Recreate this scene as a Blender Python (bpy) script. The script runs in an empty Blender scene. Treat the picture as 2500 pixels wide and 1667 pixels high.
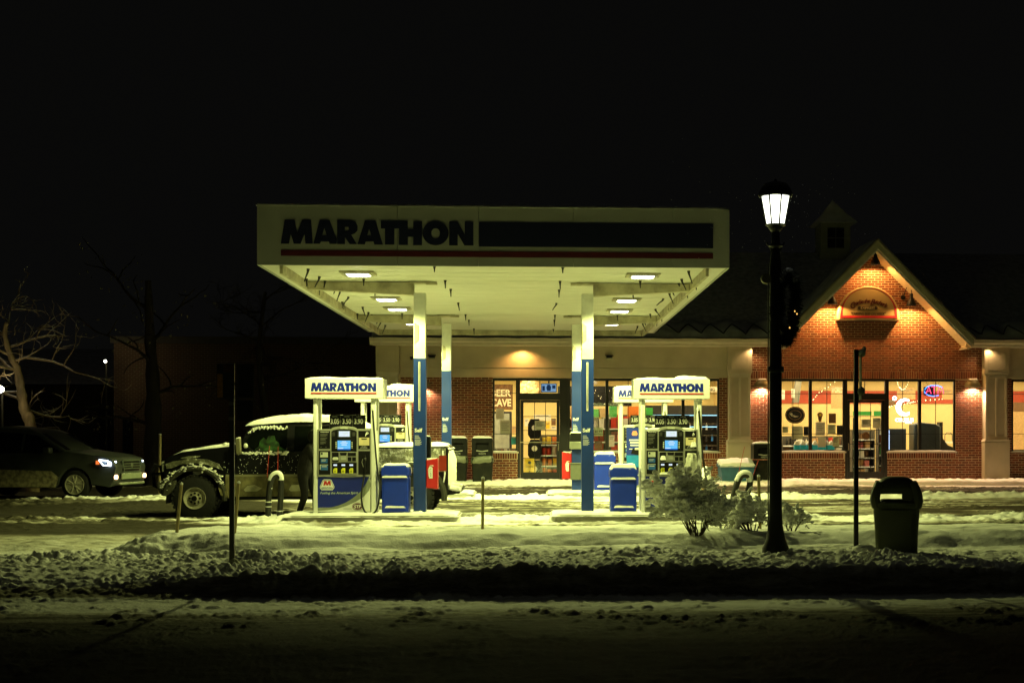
import bpy, bmesh, math, random
import numpy as np
from mathutils import Vector, Matrix
random.seed(7); rng = np.random.default_rng(7)
R = math.radians
sc = bpy.context.scene
COL = sc.collection

# ------------------------------------------------------------------ camera
F, CYP, EYE = 3300.0, 1058.0, 1.6
TH = math.atan(0.055); CT, ST = math.cos(TH), math.sin(TH)
CXP = 1312 + F*0.055
cd = bpy.data.cameras.new('camera'); cam = bpy.data.objects.new('camera', cd); COL.objects.link(cam)
cam.location = (0, 0, EYE); cam.rotation_euler = (R(90), 0, -TH)
cd.sensor_width = 36; cd.lens = F/2500*36
cd.shift_x = (1250-CXP)/2500; cd.shift_y = (CYP-833.5)/2500
cd.clip_start = 0.1; cd.clip_end = 2000
sc.camera = cam

# ------------------------------------------------------------------ night sky, exposure
w = bpy.data.worlds.new('World'); sc.world = w; w.use_nodes = True
w.node_tree.nodes['Background'].inputs[0].default_value = (0.0026, 0.0026, 0.0024, 1)
w.node_tree.nodes['Background'].inputs[1].default_value = 1.0
sc.view_settings.view_transform = 'Standard'; sc.view_settings.look = 'None'
sc.view_settings.exposure = 0; sc.view_settings.gamma = 1
LAMP = (.97, 1.05, 0.315)       # colour of the canopy lamps
CANOPY_W = 430
WARM = (1.0, 0.50, 0.14)

# pixel of the photograph -> point of the place, for a known distance Y
def WX(px, Y):
    u = (px-CXP)/F
    return Y*(u*CT+ST)/(CT-u*ST)
def WZ(py, px, Y): return EYE-(py-CYP)/F*(Y*CT+WX(px, Y)*ST)

# ------------------------------------------------------------------ noise
def _h(ix, iy, s):
    v = np.sin(ix*127.1+iy*311.7+s*74.7)*43758.5453
    return v-np.floor(v)
def vn(x, y, s=0):
    x = np.asarray(x, float); y = np.asarray(y, float)
    ix = np.floor(x); iy = np.floor(y); fx = x-ix; fy = y-iy
    fx = fx*fx*(3-2*fx); fy = fy*fy*(3-2*fy)
    a = _h(ix, iy, s); b = _h(ix+1, iy, s); c = _h(ix, iy+1, s); d = _h(ix+1, iy+1, s)
    return (a*(1-fx)+b*fx)*(1-fy)+(c*(1-fx)+d*fx)*fy
def fbm(x, y, s=0, o=4):
    t = 0; a = .5
    for i in range(o):
        t = t+a*(vn(x, y, s+i*3.1)-.5); x = x*2.03+5.1; y = y*2.03+1.7; a *= .5
    return t
def clumps(x, y, cell, s, dens=1.0):
    gx = x/cell; gy = y/cell; ix = np.floor(gx); iy = np.floor(gy)
    out = np.zeros_like(gx)
    for dx in (-1, 0, 1):
        for dy in (-1, 0, 1):
            jx = ix+dx; jy = iy+dy
            px = jx+_h(jx, jy, s); py = jy+_h(jx, jy, s+9)
            r = .3+.55*_h(jx, jy, s+17)**1.6
            r = np.where(_h(jx, jy, s+23) < dens, r, 0)
            ex = 1+.5*(_h(jx, jy, s+31)-.5)
            d2 = ((gx-px)*ex)**2+(gy-py)**2
            hh = np.sqrt(np.maximum(0, r*r-d2))
            out = np.maximum(out, hh)
    return out*cell

# ------------------------------------------------------------------ materials
MATS = {}
def nodes_of(m):
    m.use_nodes = True
    return m.node_tree.nodes, m.node_tree.links, m.node_tree.nodes['Principled BSDF']
def M(name, rgb, rough=.6, metal=0., var=.18, scale=6., bump=0., bscale=60., snow=0., emit=None, es=0., dirt=0., spec=.4, aniso=(1, 1, 1), rnd=0.):
    if name in MATS: return MATS[name]
    m = bpy.data.materials.new(name); N, L, P = nodes_of(m)
    P.inputs['Roughness'].default_value = rough; P.inputs['Metallic'].default_value = metal
    P.inputs['Specular IOR Level'].default_value = spec
    tc = N.new('ShaderNodeTexCoord'); mp = N.new('ShaderNodeMapping'); mp.inputs['Scale'].default_value = aniso
    L.new(tc.outputs['Object'], mp.inputs[0])
    nz = N.new('ShaderNodeTexNoise'); nz.inputs['Scale'].default_value = scale; nz.inputs['Detail'].default_value = 6
    L.new(mp.outputs[0], nz.inputs['Vector'])
    mr = N.new('ShaderNodeMapRange'); mr.inputs[1].default_value = .3; mr.inputs[2].default_value = .7
    mr.inputs[3].default_value = 1-var; mr.inputs[4].default_value = 1+var*.6
    L.new(nz.outputs['Fac'], mr.inputs[0])
    mx = N.new('ShaderNodeVectorMath'); mx.operation = 'SCALE'; mx.inputs[0].default_value = rgb
    L.new(mr.outputs[0], mx.inputs['Scale'])
    col = mx.outputs[0]
    if rnd:
        oi = N.new('ShaderNodeObjectInfo'); g = N.new('ShaderNodeNewGeometry')
        ad = N.new('ShaderNodeMath'); ad.operation = 'ADD'; L.new(oi.outputs['Random'], ad.inputs[0]); L.new(g.outputs['Random Per Island'], ad.inputs[1])
        fr = N.new('ShaderNodeMath'); fr.operation = 'FRACT'; L.new(ad.outputs[0], fr.inputs[0])
        r2 = N.new('ShaderNodeMapRange'); r2.inputs[3].default_value = 1-rnd; r2.inputs[4].default_value = 1+rnd
        L.new(fr.outputs[0], r2.inputs[0])
        m2 = N.new('ShaderNodeVectorMath'); m2.operation = 'SCALE'; L.new(col, m2.inputs[0]); L.new(r2.outputs[0], m2.inputs['Scale']); col = m2.outputs[0]
    if dirt:
        n3 = N.new('ShaderNodeTexNoise'); n3.inputs['Scale'].default_value = scale*.7; n3.inputs['Detail'].default_value = 8; n3.inputs['Roughness'].default_value = .7
        L.new(tc.outputs['Object'], n3.inputs['Vector'])
        r3 = N.new('ShaderNodeMapRange'); r3.inputs[1].default_value = .5; r3.inputs[2].default_value = .72; r3.inputs[4].default_value = dirt
        L.new(n3.outputs['Fac'], r3.inputs[0])
        x3 = N.new('ShaderNodeMixRGB'); L.new(r3.outputs[0], x3.inputs[0]); L.new(col, x3.inputs[1]); x3.inputs[2].default_value = (.07, .055, .03, 1); col = x3.outputs[0]
    if snow:
        g = N.new('ShaderNodeNewGeometry'); sp = N.new('ShaderNodeSeparateXYZ'); L.new(g.outputs['Normal'], sp.inputs[0])
        n2 = N.new('ShaderNodeTexNoise'); n2.inputs['Scale'].default_value = 9; n2.inputs['Detail'].default_value = 9; n2.inputs['Roughness'].default_value = .75
        L.new(tc.outputs['Object'], n2.inputs['Vector'])
        a = N.new('ShaderNodeMath'); a.operation = 'MULTIPLY_ADD'; L.new(sp.outputs['Z'], a.inputs[0]); a.inputs[1].default_value = .35; L.new(n2.outputs['Fac'], a.inputs[2])
        r4 = N.new('ShaderNodeMapRange'); r4.inputs[1].default_value = .86-snow*.4; r4.inputs[2].default_value = .95-snow*.4
        L.new(a.outputs[0], r4.inputs[0])
        x4 = N.new('ShaderNodeMixRGB'); L.new(r4.outputs[0], x4.inputs[0]); L.new(col, x4.inputs[1]); x4.inputs[2].default_value = (.75, .75, .74, 1); col = x4.outputs[0]
        x5 = N.new('ShaderNodeMapRange'); x5.inputs[3].default_value = rough; x5.inputs[4].default_value = .8
        L.new(r4.outputs[0], x5.inputs[0]); L.new(x5.outputs[0], P.inputs['Roughness'])
    L.new(col, P.inputs['Base Color'])
    if bump:
        nb = N.new('ShaderNodeTexNoise'); nb.inputs['Scale'].default_value = bscale; nb.inputs['Detail'].default_value = 5
        L.new(tc.outputs['Object'], nb.inputs['Vector'])
        b = N.new('ShaderNodeBump'); b.inputs['Strength'].default_value = bump; b.inputs['Distance'].default_value = .02
        L.new(nb.outputs['Fac'], b.inputs['Height']); L.new(b.outputs[0], P.inputs['Normal'])
    if emit is not None:
        P.inputs['Emission Color'].default_value = (*emit, 1); P.inputs['Emission Strength'].default_value = es
    MATS[name] = m
    return m
def glass_mat(name, tint=(1, 1, 1), refl=.12, rough=.03):
    if name in MATS: return MATS[name]
    m = bpy.data.materials.new(name); m.use_nodes = True; N = m.node_tree.nodes; L = m.node_tree.links; N.clear()
    o = N.new('ShaderNodeOutputMaterial'); t = N.new('ShaderNodeBsdfTransparent'); t.inputs[0].default_value = (*tint, 1)
    g = N.new('ShaderNodeBsdfGlossy'); g.inputs['Roughness'].default_value = rough; g.inputs[0].default_value = (.8, .8, .8, 1)
    nz = N.new('ShaderNodeTexNoise'); nz.inputs['Scale'].default_value = 3
    mr = N.new('ShaderNodeMapRange'); mr.inputs[3].default_value = refl*.7; mr.inputs[4].default_value = refl*1.3; L.new(nz.outputs['Fac'], mr.inputs[0])
    x = N.new('ShaderNodeMixShader'); L.new(mr.outputs[0], x.inputs[0]); L.new(t.outputs[0], x.inputs[1]); L.new(g.outputs[0], x.inputs[2]); L.new(x.outputs[0], o.inputs[0])
    MATS[name] = m; return m
def emis(name, rgb, s, see=0.0):
    if name in MATS: return MATS[name]
    m = bpy.data.materials.new(name); m.use_nodes = True; N = m.node_tree.nodes; L = m.node_tree.links; N.clear()
    o = N.new('ShaderNodeOutputMaterial'); e = N.new('ShaderNodeEmission')
    nz = N.new('ShaderNodeTexNoise'); nz.inputs['Scale'].default_value = 5
    mr = N.new('ShaderNodeMapRange'); mr.inputs[3].default_value = s*.85; mr.inputs[4].default_value = s*1.15; L.new(nz.outputs['Fac'], mr.inputs[0])
    e.inputs[0].default_value = (*rgb, 1); L.new(mr.outputs[0], e.inputs[1])
    if see:
        t = N.new('ShaderNodeBsdfTransparent'); x = N.new('ShaderNodeMixShader'); x.inputs[0].default_value = see
        L.new(e.outputs[0], x.inputs[1]); L.new(t.outputs[0], x.inputs[2]); L.new(x.outputs[0], o.inputs[0])
    else: L.new(e.outputs[0], o.inputs[0])
    MATS[name] = m; return m

SNOW = M('snow', (.80, .80, .78), .75, var=.05, bump=.35, bscale=45)
CONC = M('concrete', (.36, .35, .31), .85, var=.25, scale=5, bump=.3)
WHITE = M('white_enamel', (.70, .70, .66), .4, var=.06, scale=3, dirt=.15)
WHITE2 = M('white_sign_face', (.72, .72, .68), .35, var=.03)
GREYP = M('grey_pump_metal', (.30, .30, .26), .42, var=.08, metal=.2)
BLACK = M('black_plastic', (.006, .006, .006), .45, var=.3, spec=.2)
BLACKM = M('black_painted_metal', (.006, .006, .006), .5, var=.3, spec=.2)
BLUE = M('logo_blue', (.006, .016, .22), .4, var=.06)
BLUEF = M('column_blue', (.006, .030, .17), .45, var=.12, scale=4)
BLUEB = M('bin_blue', (.003, .030, .42), .45, var=.12, scale=4, bump=.1)
RED = M('logo_red', (.45, .02, .02), .45, var=.08)
PRINTW = M('printed_white', (.75, .75, .72), .6, var=.03)
PRINTK = M('printed_black', (.015, .015, .015), .6, var=.03)
RUBBER = M('hose_rubber', (.012, .012, .012), .55, var=.2)

# ------------------------------------------------------------------ mesh builder
class MB:
    def __init__(s): s.v = []; s.f = []
    def add(s, V, Fc):
        b = len(s.v); s.v += [tuple(p) for p in V]; s.f += [tuple(i+b for i in f) for f in Fc]; return s
    def box(s, x0, x1, y0, y1, z0, z1):
        return s.add([(x0, y0, z0), (x1, y0, z0), (x1, y1, z0), (x0, y1, z0), (x0, y0, z1), (x1, y0, z1), (x1, y1, z1), (x0, y1, z1)],
                     [(0, 3, 2, 1), (4, 5, 6, 7), (0, 1, 5, 4), (1, 2, 6, 5), (2, 3, 7, 6), (3, 0, 4, 7)])
    def xz(s, poly, y0, y1):
        n = len(poly)
        return s.add([(x, y0, z) for x, z in poly]+[(x, y1, z) for x, z in poly],
                     [tuple(range(n)), tuple(range(2*n-1, n-1, -1))]+[(i, i+n, (i+1) % n+n, (i+1) % n) for i in range(n)])
    def xy(s, poly, z0, z1):
        n = len(poly)
        return s.add([(x, y, z0) for x, y in poly]+[(x, y, z1) for x, y in poly],
                     [tuple(range(n-1, -1, -1)), tuple(range(n, 2*n))]+[(i, (i+1) % n, (i+1) % n+n, i+n) for i in range(n)])
    def yz(s, poly, x0, x1):
        n = len(poly)
        return s.add([(x0, y, z) for y, z in poly]+[(x1, y, z) for y, z in poly],
                     [tuple(range(n)), tuple(range(2*n-1, n-1, -1))]+[(i, i+n, (i+1) % n+n, (i+1) % n) for i in range(n)])
    def tube(s, pts, rad, n=8, cap=True):
        pts = [Vector(p) for p in pts]; k = len(pts)
        if not hasattr(rad, '__len__'): rad = [rad]*k
        V = []; up = None
        for i, p in enumerate(pts):
            d = (pts[min(i+1, k-1)]-pts[max(i-1, 0)])
            d = d.normalized() if d.length > 1e-9 else Vector((0, 0, 1))
            if up is None: up = Vector((0, 0, 1)) if abs(d.z) < .9 else Vector((1, 0, 0))
            a = d.cross(up)
            if a.length < 1e-4: a = d.cross(Vector((0, 1, 0)))
            a.normalize(); b = a.cross(d).normalized(); up = b
            for j in range(n):
                t = 2*math.pi*j/n; V.append(p+(a*math.cos(t)+b*math.sin(t))*rad[i])
        Fc = [(i*n+j, i*n+(j+1) % n, (i+1)*n+(j+1) % n, (i+1)*n+j) for i in range(k-1) for j in range(n)]
        if cap: Fc += [tuple(range(n-1, -1, -1)), tuple((k-1)*n+j for j in range(n))]
        return s.add(V, Fc)
    def lathe(s, prof, n=16, c=(0, 0, 0), ax='z', cap=True):
        V = []
        for r, h in prof:
            for j in range(n):
                t = 2*math.pi*j/n; a, b = r*math.cos(t), r*math.sin(t)
                p = (a, b, h) if ax == 'z' else ((a, h, b) if ax == 'y' else (h, a, b))
                V.append((p[0]+c[0], p[1]+c[1], p[2]+c[2]))
        k = len(prof)
        Fc = [(i*n+j, i*n+(j+1) % n, (i+1)*n+(j+1) % n, (i+1)*n+j) for i in range(k-1) for j in range(n)]
        if cap: Fc += [tuple(range(n-1, -1, -1)), tuple((k-1)*n+j for j in range(n))]
        return s.add(V, Fc)
    def arr(s, V, Fc):
        b = len(s.v); s.v += V.tolist(); s.f += (np.asarray(Fc)+b).tolist(); return s
    def pillow(s, x0, x1, y0, y1, z, t, seed=0, cell=.06, drop=.02, pw=5):
        nx = max(6, min(60, int((x1-x0)/cell))); ny = max(5, min(30, int((y1-y0)/cell)))
        u = np.linspace(-1, 1, nx+1); v = np.linspace(-1, 1, ny+1)
        U, Vv = np.meshgrid(u, v); X = (x0+x1)/2+U*(x1-x0)/2; Y = (y0+y1)/2+Vv*(y1-y0)/2
        hgt = np.sqrt(np.clip(1-np.abs(U)**pw, 0, 1))*np.sqrt(np.clip(1-np.abs(Vv)**pw, 0, 1))
        nzv = fbm(X*4+seed*7.3, Y*4+seed, seed, 4)
        edge = (hgt < .05)
        Z = z-drop*edge+t*hgt*(1+1.1*nzv)
        X = X+fbm(X*9, Y*9, seed+5, 3)*.03*edge*(x1-x0 > .3); Y = Y+fbm(X*9, Y*9, seed+8, 3)*.03*edge*(y1-y0 > .2)
        V = np.stack([X.ravel(), Y.ravel(), Z.ravel()], 1); w_ = nx+1
        Fc = [(j*w_+i, j*w_+i+1, (j+1)*w_+i+1, (j+1)*w_+i) for j in range(ny) for i in range(nx)]
        b = len(s.v); s.v += V.tolist(); s.f += [tuple(q+b for q in f) for f in Fc]
        rim = [i for i in range(w_)]+[j*w_+nx for j in range(1, ny+1)]+[ny*w_+i for i in range(nx-1, -1, -1)]+[j*w_ for j in range(ny-1, 0, -1)]
        s.f.append(tuple(b+i for i in reversed(rim)))
        return s
    def mesh(s, name, smooth=True, ang=38, recalc=True):
        me = bpy.data.meshes.new(name); me.from_pydata(s.v, [], s.f)
        if recalc:
            bm = bmesh.new(); bm.from_mesh(me); bmesh.ops.recalc_face_normals(bm, faces=bm.faces); bm.to_mesh(me); bm.free()
        if smooth:
            me.polygons.foreach_set('use_smooth', [True]*len(me.polygons))
            me.set_sharp_from_angle(angle=R(ang))
        me.update(); return me

def link(o): COL.objects.link(o); return o
def tag(o, label=None, cat=None, group=None, kind=None):
    if label: o['label'] = label
    if cat: o['category'] = cat
    if group: o['group'] = group
    if kind: o['kind'] = kind
    return o
def T(name, label, cat, loc=(0, 0, 0), rz=0, group=None):
    o = link(bpy.data.objects.new(name, None)); o.empty_display_size = .1
    o.location = loc; o.rotation_euler = (0, 0, rz); return tag(o, label, cat, group)
def rootloc(o):
    v = Vector((0, 0, 0))
    while o is not None: v = v+Vector(o.location); o = o.parent
    return v
def O(name, g, mat, parent=None, world=False, bevel=0, smooth=True, ang=38, recalc=True, loc=None, rot=None, label=None):
    me = g.mesh(name, smooth, ang, recalc) if isinstance(g, MB) else g
    if world and parent is not None:
        me.transform(Matrix.Translation(-rootloc(parent)))
    o = link(bpy.data.objects.new(name, me))
    if mat is not None:
        if me.materials: me.materials[0] = mat
        else: me.materials.append(mat)
    if parent is not None: o.parent = parent
    if bevel:
        b = o.modifiers.new('bevel', 'BEVEL'); b.width = bevel; b.segments = 2; b.limit_method = 'ANGLE'; b.angle_limit = R(40)
    if loc: o.location = loc
    if rot: o.rotation_euler = rot
    if label: o['label'] = label
    return o
def thing(name, g, mat, label, cat, loc=(0, 0, 0), rz=0, group=None, **k):
    """a top-level thing that is one mesh; geometry local to loc"""
    o = O(name, g, mat, None, **k); o.location = loc; o.rotation_euler = (0, 0, rz); return tag(o, label, cat, group)
def copy_tree(o, parent=None):
    c = o.copy(); COL.objects.link(c)
    if parent is not None: c.parent = parent
    for ch in list(o.children): copy_tree(ch, c)
    return c
def child(root, name):
    return [c for c in root.children if c.name.split('.')[0] == name]

# flat shapes: letters and printed marks as thin solids in the x-z plane, facing -y
def curve_mesh(loops, depth):
    cu = bpy.data.curves.new('shape', 'CURVE'); cu.dimensions = '2D'; cu.fill_mode = 'BOTH'; cu.extrude = depth/2
    for lp in loops:
        sp = cu.splines.new('POLY'); sp.points.add(len(lp)-1); sp.use_cyclic_u = True
        for i, (x, y) in enumerate(lp): sp.points[i].co = (x, y, 0, 1)
    ob = bpy.data.objects.new('shape', cu); me = bpy.data.meshes.new_from_object(ob)
    bpy.data.objects.remove(ob); bpy.data.curves.remove(cu)
    me.transform(Matrix.Rotation(R(90), 4, 'X')); me.materials.clear(); return me
def text_mesh(body, size=1., depth=.003, off=0., shear=0., align='CENTER', width=None, space=1., height=None):
    cu = bpy.data.curves.new('text', 'FONT'); cu.body = body; cu.size = size; cu.extrude = depth/2; cu.offset = off*size
    cu.shear = shear; cu.align_x = align; cu.align_y = 'CENTER'; cu.resolution_u = 3; cu.space_character = space
    ob = bpy.data.objects.new('text', cu); me = bpy.data.meshes.new_from_object(ob)
    bpy.data.objects.remove(ob); bpy.data.curves.remove(cu)
    n = len(me.vertices)
    if n and (width or height):
        a = np.empty(n*3); me.vertices.foreach_get('co', a); a = a.reshape(-1, 3)
        wx = a[:, 0].max()-a[:, 0].min(); wy = a[:, 1].max()-a[:, 1].min()
        sx = width/wx if width else 1; sy = height/wy if height else (sx if width else 1)
        if not width: sx = sy
        cx = (a[:, 0].max()+a[:, 0].min())/2 if align == 'CENTER' else a[:, 0].min(); cy = (a[:, 1].max()+a[:, 1].min())/2
        a[:, 0] = (a[:, 0]-cx)*sx; a[:, 1] = (a[:, 1]-cy)*sy
        me.vertices.foreach_set('co', a.ravel())
    me.transform(Matrix.Rotation(R(90), 4, 'X')); me.materials.clear(); return me
def ell(cx, cy, rx, ry, n=28): return [(cx+rx*math.cos(2*math.pi*i/n), cy+ry*math.sin(2*math.pi*i/n)) for i in range(n)]
_LOGO = [[[(258, 492), (295, 262), (388, 262), (414, 385), (462, 262), (545, 262), (562, 492), (492, 492), (484, 400), (445, 492), (382, 492), (352, 400), (334, 492)]],
 [[(566, 492), (628, 265), (722, 265), (789, 445), (789, 494), (722, 494), (715, 470), (640, 468), (630, 492)], [(672, 340), (652, 410), (694, 410)]],
 [[(794, 266), (925, 266), (968, 280), (990, 320), (988, 365), (962, 393), (928, 405), (982, 495), (915, 495), (868, 430), (868, 495), (794, 495)], [(868, 330), (903, 330), (910, 348), (900, 366), (868, 368)]],
 [[(988, 495), (1060, 268), (1160, 268), (1232, 500), (1150, 500), (1140, 470), (1068, 470), (1058, 498)], [(1100, 350), (1080, 410), (1120, 412)]],
 [[(1212, 270), (1470, 272), (1470, 350), (1522, 350), (1522, 276), (1606, 276), (1606, 505), (1522, 505), (1522, 425), (1470, 425), (1470, 503), (1386, 503), (1386, 345), (1340, 345), (1340, 500), (1252, 500), (1252, 345), (1212, 345)]],
 [ell(1737, 389, 126, 117), ell(1737, 391, 43, 49, 20)],
 [[(1868, 277), (1950, 278), (2018, 400), (2018, 277), (2102, 278), (2102, 508), (2015, 508), (1950, 395), (1950, 507), (1868, 507)]]]
def wordmark(width, height, depth=.004):
    loops = []
    for g in _LOGO:
        for lp in g:
            loops.append([((x-1180)/1844*width, -(y-(x-258)*.0068-377)/232*height) for x, y in lp])
    return curve_mesh(loops, depth)

def spot(name, loc, power, color, size=150, blend=.5, r=.06, parent=None, rot=(0, 0, 0)):
    l = bpy.data.lights.new(name, 'SPOT'); l.energy = power; l.color = color; l.spot_size = R(size); l.spot_blend = blend; l.shadow_soft_size = r
    o = link(bpy.data.objects.new(name, l)); o.location = loc; o.rotation_euler = rot
    if parent is not None: o.parent = parent
    return o
def point(name, loc, power, color, r=.05, parent=None):
    l = bpy.data.lights.new(name, 'POINT'); l.energy = power; l.color = color; l.shadow_soft_size = r
    o = link(bpy.data.objects.new(name, l)); o.location = loc
    if parent is not None: o.parent = parent
    return o
def area(name, loc, power, color, sx, sy, parent=None):
    l = bpy.data.lights.new(name, 'AREA'); l.energy = power; l.color = color; l.shape = 'RECTANGLE'; l.size = sx; l.size_y = sy
    o = link(bpy.data.objects.new(name, l)); o.location = loc
    if parent is not None: o.parent = parent
    return o

def luminaire(name, loc, power, color, parent, r=.10):
    # point lamp whose strength follows the angle from straight down, like a wide-beam canopy fixture
    o = point(name, loc, power, color, r, parent); l = o.data; l.use_nodes = True
    N = l.node_tree.nodes; L = l.node_tree.links; e = N['Emission']
    g = N.new('ShaderNodeNewGeometry'); sp = N.new('ShaderNodeSeparateXYZ'); L.new(g.outputs['Incoming'], sp.inputs[0])
    m = N.new('ShaderNodeMath'); m.operation = 'MULTIPLY'; m.inputs[1].default_value = -1; L.new(sp.outputs['Z'], m.inputs[0])
    cr = N.new('ShaderNodeValToRGB'); L.new(m.outputs[0], cr.inputs[0]); el = cr.color_ramp.elements
    stops = [(0, 0), (.10, .004), (.25, .012), (.305, .05), (.335, .42), (.37, .95), (.50, 1.0), (.70, .75), (1, .62)]
    el[0].position, el[0].color = 0, (0, 0, 0, 1); el[1].position, el[1].color = 1, (.62, .62, .62, 1)
    for p_, v_ in stops[1:-1]: k = el.new(p_); k.color = (v_, v_, v_, 1)
    m2 = N.new('ShaderNodeMath'); m2.operation = 'MULTIPLY'; m2.inputs[1].default_value = 2.2; L.new(cr.outputs[0], m2.inputs[0]); L.new(m2.outputs[0], e.inputs['Strength'])
    return o
# ------------------------------------------------------------------ ground
def sstep(a, b, x):
    t = np.clip((x-a)/(b-a), 0, 1); return t*t*(3-2*t)
def ground(x, y):
    x = np.asarray(x, float); y = np.asarray(y, float)
    yy = y+.10*fbm(x*.9, y*.3, 3, 3)+.05*fbm(x*4, y*4, 5, 3)
    right = sstep(-4.6, -2.4, x)
    A = np.interp(yy, [0, 13.1, 13.3, 13.52, 14.4, 15.8, 16.6, 17.2], [0, 0, .03, .20, .185, .16, .14, .14])
    B = np.interp(yy, [0, 12.95, 13.4, 14.2, 15.2, 16.2, 17.2], [0, 0, .06, .13, .17, .12, .06])
    A = A*(.82+.5*vn(x*.55, y*0+3, 91)); bank = B*(1-right)+A*right
    mo = np.interp(yy, [16.9, 17.22, 17.42, 17.65, 18.3, 20.5, 21.5, 22.2], [0, .015, .12, .19, .20, .15, .05, 0])
    base2 = np.interp(yy, [16, 17.2, 18.1, 20.5, 21.6, 22.3], [1, 1, .7, .35, .1, 0])*.12
    mleft = sstep(-5.7, -4.9, x+.25*(y-18)*.3)
    z = np.where(yy < 17.2, bank, base2*(.35+.65*mleft)+mo*mleft*1.0)
    lot = np.interp(y, [22, 24.9, 30.5, 33, 38.1], [0, .01, .10, .11, .11])
    lot = lot*(1-.7*sstep(-6.5, -10, x))
    z = np.where(y > 22, z+lot, z)
    # sidewalk and kerb in front of the shop
    side = (y > 38.12) & (x > -5.2)
    z = np.where(side, .215, z)
    z = np.where((y > 38.12) & ~side, .04, z)
    return z
def clump_amp(x, y):
    a = np.interp(y, [12.9, 13.2, 13.4, 13.6, 15.6, 16.4, 17.0], [.12, .5, .72, 1, .95, .5, 0])
    l = sstep(-3.2, -5.0, x)*np.interp(y, [13, 13.4, 17, 18.3, 19], [.3, 1, .8, .4, 0])
    return np.maximum(a, l*.9)
def gfull(x, y):
    z = ground(x, y)
    ca = clump_amp(x, y)
    cm = .25+1.7*vn(x*.8, y*1.6, 41)*vn(x*2.6, y*2.6, 42)**.5
    wx = x+.03*fbm(x*14, y*14, 61, 2); wy = y+.03*fbm(x*14+9, y*14, 62, 2)
    z = z+ca*cm*(clumps(x, y*1.3, .42, 15, .07)*.16+clumps(wx, wy, .17, 11, .2)*.32+clumps(wx, wy, .08, 12, .6)*.55+clumps(wx, wy, .05, 13, .7)*.8)
    z = z+ca*.05*fbm(x*9, y*9, 14, 4)
    # footprints and soft waves on the verge
    ver = np.interp(y, [15.6, 16.4, 21.5, 22.5], [0, 1, 1, .2])
    z = z+ver*(.11*fbm(x*1.3, y*2.8, 21, 4)+.03*fbm(x*7, y*7, 22, 3)+.02*np.sin(y*7.5+2*fbm(x*.6, y*.6, 24, 2)*3)*vn(x*.7, y*.7, 25))
    # street: packed snow, crumbs
    st = np.interp(y, [12.6, 13.1], [1, 0])
    z = z+st*(.018*fbm(x*.8, y*7, 31, 4)+.012*fbm(x*12, y*14, 32, 3))
    crumb = st*np.interp(y, [9, 10.8, 11.6, 12.3, 12.9], [.25, .5, 1, .8, 1])
    z = z+crumb*(clumps(wx, wy, .08, 35, .22)*.55+clumps(wx, wy, .035, 36, .4)*.6)*np.clip(vn(x*2, y*3, 37)*2.2-.7, 0, 1)
    # forecourt slush and ruts along x
    lt = np.interp(y, [21.8, 22.6, 38, 38.12], [0, 1, 1, 0])
    rough = np.clip(vn(x*1.3, y*2.1, 46)*1.6-.3, 0, 1)
    z = z+lt*(.035*fbm(x*.35, y*3.6, 43, 4)+.014*fbm(x*8, y*9, 44, 3)+(clumps(wx, wy, .12, 45, .25)*.35+clumps(wx, wy, .06, 47, .3)*.4)*rough)
    # windrows left on the island lines
    for yc, wd, hh, s in ((24.35, .75, .10, 51), (30.9, .8, .10, 52), (37.6, .55, .08, 53)):
        d = np.abs(y-yc+.35*fbm(x*.7, y*0, s, 3))/wd
        am = .45+.9*vn(x*.9, y*0+s, s)
        if s == 53: am = am*sstep(9.8, 8.0, x)
        z = z+hh*np.clip(1-d*d, 0, 1)*am+np.clip(1-d, 0, 1)*(clumps(wx, wy, .16, s+5, .5)*.5+clumps(wx, wy, .07, s+6, .5)*.5)*am
    sd = np.interp(y, [38.1, 38.3, 39.6, 40], [0, 1, 1, 0])*(x > -5.2)
    z = z+sd*(.05*vn(x*1.7, y*1.5, 71)+clumps(wx, wy, .14, 72, .4)*.35)
    return z
def whiteness(x, y):
    n = fbm(x*.5, y*5.5, 81, 5)*1.9; n2 = fbm(x*2.2, y*3, 82, 4)
    wv = np.interp(y, [8, 11.0, 11.9, 12.5, 13.1, 13.2, 13.45, 13.7, 21.6, 22.4], [-.3, -.2, .25, .7, .7, .25, .35, .95, 1, .45])  # bank's street face made darker: its shade is put into the snow tone
    wr = .20+n*.75+n2*.45
    for yc, wd, s in ((24.35, .85, 51), (30.9, .9, 52), (37.9, .8, 53)):
        d = np.abs(y-yc+.35*fbm(x*.7, y*0, s, 3))/wd
        wr = wr+np.clip(1.25-d*1.1, 0, 1)*1.1*(.5+.9*vn(x*.9, y*0+s, s))
    # drier lanes
    wr = wr-.25*np.exp(-((y-33.8)/1.3)**2)-.1*np.exp(-((y-36.2)/.8)**2)
    wr = wr-.25*sstep(-5.5, -9, x)
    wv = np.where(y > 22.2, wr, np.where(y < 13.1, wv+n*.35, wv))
    dr = sstep(-4.9, -6.2, x)*np.interp(y, [17, 18.5, 22], [0, .45, .6])
    wv = wv-dr
    wv = np.where(y > 38.15, .95, wv)
    wv = np.where((y > 38.15) & (x < -5.3), .35, wv)
    return np.clip(wv, -.3, 1)
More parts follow.
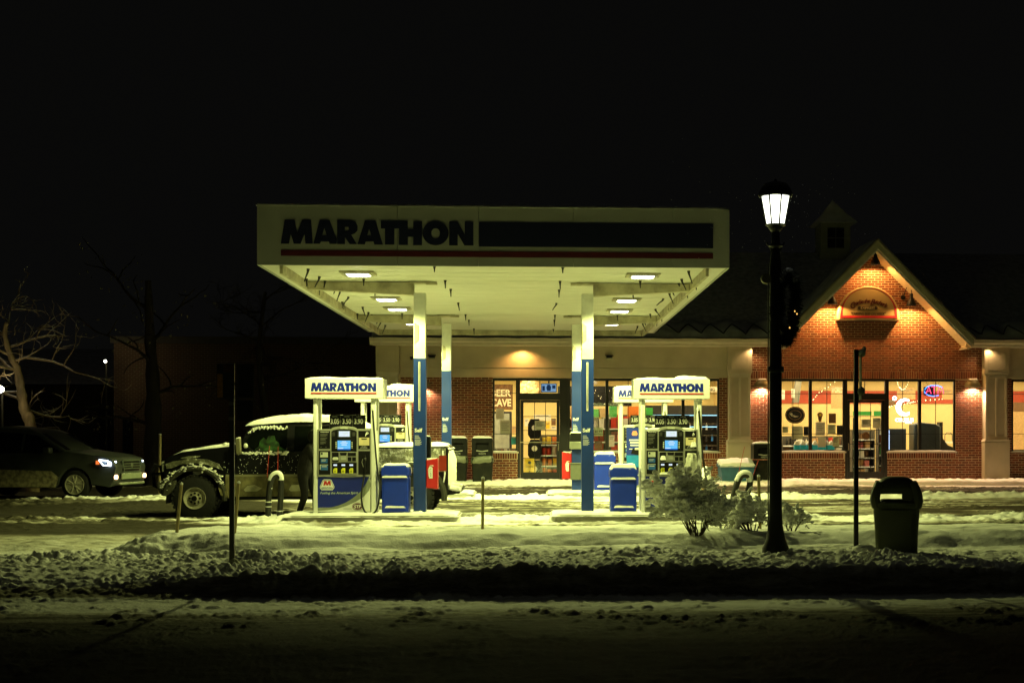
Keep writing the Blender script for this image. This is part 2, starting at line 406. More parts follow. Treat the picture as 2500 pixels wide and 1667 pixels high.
def ground_mat():
    m = bpy.data.materials.new('snow_and_slush'); N, L, P = nodes_of(m)
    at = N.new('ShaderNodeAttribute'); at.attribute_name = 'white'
    g = N.new('ShaderNodeNewGeometry')
    mp = N.new('ShaderNodeMapping'); mp.inputs['Scale'].default_value = (2.2, 9, 9); L.new(g.outputs['Position'], mp.inputs[0])
    n = N.new('ShaderNodeTexNoise'); n.inputs['Scale'].default_value = 1.3; n.inputs['Detail'].default_value = 10; n.inputs['Roughness'].default_value = .72
    L.new(mp.outputs[0], n.inputs['Vector'])
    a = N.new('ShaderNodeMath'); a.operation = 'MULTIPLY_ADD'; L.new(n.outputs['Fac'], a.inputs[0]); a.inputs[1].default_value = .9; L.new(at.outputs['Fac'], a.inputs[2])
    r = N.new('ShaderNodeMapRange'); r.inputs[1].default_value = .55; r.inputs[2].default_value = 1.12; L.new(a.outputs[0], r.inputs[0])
    cr = N.new('ShaderNodeValToRGB'); e = cr.color_ramp.elements
    e[0].color = (.045, .04, .028, 1); e[1].color = (.8, .8, .77, 1)
    k = cr.color_ramp.elements.new(.3); k.color = (.16, .145, .105, 1)
    k = cr.color_ramp.elements.new(.62); k.color = (.40, .38, .31, 1)
    L.new(r.outputs[0], cr.inputs[0]); L.new(cr.outputs[0], P.inputs['Base Color'])
    rr = N.new('ShaderNodeMapRange'); rr.inputs[3].default_value = .8; rr.inputs[4].default_value = .85; L.new(r.outputs[0], rr.inputs[0]); L.new(rr.outputs[0], P.inputs['Roughness'])
    P.inputs['Specular IOR Level'].default_value = .08
    nb = N.new('ShaderNodeTexNoise'); nb.inputs['Scale'].default_value = 38; nb.inputs['Detail'].default_value = 6; L.new(g.outputs['Position'], nb.inputs['Vector'])
    b = N.new('ShaderNodeBump'); b.inputs['Strength'].default_value = .45; b.inputs['Distance'].default_value = .02; L.new(nb.outputs['Fac'], b.inputs['Height']); L.new(b.outputs[0], P.inputs['Normal'])
    return m
GM = ground_mat()
tin = np.linspace(-1, 1, 600)
tout = np.array([1.03, 1.08, 1.16, 1.3, 1.5, 1.9, 2.6, 4, 7, 14])
tt = np.concatenate([-tout[::-1], tin, tout])
def sheet(name, ys):
    ys = np.asarray(ys, float); n = len(tt)
    Y, Tt = np.meshgrid(ys, tt, indexing='ij')
    ye = np.maximum(Y, 7.)
    u0 = (-60-CXP)/F; u1 = (2560-CXP)/F
    XL = ye*(u0*CT+ST)/(CT-u0*ST); XR = ye*(u1*CT+ST)/(CT-u1*ST)
    X = (XL+XR)/2+Tt*(XR-XL)/2
    Z = gfull(X, Y)
    far = (np.abs(Tt) > 1.2)
    Z = np.where(far, ground(X, Y), Z)
    V = np.stack([X, Y, Z], 2).reshape(-1, 3)
    i = np.arange(n-1); j = np.arange(len(ys)-1)
    J, I = np.meshgrid(j, i, indexing='ij'); q = (J*n+I).ravel()
    Fc = np.stack([q, q+1, q+n+1, q+n], 1)
    me = bpy.data.meshes.new(name)
    me.vertices.add(len(V)); me.vertices.foreach_set('co', V.ravel())
    me.loops.add(Fc.size); me.loops.foreach_set('vertex_index', Fc.ravel())
    me.polygons.add(len(Fc)); me.polygons.foreach_set('loop_start', np.arange(0, Fc.size, 4)); me.polygons.foreach_set('use_smooth', np.ones(len(Fc), bool))
    me.update(calc_edges=True)
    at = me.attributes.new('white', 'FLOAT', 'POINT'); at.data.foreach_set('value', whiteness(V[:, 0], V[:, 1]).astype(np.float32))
    me.materials.append(GM)
    o = link(bpy.data.objects.new(name, me)); o['kind'] = 'structure'; return o
sheet('road', np.concatenate([[-80, -30, -5, 3, 6, 7], np.linspace(7.6, 11, 60), np.linspace(11.05, 13.0, 62)]))
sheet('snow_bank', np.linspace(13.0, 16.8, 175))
sheet('snowy_verge', np.linspace(16.8, 22.2, 140))
sheet('forecourt', np.concatenate([np.linspace(22.2, 26, 95), np.linspace(26.04, 38.11, 235)]))
sheet('sidewalk', np.concatenate([np.linspace(38.11, 38.16, 2), np.linspace(38.2, 40.2, 32)]))
sheet('ground', [40.2, 41, 43, 46, 50, 60, 80, 120, 200, 400])
def GZ(x, y): return float(ground(np.array([x]), np.array([y]))[0])
# ------------------------------------------------------------------ canopy
CF, CB = 21.7, 35.9; CL, CR = -4.44, 3.10; CZ = 4.27; CT_ = 5.28
CAN_FAC = M('fascia_panel', (.27, .27, .25), .5, var=.08, scale=2)
CAN_DECK = M('deck_metal', (.60, .59, .52), .5, var=.05, scale=2)
CAN_BEAM = M('rusty_beam', (.42, .38, .26), .7, var=.35, scale=4, dirt=.6)
DARKROD = M('dark_clip', (.03, .028, .02), .6, var=.3)
canopy = T('fuel_canopy', 'long flat fuel station canopy with wide dark lettered fascia on four columns', 'canopy', ((CL+CR)/2, CF, 0))
C_ = lambda n, g, m, **k: O(n, g, m, canopy, world=True, **k)
xs = [CL, WX(970, CF), WX(1168, CF), WX(1400, CF), WX(1641, CF), CR]
for a, b in zip(xs[:-1], xs[1:]):
    C_('fascia_panel', MB().box(a+.002, b-.002, CF, CF+.05, CZ, CT_-.04), CAN_FAC, bevel=.003)
for k in range(7):
    ya = CF+.053+k*(CB-CF-.1)/7; yb = CF+.053+(k+1)*(CB-CF-.1)/7
    C_('fascia_panel', MB().box(CL, CL+.05, ya+.002, yb-.002, CZ, CT_-.04), CAN_FAC)
    C_('fascia_panel', MB().box(CR-.05, CR, ya+.002, yb-.002, CZ, CT_-.04), CAN_FAC)
C_('fascia_panel', MB().box(CL, CR, CB-.05, CB, CZ, CT_-.04), CAN_FAC)
C_('roof_slab', MB().box(CL+.06, CR-.06, CF+.06, CB-.06, 4.45, CT_-.12), CAN_FAC)
C_('snow_cap', MB().pillow(CL-.01, CR+.01, CF-.01, CB+.01, CT_-.045, .10, 3, cell=.12, pw=30), SNOW)
mb = MB(); wdt = .30
for a in ((CL+.051, CL+wdt, CF+.051, CB-.051), (CR-wdt, CR-.051, CF+.051, CB-.051), (CL+wdt, CR-wdt, CF+.051, CF+.06), (CL+wdt, CR-wdt, CB-.2, CB-.051)):
    mb.box(a[0], a[1], a[2], a[3], CZ+.004, CZ+.03)
C_('soffit_trim', mb, CAN_DECK)
for s, x in ((-1, CL+wdt), (1, CR-wdt-.05)):
    C_('edge_beam', MB().box(x, x+.05, CF+.3, CB-.25, CZ-.10, CZ+.12), CAN_BEAM)
C_('edge_beam', MB().box(CL+wdt+.06, CR-wdt-.06, CB-.26, CB-.21, CZ-.09, CZ+.12), CAN_BEAM)
y = CF+.065; k = 0
while y < CB-.3:
    ye = min(y+.285, CB-.28)
    C_('deck_panel', MB().box(CL+wdt+.055, CR-wdt-.055, y, ye-.006, CZ+.045+.0012*(k % 2), CZ+.07), CAN_DECK)
    y += .292; k += 1
C_('deck_backing', MB().box(CL+wdt+.05, CR-wdt-.05, CF+.06, CB-.27, CZ+.08, CZ+.1), CAN_BEAM)
# lettering and stripes of the front fascia
px = lambda v: WX(v, CF); pz = lambda v, q: WZ(v, q, CF)
lw = px(1156)-px(686)
FNAVY = M('fascia_navy', (.004, .006, .03), .5, var=.06)
O('lettering', wordmark(lw, .385, .012), FNAVY, canopy, loc=((px(686)+px(1156))/2-(CL+CR)/2, -.008, pz(568, 920)), smooth=False)
C_('blue_bar', MB().box(px(1169.5), px(1741), CF-.009, CF-.003, pz(604, 1400), pz(544, 1400)), FNAVY)
C_('red_stripe', MB().box(px(686), px(1741), CF-.009, CF-.003, pz(629, 1300), pz(615, 1300)), M('stripe_red', (.07, .005, .006), .5))
# columns with their cross beams
def column(xc, yc, yt, ztop_blue, boxside):
    c = O('column', MB().box(xc-.105, xc+.105, yc-.11, yc+.11, GZ(xc, yc)+.13, CZ-.16), M('column_white', (.66, .66, .58), .5, var=.2, scale=3, dirt=.35), canopy, world=True, bevel=.008)
    c.name = 'column'
    k = lambda n, g, m, **kw: O(n, g, m, c, **kw)
    # children of the column keep canopy-local offsets (column origin sits on the canopy origin)
    off = rootloc(c)
    def kw(n, g, m, **q):
        me = g.mesh(n) if isinstance(g, MB) else g
        return O(n, me, m, c, **q)
    bz = GZ(xc, yc)+.13
    mbb = MB().box(xc-.109-off.x, xc+.109-off.x, yc-.114-off.y, yc+.114-off.y, bz, ztop_blue)
    kw('blue_wrap', mbb, BLUEF)
    kw('top_plate', MB().box(xc-.2-off.x, xc+.2-off.x, yc-.16-off.y, yc+.16-off.y, CZ+.015, CZ+.035), CAN_BEAM)
    kw('lettering', text_mesh('Self', .1, .003, .03, width=.135), PRINTW, loc=(xc-.02-off.x, yc-.1165-off.y, WZ(1050 if yc < 27 else 1023, 1024, yc)))
    z0 = WZ(1063 if yc < 27 else 1036, 1024, yc)
    rows = [(.07, .011), (0, 0), (.085, .010), (.10, .010), (0, 0), (.11, .009), (.095, .009), (.12, .009), (.10, .009), (.12, .009), (.09, .009)]
    m2 = MB(); z = z0
    for wd, hh in rows:
        if wd: m2.box(xc-.085-off.x, xc-.085+wd-off.x, yc-.117-off.y, yc-.1145-off.y, z-hh*.62, z)
        z -= .018 if wd else .012
    kw('small_print', m2, PRINTW)
    return c
ZB1 = WZ(875, 1024, 24.3); ZB2 = WZ(905, 1088, 31.1)
YN, YFR = 24.4, 31.2
XCL, XCR = WX(1024.5, YN-.1), WX(1434.5, YN-.1)
cols = [column(XCL, YN, 0, ZB1, 1), column(XCR, YN, 0, ZB1, 1), column(XCL+.02, YFR, 0, ZB2, 1), column(XCR, YFR, 0, ZB2, -1)]
for (xc, yc, sgn, xe) in ((XCL, YN, -1, CL+wdt+.06), (XCR, YN, 1, CR-wdt-.06), (XCL, YFR, -1, CL+wdt+.06), (XCR, YFR, 1, CR-wdt-.06)):
    a = xc+sgn*.106
    C_('cross_beam', MB().xz([(a, CZ+.03), (xe, CZ+.03), (xe, CZ-.10), (a, CZ-.20)], yc-.09, yc+.09), CAN_BEAM)
    C_('cross_beam', MB().box(min(xc-sgn*.106, xc-sgn*.30), max(xc-sgn*.106, xc-sgn*.30), yc-.09, yc+.09, CZ-.0, CZ+.03), CAN_BEAM)
# weatherproof cover strips on the near columns and flood boxes higher up
for xc in (XCL, XCR):
    C_('cover_strip', MB().box(xc-.02, xc+.012, YN-.125, YN-.1145, WZ(1003, 1028, YN), WZ(884, 1028, YN)), M('strip_white', (.62, .60, .52), .5, dirt=.5))
    C_('cover_strip_gap', MB().box(xc-.006, xc+.001, YN-.128, YN-.1255, WZ(998, 1028, YN), WZ(888, 1028, YN)), BLACK)
for xc, yc in ((XCL, YN), (XCR, YN), (XCL+.02, YFR), (XCR, YFR)):
    zc = WZ(812 if yc < 27 else 860, 1024, yc)
    C_('access_cover', MB().xz([(xc-.09, zc+.17), (xc-.02, zc+.12), (xc-.02, zc-.14), (xc-.09, zc-.20)], yc-.124, yc-.111), CAN_BEAM)
# clips dangling from the deck
Z1 = [(520,735,-38,118),(503,830,0,70),(628,808,-45,100),(680,850,-10,60),(624,925,0,58),(1050,830,0,62),(775,932,-12,38),(825,940,-32,98),(905,1002,-45,62),(845,1050,0,60),(860,1060,0,58),(1158,950,0,40),(1040,1098,24,85),(1097,1148,-32,90),(1127,1172,-14,42),(990,1162,0,52),(1068,1225,0,45),(1185,1232,-14,24),(1215,1235,-32,70),(1258,1270,-30,82),(1418,1160,0,52),(1727,712,0,48),(1830,845,2,72),(1883,928,2,68),(1955,1058,12,72),(2025,1170,2,54),(2057,1222,2,52),(2105,1305,2,55)]
Z2 = [(682,722,0,48),(656,852,2,74),(647,935,-2,68),(622,1062,-38,64),(607,1175,0,50),(602,1222,0,58),(592,1310,0,26),(1423,850,2,64),(1355,967,2,50),(1205,1175,2,48),(1168,1258,0,26),(1886,755,36,118),(1818,832,45,102),(1792,872,25,60),(1960,860,0,72),(1875,950,2,60),(1702,965,38,100),(1737,955,12,34),(1645,1020,-66,62),(1718,1072,-28,50),(1567,1118,48,70),(1630,1180,0,56),(1518,1165,8,38),(1497,1190,8,46),(1445,1250,34,80),(1468,1250,8,20),(1580,1245,2,36),(1398,1280,-26,70)]
for src, lst in (((620, 470), Z1), ((1200, 470), Z2)):
    for (a, b, dx, ln) in lst:
        qx = src[0]+a/3.92; qy = src[1]+b/3.92
        zc = CZ+.035
        Y = 3300*(zc-1.6)/(1058-qy)
        for _ in range(3): Y = (3300*(zc-1.6)/(1058-qy)-WX(qx, Y)*ST)/CT
        X = WX(qx, Y); s_ = Y/3300/3.92
        L_ = ln*s_; D_ = dx*s_
        m2 = MB().tube([(X, Y, zc+.01), (X+D_*.15, Y, zc-L_*.25), (X+D_*.6, Y+.01, zc-L_*.6), (X+D_, Y, zc-L_)], [.030, .018, .012, .010], 6)
        C_('deck_clip', m2, DARKROD)

# recessed canopy lamps
LENS = emis('lamp_lens', (1, 1, .72), 12)
names = {0: 'nearest the street', 1: 'second from the street', 2: 'third from the street', 3: 'farthest from the street'}
for side, lst in (('left', ((875, 669), (943, 730), (972, 754), (1003, 789))), ('right', ((1567, 674), (1530, 733), (1512, 759), (1490, 790)))):
    for i, (qx, qy) in enumerate(lst):
        zc = CZ+.02
        Y = 25.
        for _ in range(6): Y = (3300*(zc-1.6)/(1058-qy)-WX(qx, Y)*ST)/CT
        X = -3.02 if side == 'left' else 1.80
        t = T('canopy_light', 'lit square lamp under the canopy, %s row, %s' % (side, names[i]), 'ceiling light', (X, Y, CZ), group='lamps recessed in the canopy ceiling')
        O('housing', MB().box(-.29, .29, -.25, .25, .018, .043), CAN_BEAM, t, bevel=.01)
        O('trim', MB().box(-.235, .235, -.20, .20, .004, .0175), M('lamp_trim', (.3, .3, .26), .4), t)
        O('lens', MB().pillow(-.19, .19, -.16, .16, 0, .03, 0, cell=.05, drop=0, pw=4), LENS, t, rot=(R(180), 0, 0), loc=(0, 0, .003))
        luminaire('lamp', (0, 0, -.10), CANOPY_W, LAMP, t, .09)

# ------------------------------------------------------------------ islands
def island(x0, x1, yc, label):
    g = GZ((x0+x1)/2, yc); y0, y1 = yc-.62, yc+.62
    t = T('fuel_island', label, 'concrete island', ((x0+x1)/2, yc, g), group='raised concrete fuel islands')
    r = .18; h = (x1-x0)/2; d = .62
    def rr(h, d, r): return [(sx*(h-r)+r*math.cos(a), sy*(d-r)+r*math.sin(a)) for sx, sy, a0 in ((1, 1, 0), (-1, 1, 90), (-1, -1, 180), (1, -1, 270)) for a in [R(a0+q) for q in (0, 22, 45, 68, 90)]]
    O('kerb', MB().xy(rr(h, d, r), -.2, .16), CONC, t, bevel=.015)
    O('steel_edge', MB().xy(rr(h+.006, d+.006, r), .12, .153), M("steel_edge", (.2, .19, .15), .5, dirt=.5), t)
    O('snow_cap', MB().pillow(-h-.015, h+.015, -d-.015, d+.015, .152, .045, int(abs(x0)*10), cell=.06, pw=14), SNOW, t)
    return t
PXL = WX(840.5, 24.1); PXR = WX(1640, 24.1)
island(WX(692, 23.9), WX(1118, 23.9), YN, 'snow-covered concrete island under the front left fuel pump')  # green reflection on the side glass, painted as a thin panel
island(WX(1346, 23.9), WX(1346, 23.9)+3.25, YN, 'snow-covered concrete island under the front right fuel pump')
island(WX(1157, 30.7)-3.25, WX(1157, 30.7), YFR, 'snow-covered concrete island behind the pickup truck')
island(WX(1336, 30.7), WX(1336, 30.7)+3.25, YFR, 'snow-covered concrete island nearest the shop door')

# ------------------------------------------------------------------ fuel pump
def X_(z): return (z-450)/504.
def Z_(z): return (1385-z)/504.
SCRW = emis('display_white', (.80, .93, 1.0), .95)
SCRB = emis('display_cyan', (.16, .58, 1.0), .95)
SCRD = emis('display_blue', (.02, .2, .9), .6)
LBLY = M('yellow_label', (.62, .60, .03), .5)
LBLT = M('paper_label', (.62, .52, .30), .7)
LBLB = M('blue_label', (.02, .10, .35), .5)
LBLC = M('pale_card', (.50, .52, .45), .6)
def make_pump():
    t = T('fuel_pump', '', 'fuel pump')
    q = lambda n, g, m, par=t, **k: O(n, g, m, par, **k)
    def bx(zx0, zx1, zy0, zy1, y0, y1): return MB().box(X_(zx0), X_(zx1), y0, y1, Z_(zy1), Z_(zy0))
    sgn = q('sign_box', MB().box(-.70, .70, -.06, .56, 2.10, 2.455), WHITE2, bevel=.005)
    for y_, rz in ((-.066, 0), (.566, math.pi)):
        l = q('lettering', wordmark(1.17, .152), BLUE, sgn, loc=((-.01 if rz == 0 else .01), y_+.003*(1 if rz == 0 else -1), 2.305), rot=(0, 0, rz), smooth=False)
        q('red_stripe', MB().box(-.59, .58, y_-.002, y_+.002, 2.180, 2.203), RED, sgn)
    q('snow_cap', MB().pillow(-.69, .69, -.045, .545, 2.450, .035, 5, pw=10, drop=0), SNOW)
    for xa, xb in ((-.565, -.485), (.47, .562)):
        q('post', MB().box(xa, xb, .0, .11, 0, 2.10), WHITE, bevel=.02)
        q('post', MB().box(xa, xb, .40, .51, 0, 2.10), WHITE, bevel=.02)
        q('side_panel', MB().box(xa+.01, xb-.01, .112, .398, .02, 1.52), WHITE)
    q('body', MB().box(-.484, .468, .03, .48, .05, 1.53), GREYP, bevel=.01)
    q('kick_plate', MB().box(-.484, .468, .02, .49, 0, .05), BLACKM)
    q('back_panel', MB().box(-.484, .468, .481, .50, .055, .69), BLUE)
    # lower panel with the print
    q('lower_panel', MB().box(-.484, .462, .008, .029, .052, .688), WHITE2, bevel=.004)
    cur = [(205, 1322), (330, 1318), (400, 1300), (450, 1280), (505, 1248), (550, 1215), (590, 1178), (620, 1140), (648, 1095), (668, 1050), (672, 1040)]
    q('blue_field', MB().xz([(-.480, Z_(1322))]+[(X_(a), Z_(b)) for a, b in cur[1:]]+[(-.480, Z_(1040))], .0035, .0075), BLUE, smooth=False)
    gr = [(X_(a), Z_(b)) for a, b in cur[1:]]+[(X_(684), Z_(1125)), (X_(670), Z_(1165)), (X_(620), Z_(1225)), (X_(550), Z_(1268)), (X_(470), Z_(1304)), (X_(380), Z_(1332)), (-.480, Z_(1352)), (-.480, Z_(1324))]
    q('grey_swoosh', MB().xz(gr, .0045, .0078), M('swoosh_grey', (.22, .24, .18), .5), smooth=False)
    cx, cz = X_(292), Z_(1113)
    hx = lambda s: [(cx+s*a, cz+s*b) for a, b in ((-.052, .1), (.052, .1), (.078, .085), (.128, -.028), (.128, -.058), (.095, -.1), (-.095, -.1), (-.128, -.058), (-.128, -.028), (-.078, .085))]
    q('emblem', curve_mesh([hx(1.0)], .003), PRINTW, loc=(0, .0022, 0), smooth=False)
    q('emblem_outline', curve_mesh([hx(.9), hx(.84)], .003), BLUE, loc=(0, .0005, 0), smooth=False)
    mm = [(((x-258)/304-.5)*.135+cx, (-(y-377)/230)*.082+cz+.03) for x, y in _LOGO[0][0]]
    q('emblem_letter', curve_mesh([mm], .003), RED, loc=(0, .0005, 0), smooth=False)
    q('emblem_lettering', text_mesh('MARATHON', .05, .002, .02, width=.17, height=.03), BLUE, loc=(cx, .0005, cz-.055), smooth=False)
    q('slogan', text_mesh('Fueling the American Spirit.', .07, .002, .012, shear=.25, width=.685, height=.056), M('silver_print', (.42, .48, .42), .5), loc=(X_(403), .0015, Z_(1190)), smooth=False)
    sx, sz = X_(567), Z_(1312)
    q('oval_badge', curve_mesh([ell(sx, sz, .098, .07)], .002), M('badge_red', (.10, .012, .012), .5), loc=(0, .0030, 0), smooth=False)
    q('oval_outline', curve_mesh([ell(sx, sz, .090, .062), ell(sx, sz, .084, .056)], .002), PRINTW, loc=(0, .0015, 0), smooth=False)
    q('badge_lettering', text_mesh('STP', .08, .002, .03, shear=.15, width=.13, height=.06), PRINTW, loc=(sx, .0015, sz), smooth=False)
    q('fine_print', MB().box(X_(440), X_(515), .0045, .007, Z_(1333), Z_(1330)), PRINTK)
    # control panel
    top = [(205, 1037), (205, 607), (330, 605)]+[(330+115*(1-math.cos(a))*1.0, 605-25*math.sin(a)) for a in [math.pi*k/12 for k in range(1, 12)]]+[(560, 605), (690, 607), (690, 1037), (445, 1047)]
    q('control_fascia', MB().xz([(X_(a), Z_(b)) for a, b in top], -.012, .028), GREYP, bevel=.004)
    q('maker_plate', bx(412, 480, 588, 606, -.016, -.012), LBLC)
    def dk(a, b, c, d, n='black_panel'): return q(n, bx(a, b, c, d, -.016, -.0125), BLACK, bevel=.002)
    w1 = dk(218, 320, 622, 785); dk(218, 322, 803, 1020)
    q('warning_lettering', text_mesh('WARNING', .03, .002, .01, width=.155, height=.016), PRINTW, loc=(X_(270), -.0175, Z_(633)), smooth=False)
    g2 = MB()
    for k in range(14):
        if k in (4, 9): continue
        wv = [90, 84, 88, 70, 0, 86, 80, 60, 62, 0, 74, 60, 66, 40][k]; g2.box(X_(232), X_(232+wv*.75), -.018, -.0165, Z_(652+k*7), Z_(649+k*7))
    for k in (0, 1): g2.box(X_(232+k*45), X_(245+k*45), -.018, -.0165, Z_(772), Z_(768))
    q('warning_text', g2, M('dim_print', (.14, .14, .12), .6))
    q('access_card', bx(232, 300, 816, 863, -.018, -.0165), LBLC)
    q('access_symbol', bx(237, 254, 821, 838, -.020, -.0185), PRINTK)
    q('blue_sticker', bx(235, 298, 876, 915, -.018, -.0165), LBLB)
    q('blue_sticker', bx(236, 300, 934, 980, -.018, -.0165), LBLB)
    q('sticker_bracket', MB().xz([(X_(228), Z_(975)), (X_(228), Z_(928)), (X_(302), Z_(928)), (X_(302), Z_(934)), (X_(235), Z_(934)), (X_(235), Z_(975))], -.020, -.0185), LBLC)
    q('sticker_print', MB().box(X_(245), X_(290), -.020, -.0185, Z_(949), Z_(944)).box(X_(243), X_(285), -.020, -.0185, Z_(886), Z_(883)).box(X_(243), X_(280), -.020, -.0185, Z_(897), Z_(894)), PRINTW)
    midp = [(332, 812), (332, 628), (350, 616), (400, 606), (445, 604), (500, 607), (545, 617), (560, 628), (560, 812)]
    q('display_surround', MB().xz([(X_(a), Z_(b)) for a, b in midp], -.017, -.0125), BLACK)
    q('display_bezel', bx(388, 508, 618, 682, -.022, -.0175), M('bezel', (.05, .06, .055), .4))
    q('sale_display', bx(400, 497, 625, 675, -.025, -.0225), SCRW)
    q('digits', text_mesh('0.00', .03, .001, 0, width=.07, height=.03), M('lcd_digit', (.35, .42, .45), .5, emit=(.5, .62, .66), es=.5), loc=(X_(460), -.026, Z_(645)), smooth=False)
    q('screen_bezel', bx(366, 530, 703, 803, -.024, -.0175), BLACK, bevel=.003)
    q('screen', bx(388, 505, 710, 786, -.027, -.0245), SCRB)
    q('screen_lower_edge', bx(388, 505, 787, 796, -.027, -.0245), SCRD)
    q('screen_text', MB().box(X_(428), X_(466), -.029, -.0275, Z_(723), Z_(717)).box(X_(414), X_(480), -.029, -.0275, Z_(734), Z_(728)).box(X_(424), X_(472), -.029, -.0275, Z_(752), Z_(745)).box(X_(390), X_(440), -.029, -.0275, Z_(784), Z_(778)), SCRW)
    for k in range(4):
        for xx in (375, 518): q('soft_key', bx(xx-5, xx+6, 723+k*16, 733+k*16, -.030, -.0245), LBLC, bevel=.002)
    for xx in (350, 535): q('speaker_grille', bx(xx-14, xx+14, 634, 670, -.019, -.0175), M('grille', (.03, .03, .028), .7))
    # card reader, keypad, receipt slot
    q('lower_block', bx(334, 560, 815, 907, -.020, -.0125), GREYP, bevel=.003)
    q('card_reader', bx(338, 398, 818, 903, -.026, -.0205), BLACK, bevel=.003)
    q('card_slot', MB().xz([(X_(345), Z_(888)), (X_(345), Z_(870)), (X_(352), Z_(862)), (X_(388), Z_(862)), (X_(395), Z_(870)), (X_(395), Z_(888))], -.06, -.0265), LBLC, bevel=.006)
    q('keypad', MB().xz([(X_(405), Z_(818)), (X_(476), Z_(818)), (X_(466), Z_(900)), (X_(418), Z_(900))], -.030, -.0205), GREYP)
    g2 = MB()
    for i in range(4):
        for j in range(4): g2.box(X_(422+i*11), X_(430+i*11), -.036, -.0305, Z_(858+j*9), Z_(852+j*9))
    q('keys', g2, LBLC)
    q('keypad_hood', MB().xz([(X_(408), Z_(820)), (X_(473), Z_(820)), (X_(466), Z_(846)), (X_(416), Z_(846))], -.036, -.0305), BLACK)
    q('receipt_slot', bx(480, 554, 820, 852, -.026, -.0205), BLACK)
    q('receipt_tray', bx(480, 514, 862, 898, -.026, -.0205), BLACK); q('receipt_tray', bx(520, 554, 862, 898, -.026, -.0205), BLACK)
    # grade buttons
    q('grade_panel', bx(338, 560, 912, 1016, -.018, -.0125), BLACK)
    for k, (cx_, num) in enumerate(((367, '87'), (440, '89'), (512, '93'))):
        q('grade_lamp', bx(cx_-16, cx_+16, 926, 941, -.024, -.0185), SCRW)
        b = q('grade_button', MB().xz([(X_(cx_-17), Z_(1008)), (X_(cx_-19), Z_(975)), (X_(cx_-8), Z_(962)), (X_(cx_+17), Z_(962)), (X_(cx_+17), Z_(1008))], -.034, -.0185), LBLY, bevel=.004)
        q('grade_number', text_mesh(num, .02, .001, .02, width=.034, height=.022), PRINTK, b, loc=(X_(cx_), -.035, Z_(992)), smooth=False)
    q('grade_shelf', bx(338, 560, 1008, 1017, -.030, -.0185), GREYP)
    # right column
    dk(575, 680, 622, 788); dk(575, 682, 806, 1020)
    q('pump_letter', text_mesh('P', .07, .002, .02, shear=.3, height=.07), PRINTW, loc=(X_(652), -.0175, Z_(652)), smooth=False)
    q('paper_notice', bx(580, 675, 684, 755, -.0185, -.0165), LBLT)
    q('notice_heading', bx(603, 652, 690, 702, -.0205, -.019), PRINTK)
    q('caution_text', text_mesh('CAUTION', .02, .001, .0, width=.10, height=.012), PRINTW, loc=(X_(626), -.0175, Z_(765)), smooth=False)
    q('caution_text', text_mesh('NO SMOKING', .02, .001, .0, width=.13, height=.014), PRINTW, loc=(X_(626), -.0175, Z_(777)), smooth=False)
    nz = q('nozzle', MB().tube([(X_(637), -.055, Z_(842)), (X_(638), -.06, Z_(880)), (X_(632), -.06, Z_(930)), (X_(640), -.055, Z_(985)), (X_(632), -.06, Z_(1022))], [.018, .030, .022, .026, .018], 8), BLACK)
    q('nozzle_lever', MB().tube([(X_(620), -.08, Z_(878)), (X_(612), -.09, Z_(905)), (X_(625), -.08, Z_(950))], .006, 6), M('bright_steel', (.5, .5, .45), .3, metal=.8), nz)
    q('nozzle_collar', MB().lathe([(.022, -.02), (.027, -.015), (.027, .015), (.022, .02)], 10, (X_(638), -.06, Z_(880))), M('bright_steel', (.5, .5, .45), .3), nz)
    # hose from the head down and round
    pts = [(X_(702), .05, 2.10), (X_(700), .03, Z_(392)), (X_(704), .0, Z_(450)), (X_(716), -.02, Z_(600)), (X_(730), -.04, Z_(760)), (X_(742), -.06, Z_(900)), (X_(758), -.09, Z_(1020)), (X_(776), -.11, Z_(1120)), (X_(772), -.12, Z_(1230)), (X_(750), -.12, Z_(1330)), (X_(715), -.12, Z_(1372)), (X_(675), -.12, Z_(1378)), (X_(640), -.12, Z_(1352)), (X_(616), -.11, Z_(1290)), (X_(608), -.10, Z_(1210)), (X_(616), -.09, Z_(1130)), (X_(627), -.07, Z_(1065)), (X_(631), -.06, Z_(1025))]
    hs = q('hose', MB().tube(smoothpath(pts, 4), .0165, 8), RUBBER)
    q('hose_coupling', MB().tube([(X_(701), .04, Z_(350)), (X_(700), .028, Z_(405))], [.024, .03], 10), BLACK, hs)
    q('hose_coupling', MB().tube([(X_(700), .026, Z_(408)), (X_(704), .0, Z_(440))], [.022, .02], 10), M('bright_steel', (.5, .5, .45), .3), hs)
    # price board on the top
    pb = q('price_board', MB().box(X_(302), X_(627), .16, .22, 1.53, Z_(476)), BLACK, bevel=.008)
    for k, (d, nm) in enumerate((('3.05', 'UNLEADED'), ('3.50', 'PREMIUM'), ('3.90', 'SUPER'))):
        xc = X_(350+k*108)
        q('price_digits', text_mesh(d, .1, .002, .022, width=.155, height=.098), M('digit_white', (.38, .38, .34), .5), pb, loc=(xc, .1585, Z_(535)), smooth=False)
        q('price_fraction', text_mesh('9/10', .03, .002, .0, width=.03, height=.05), M('dim_print', (.14, .14, .12), .6), pb, loc=(xc+.098, .1585, Z_(535)), smooth=False)
        q('grade_name', text_mesh(nm, .03, .002, .0, width=.1, height=.017), M('digit_white', (.38, .38, .34), .5), pb, loc=(xc, .1585, Z_(492)), smooth=False)
        if k: q('board_divider', MB().box(xc-.112, xc-.109, .157, .1595, 1.545, Z_(482)), M('dim_print', (.14, .14, .12), .6), pb)
    return t
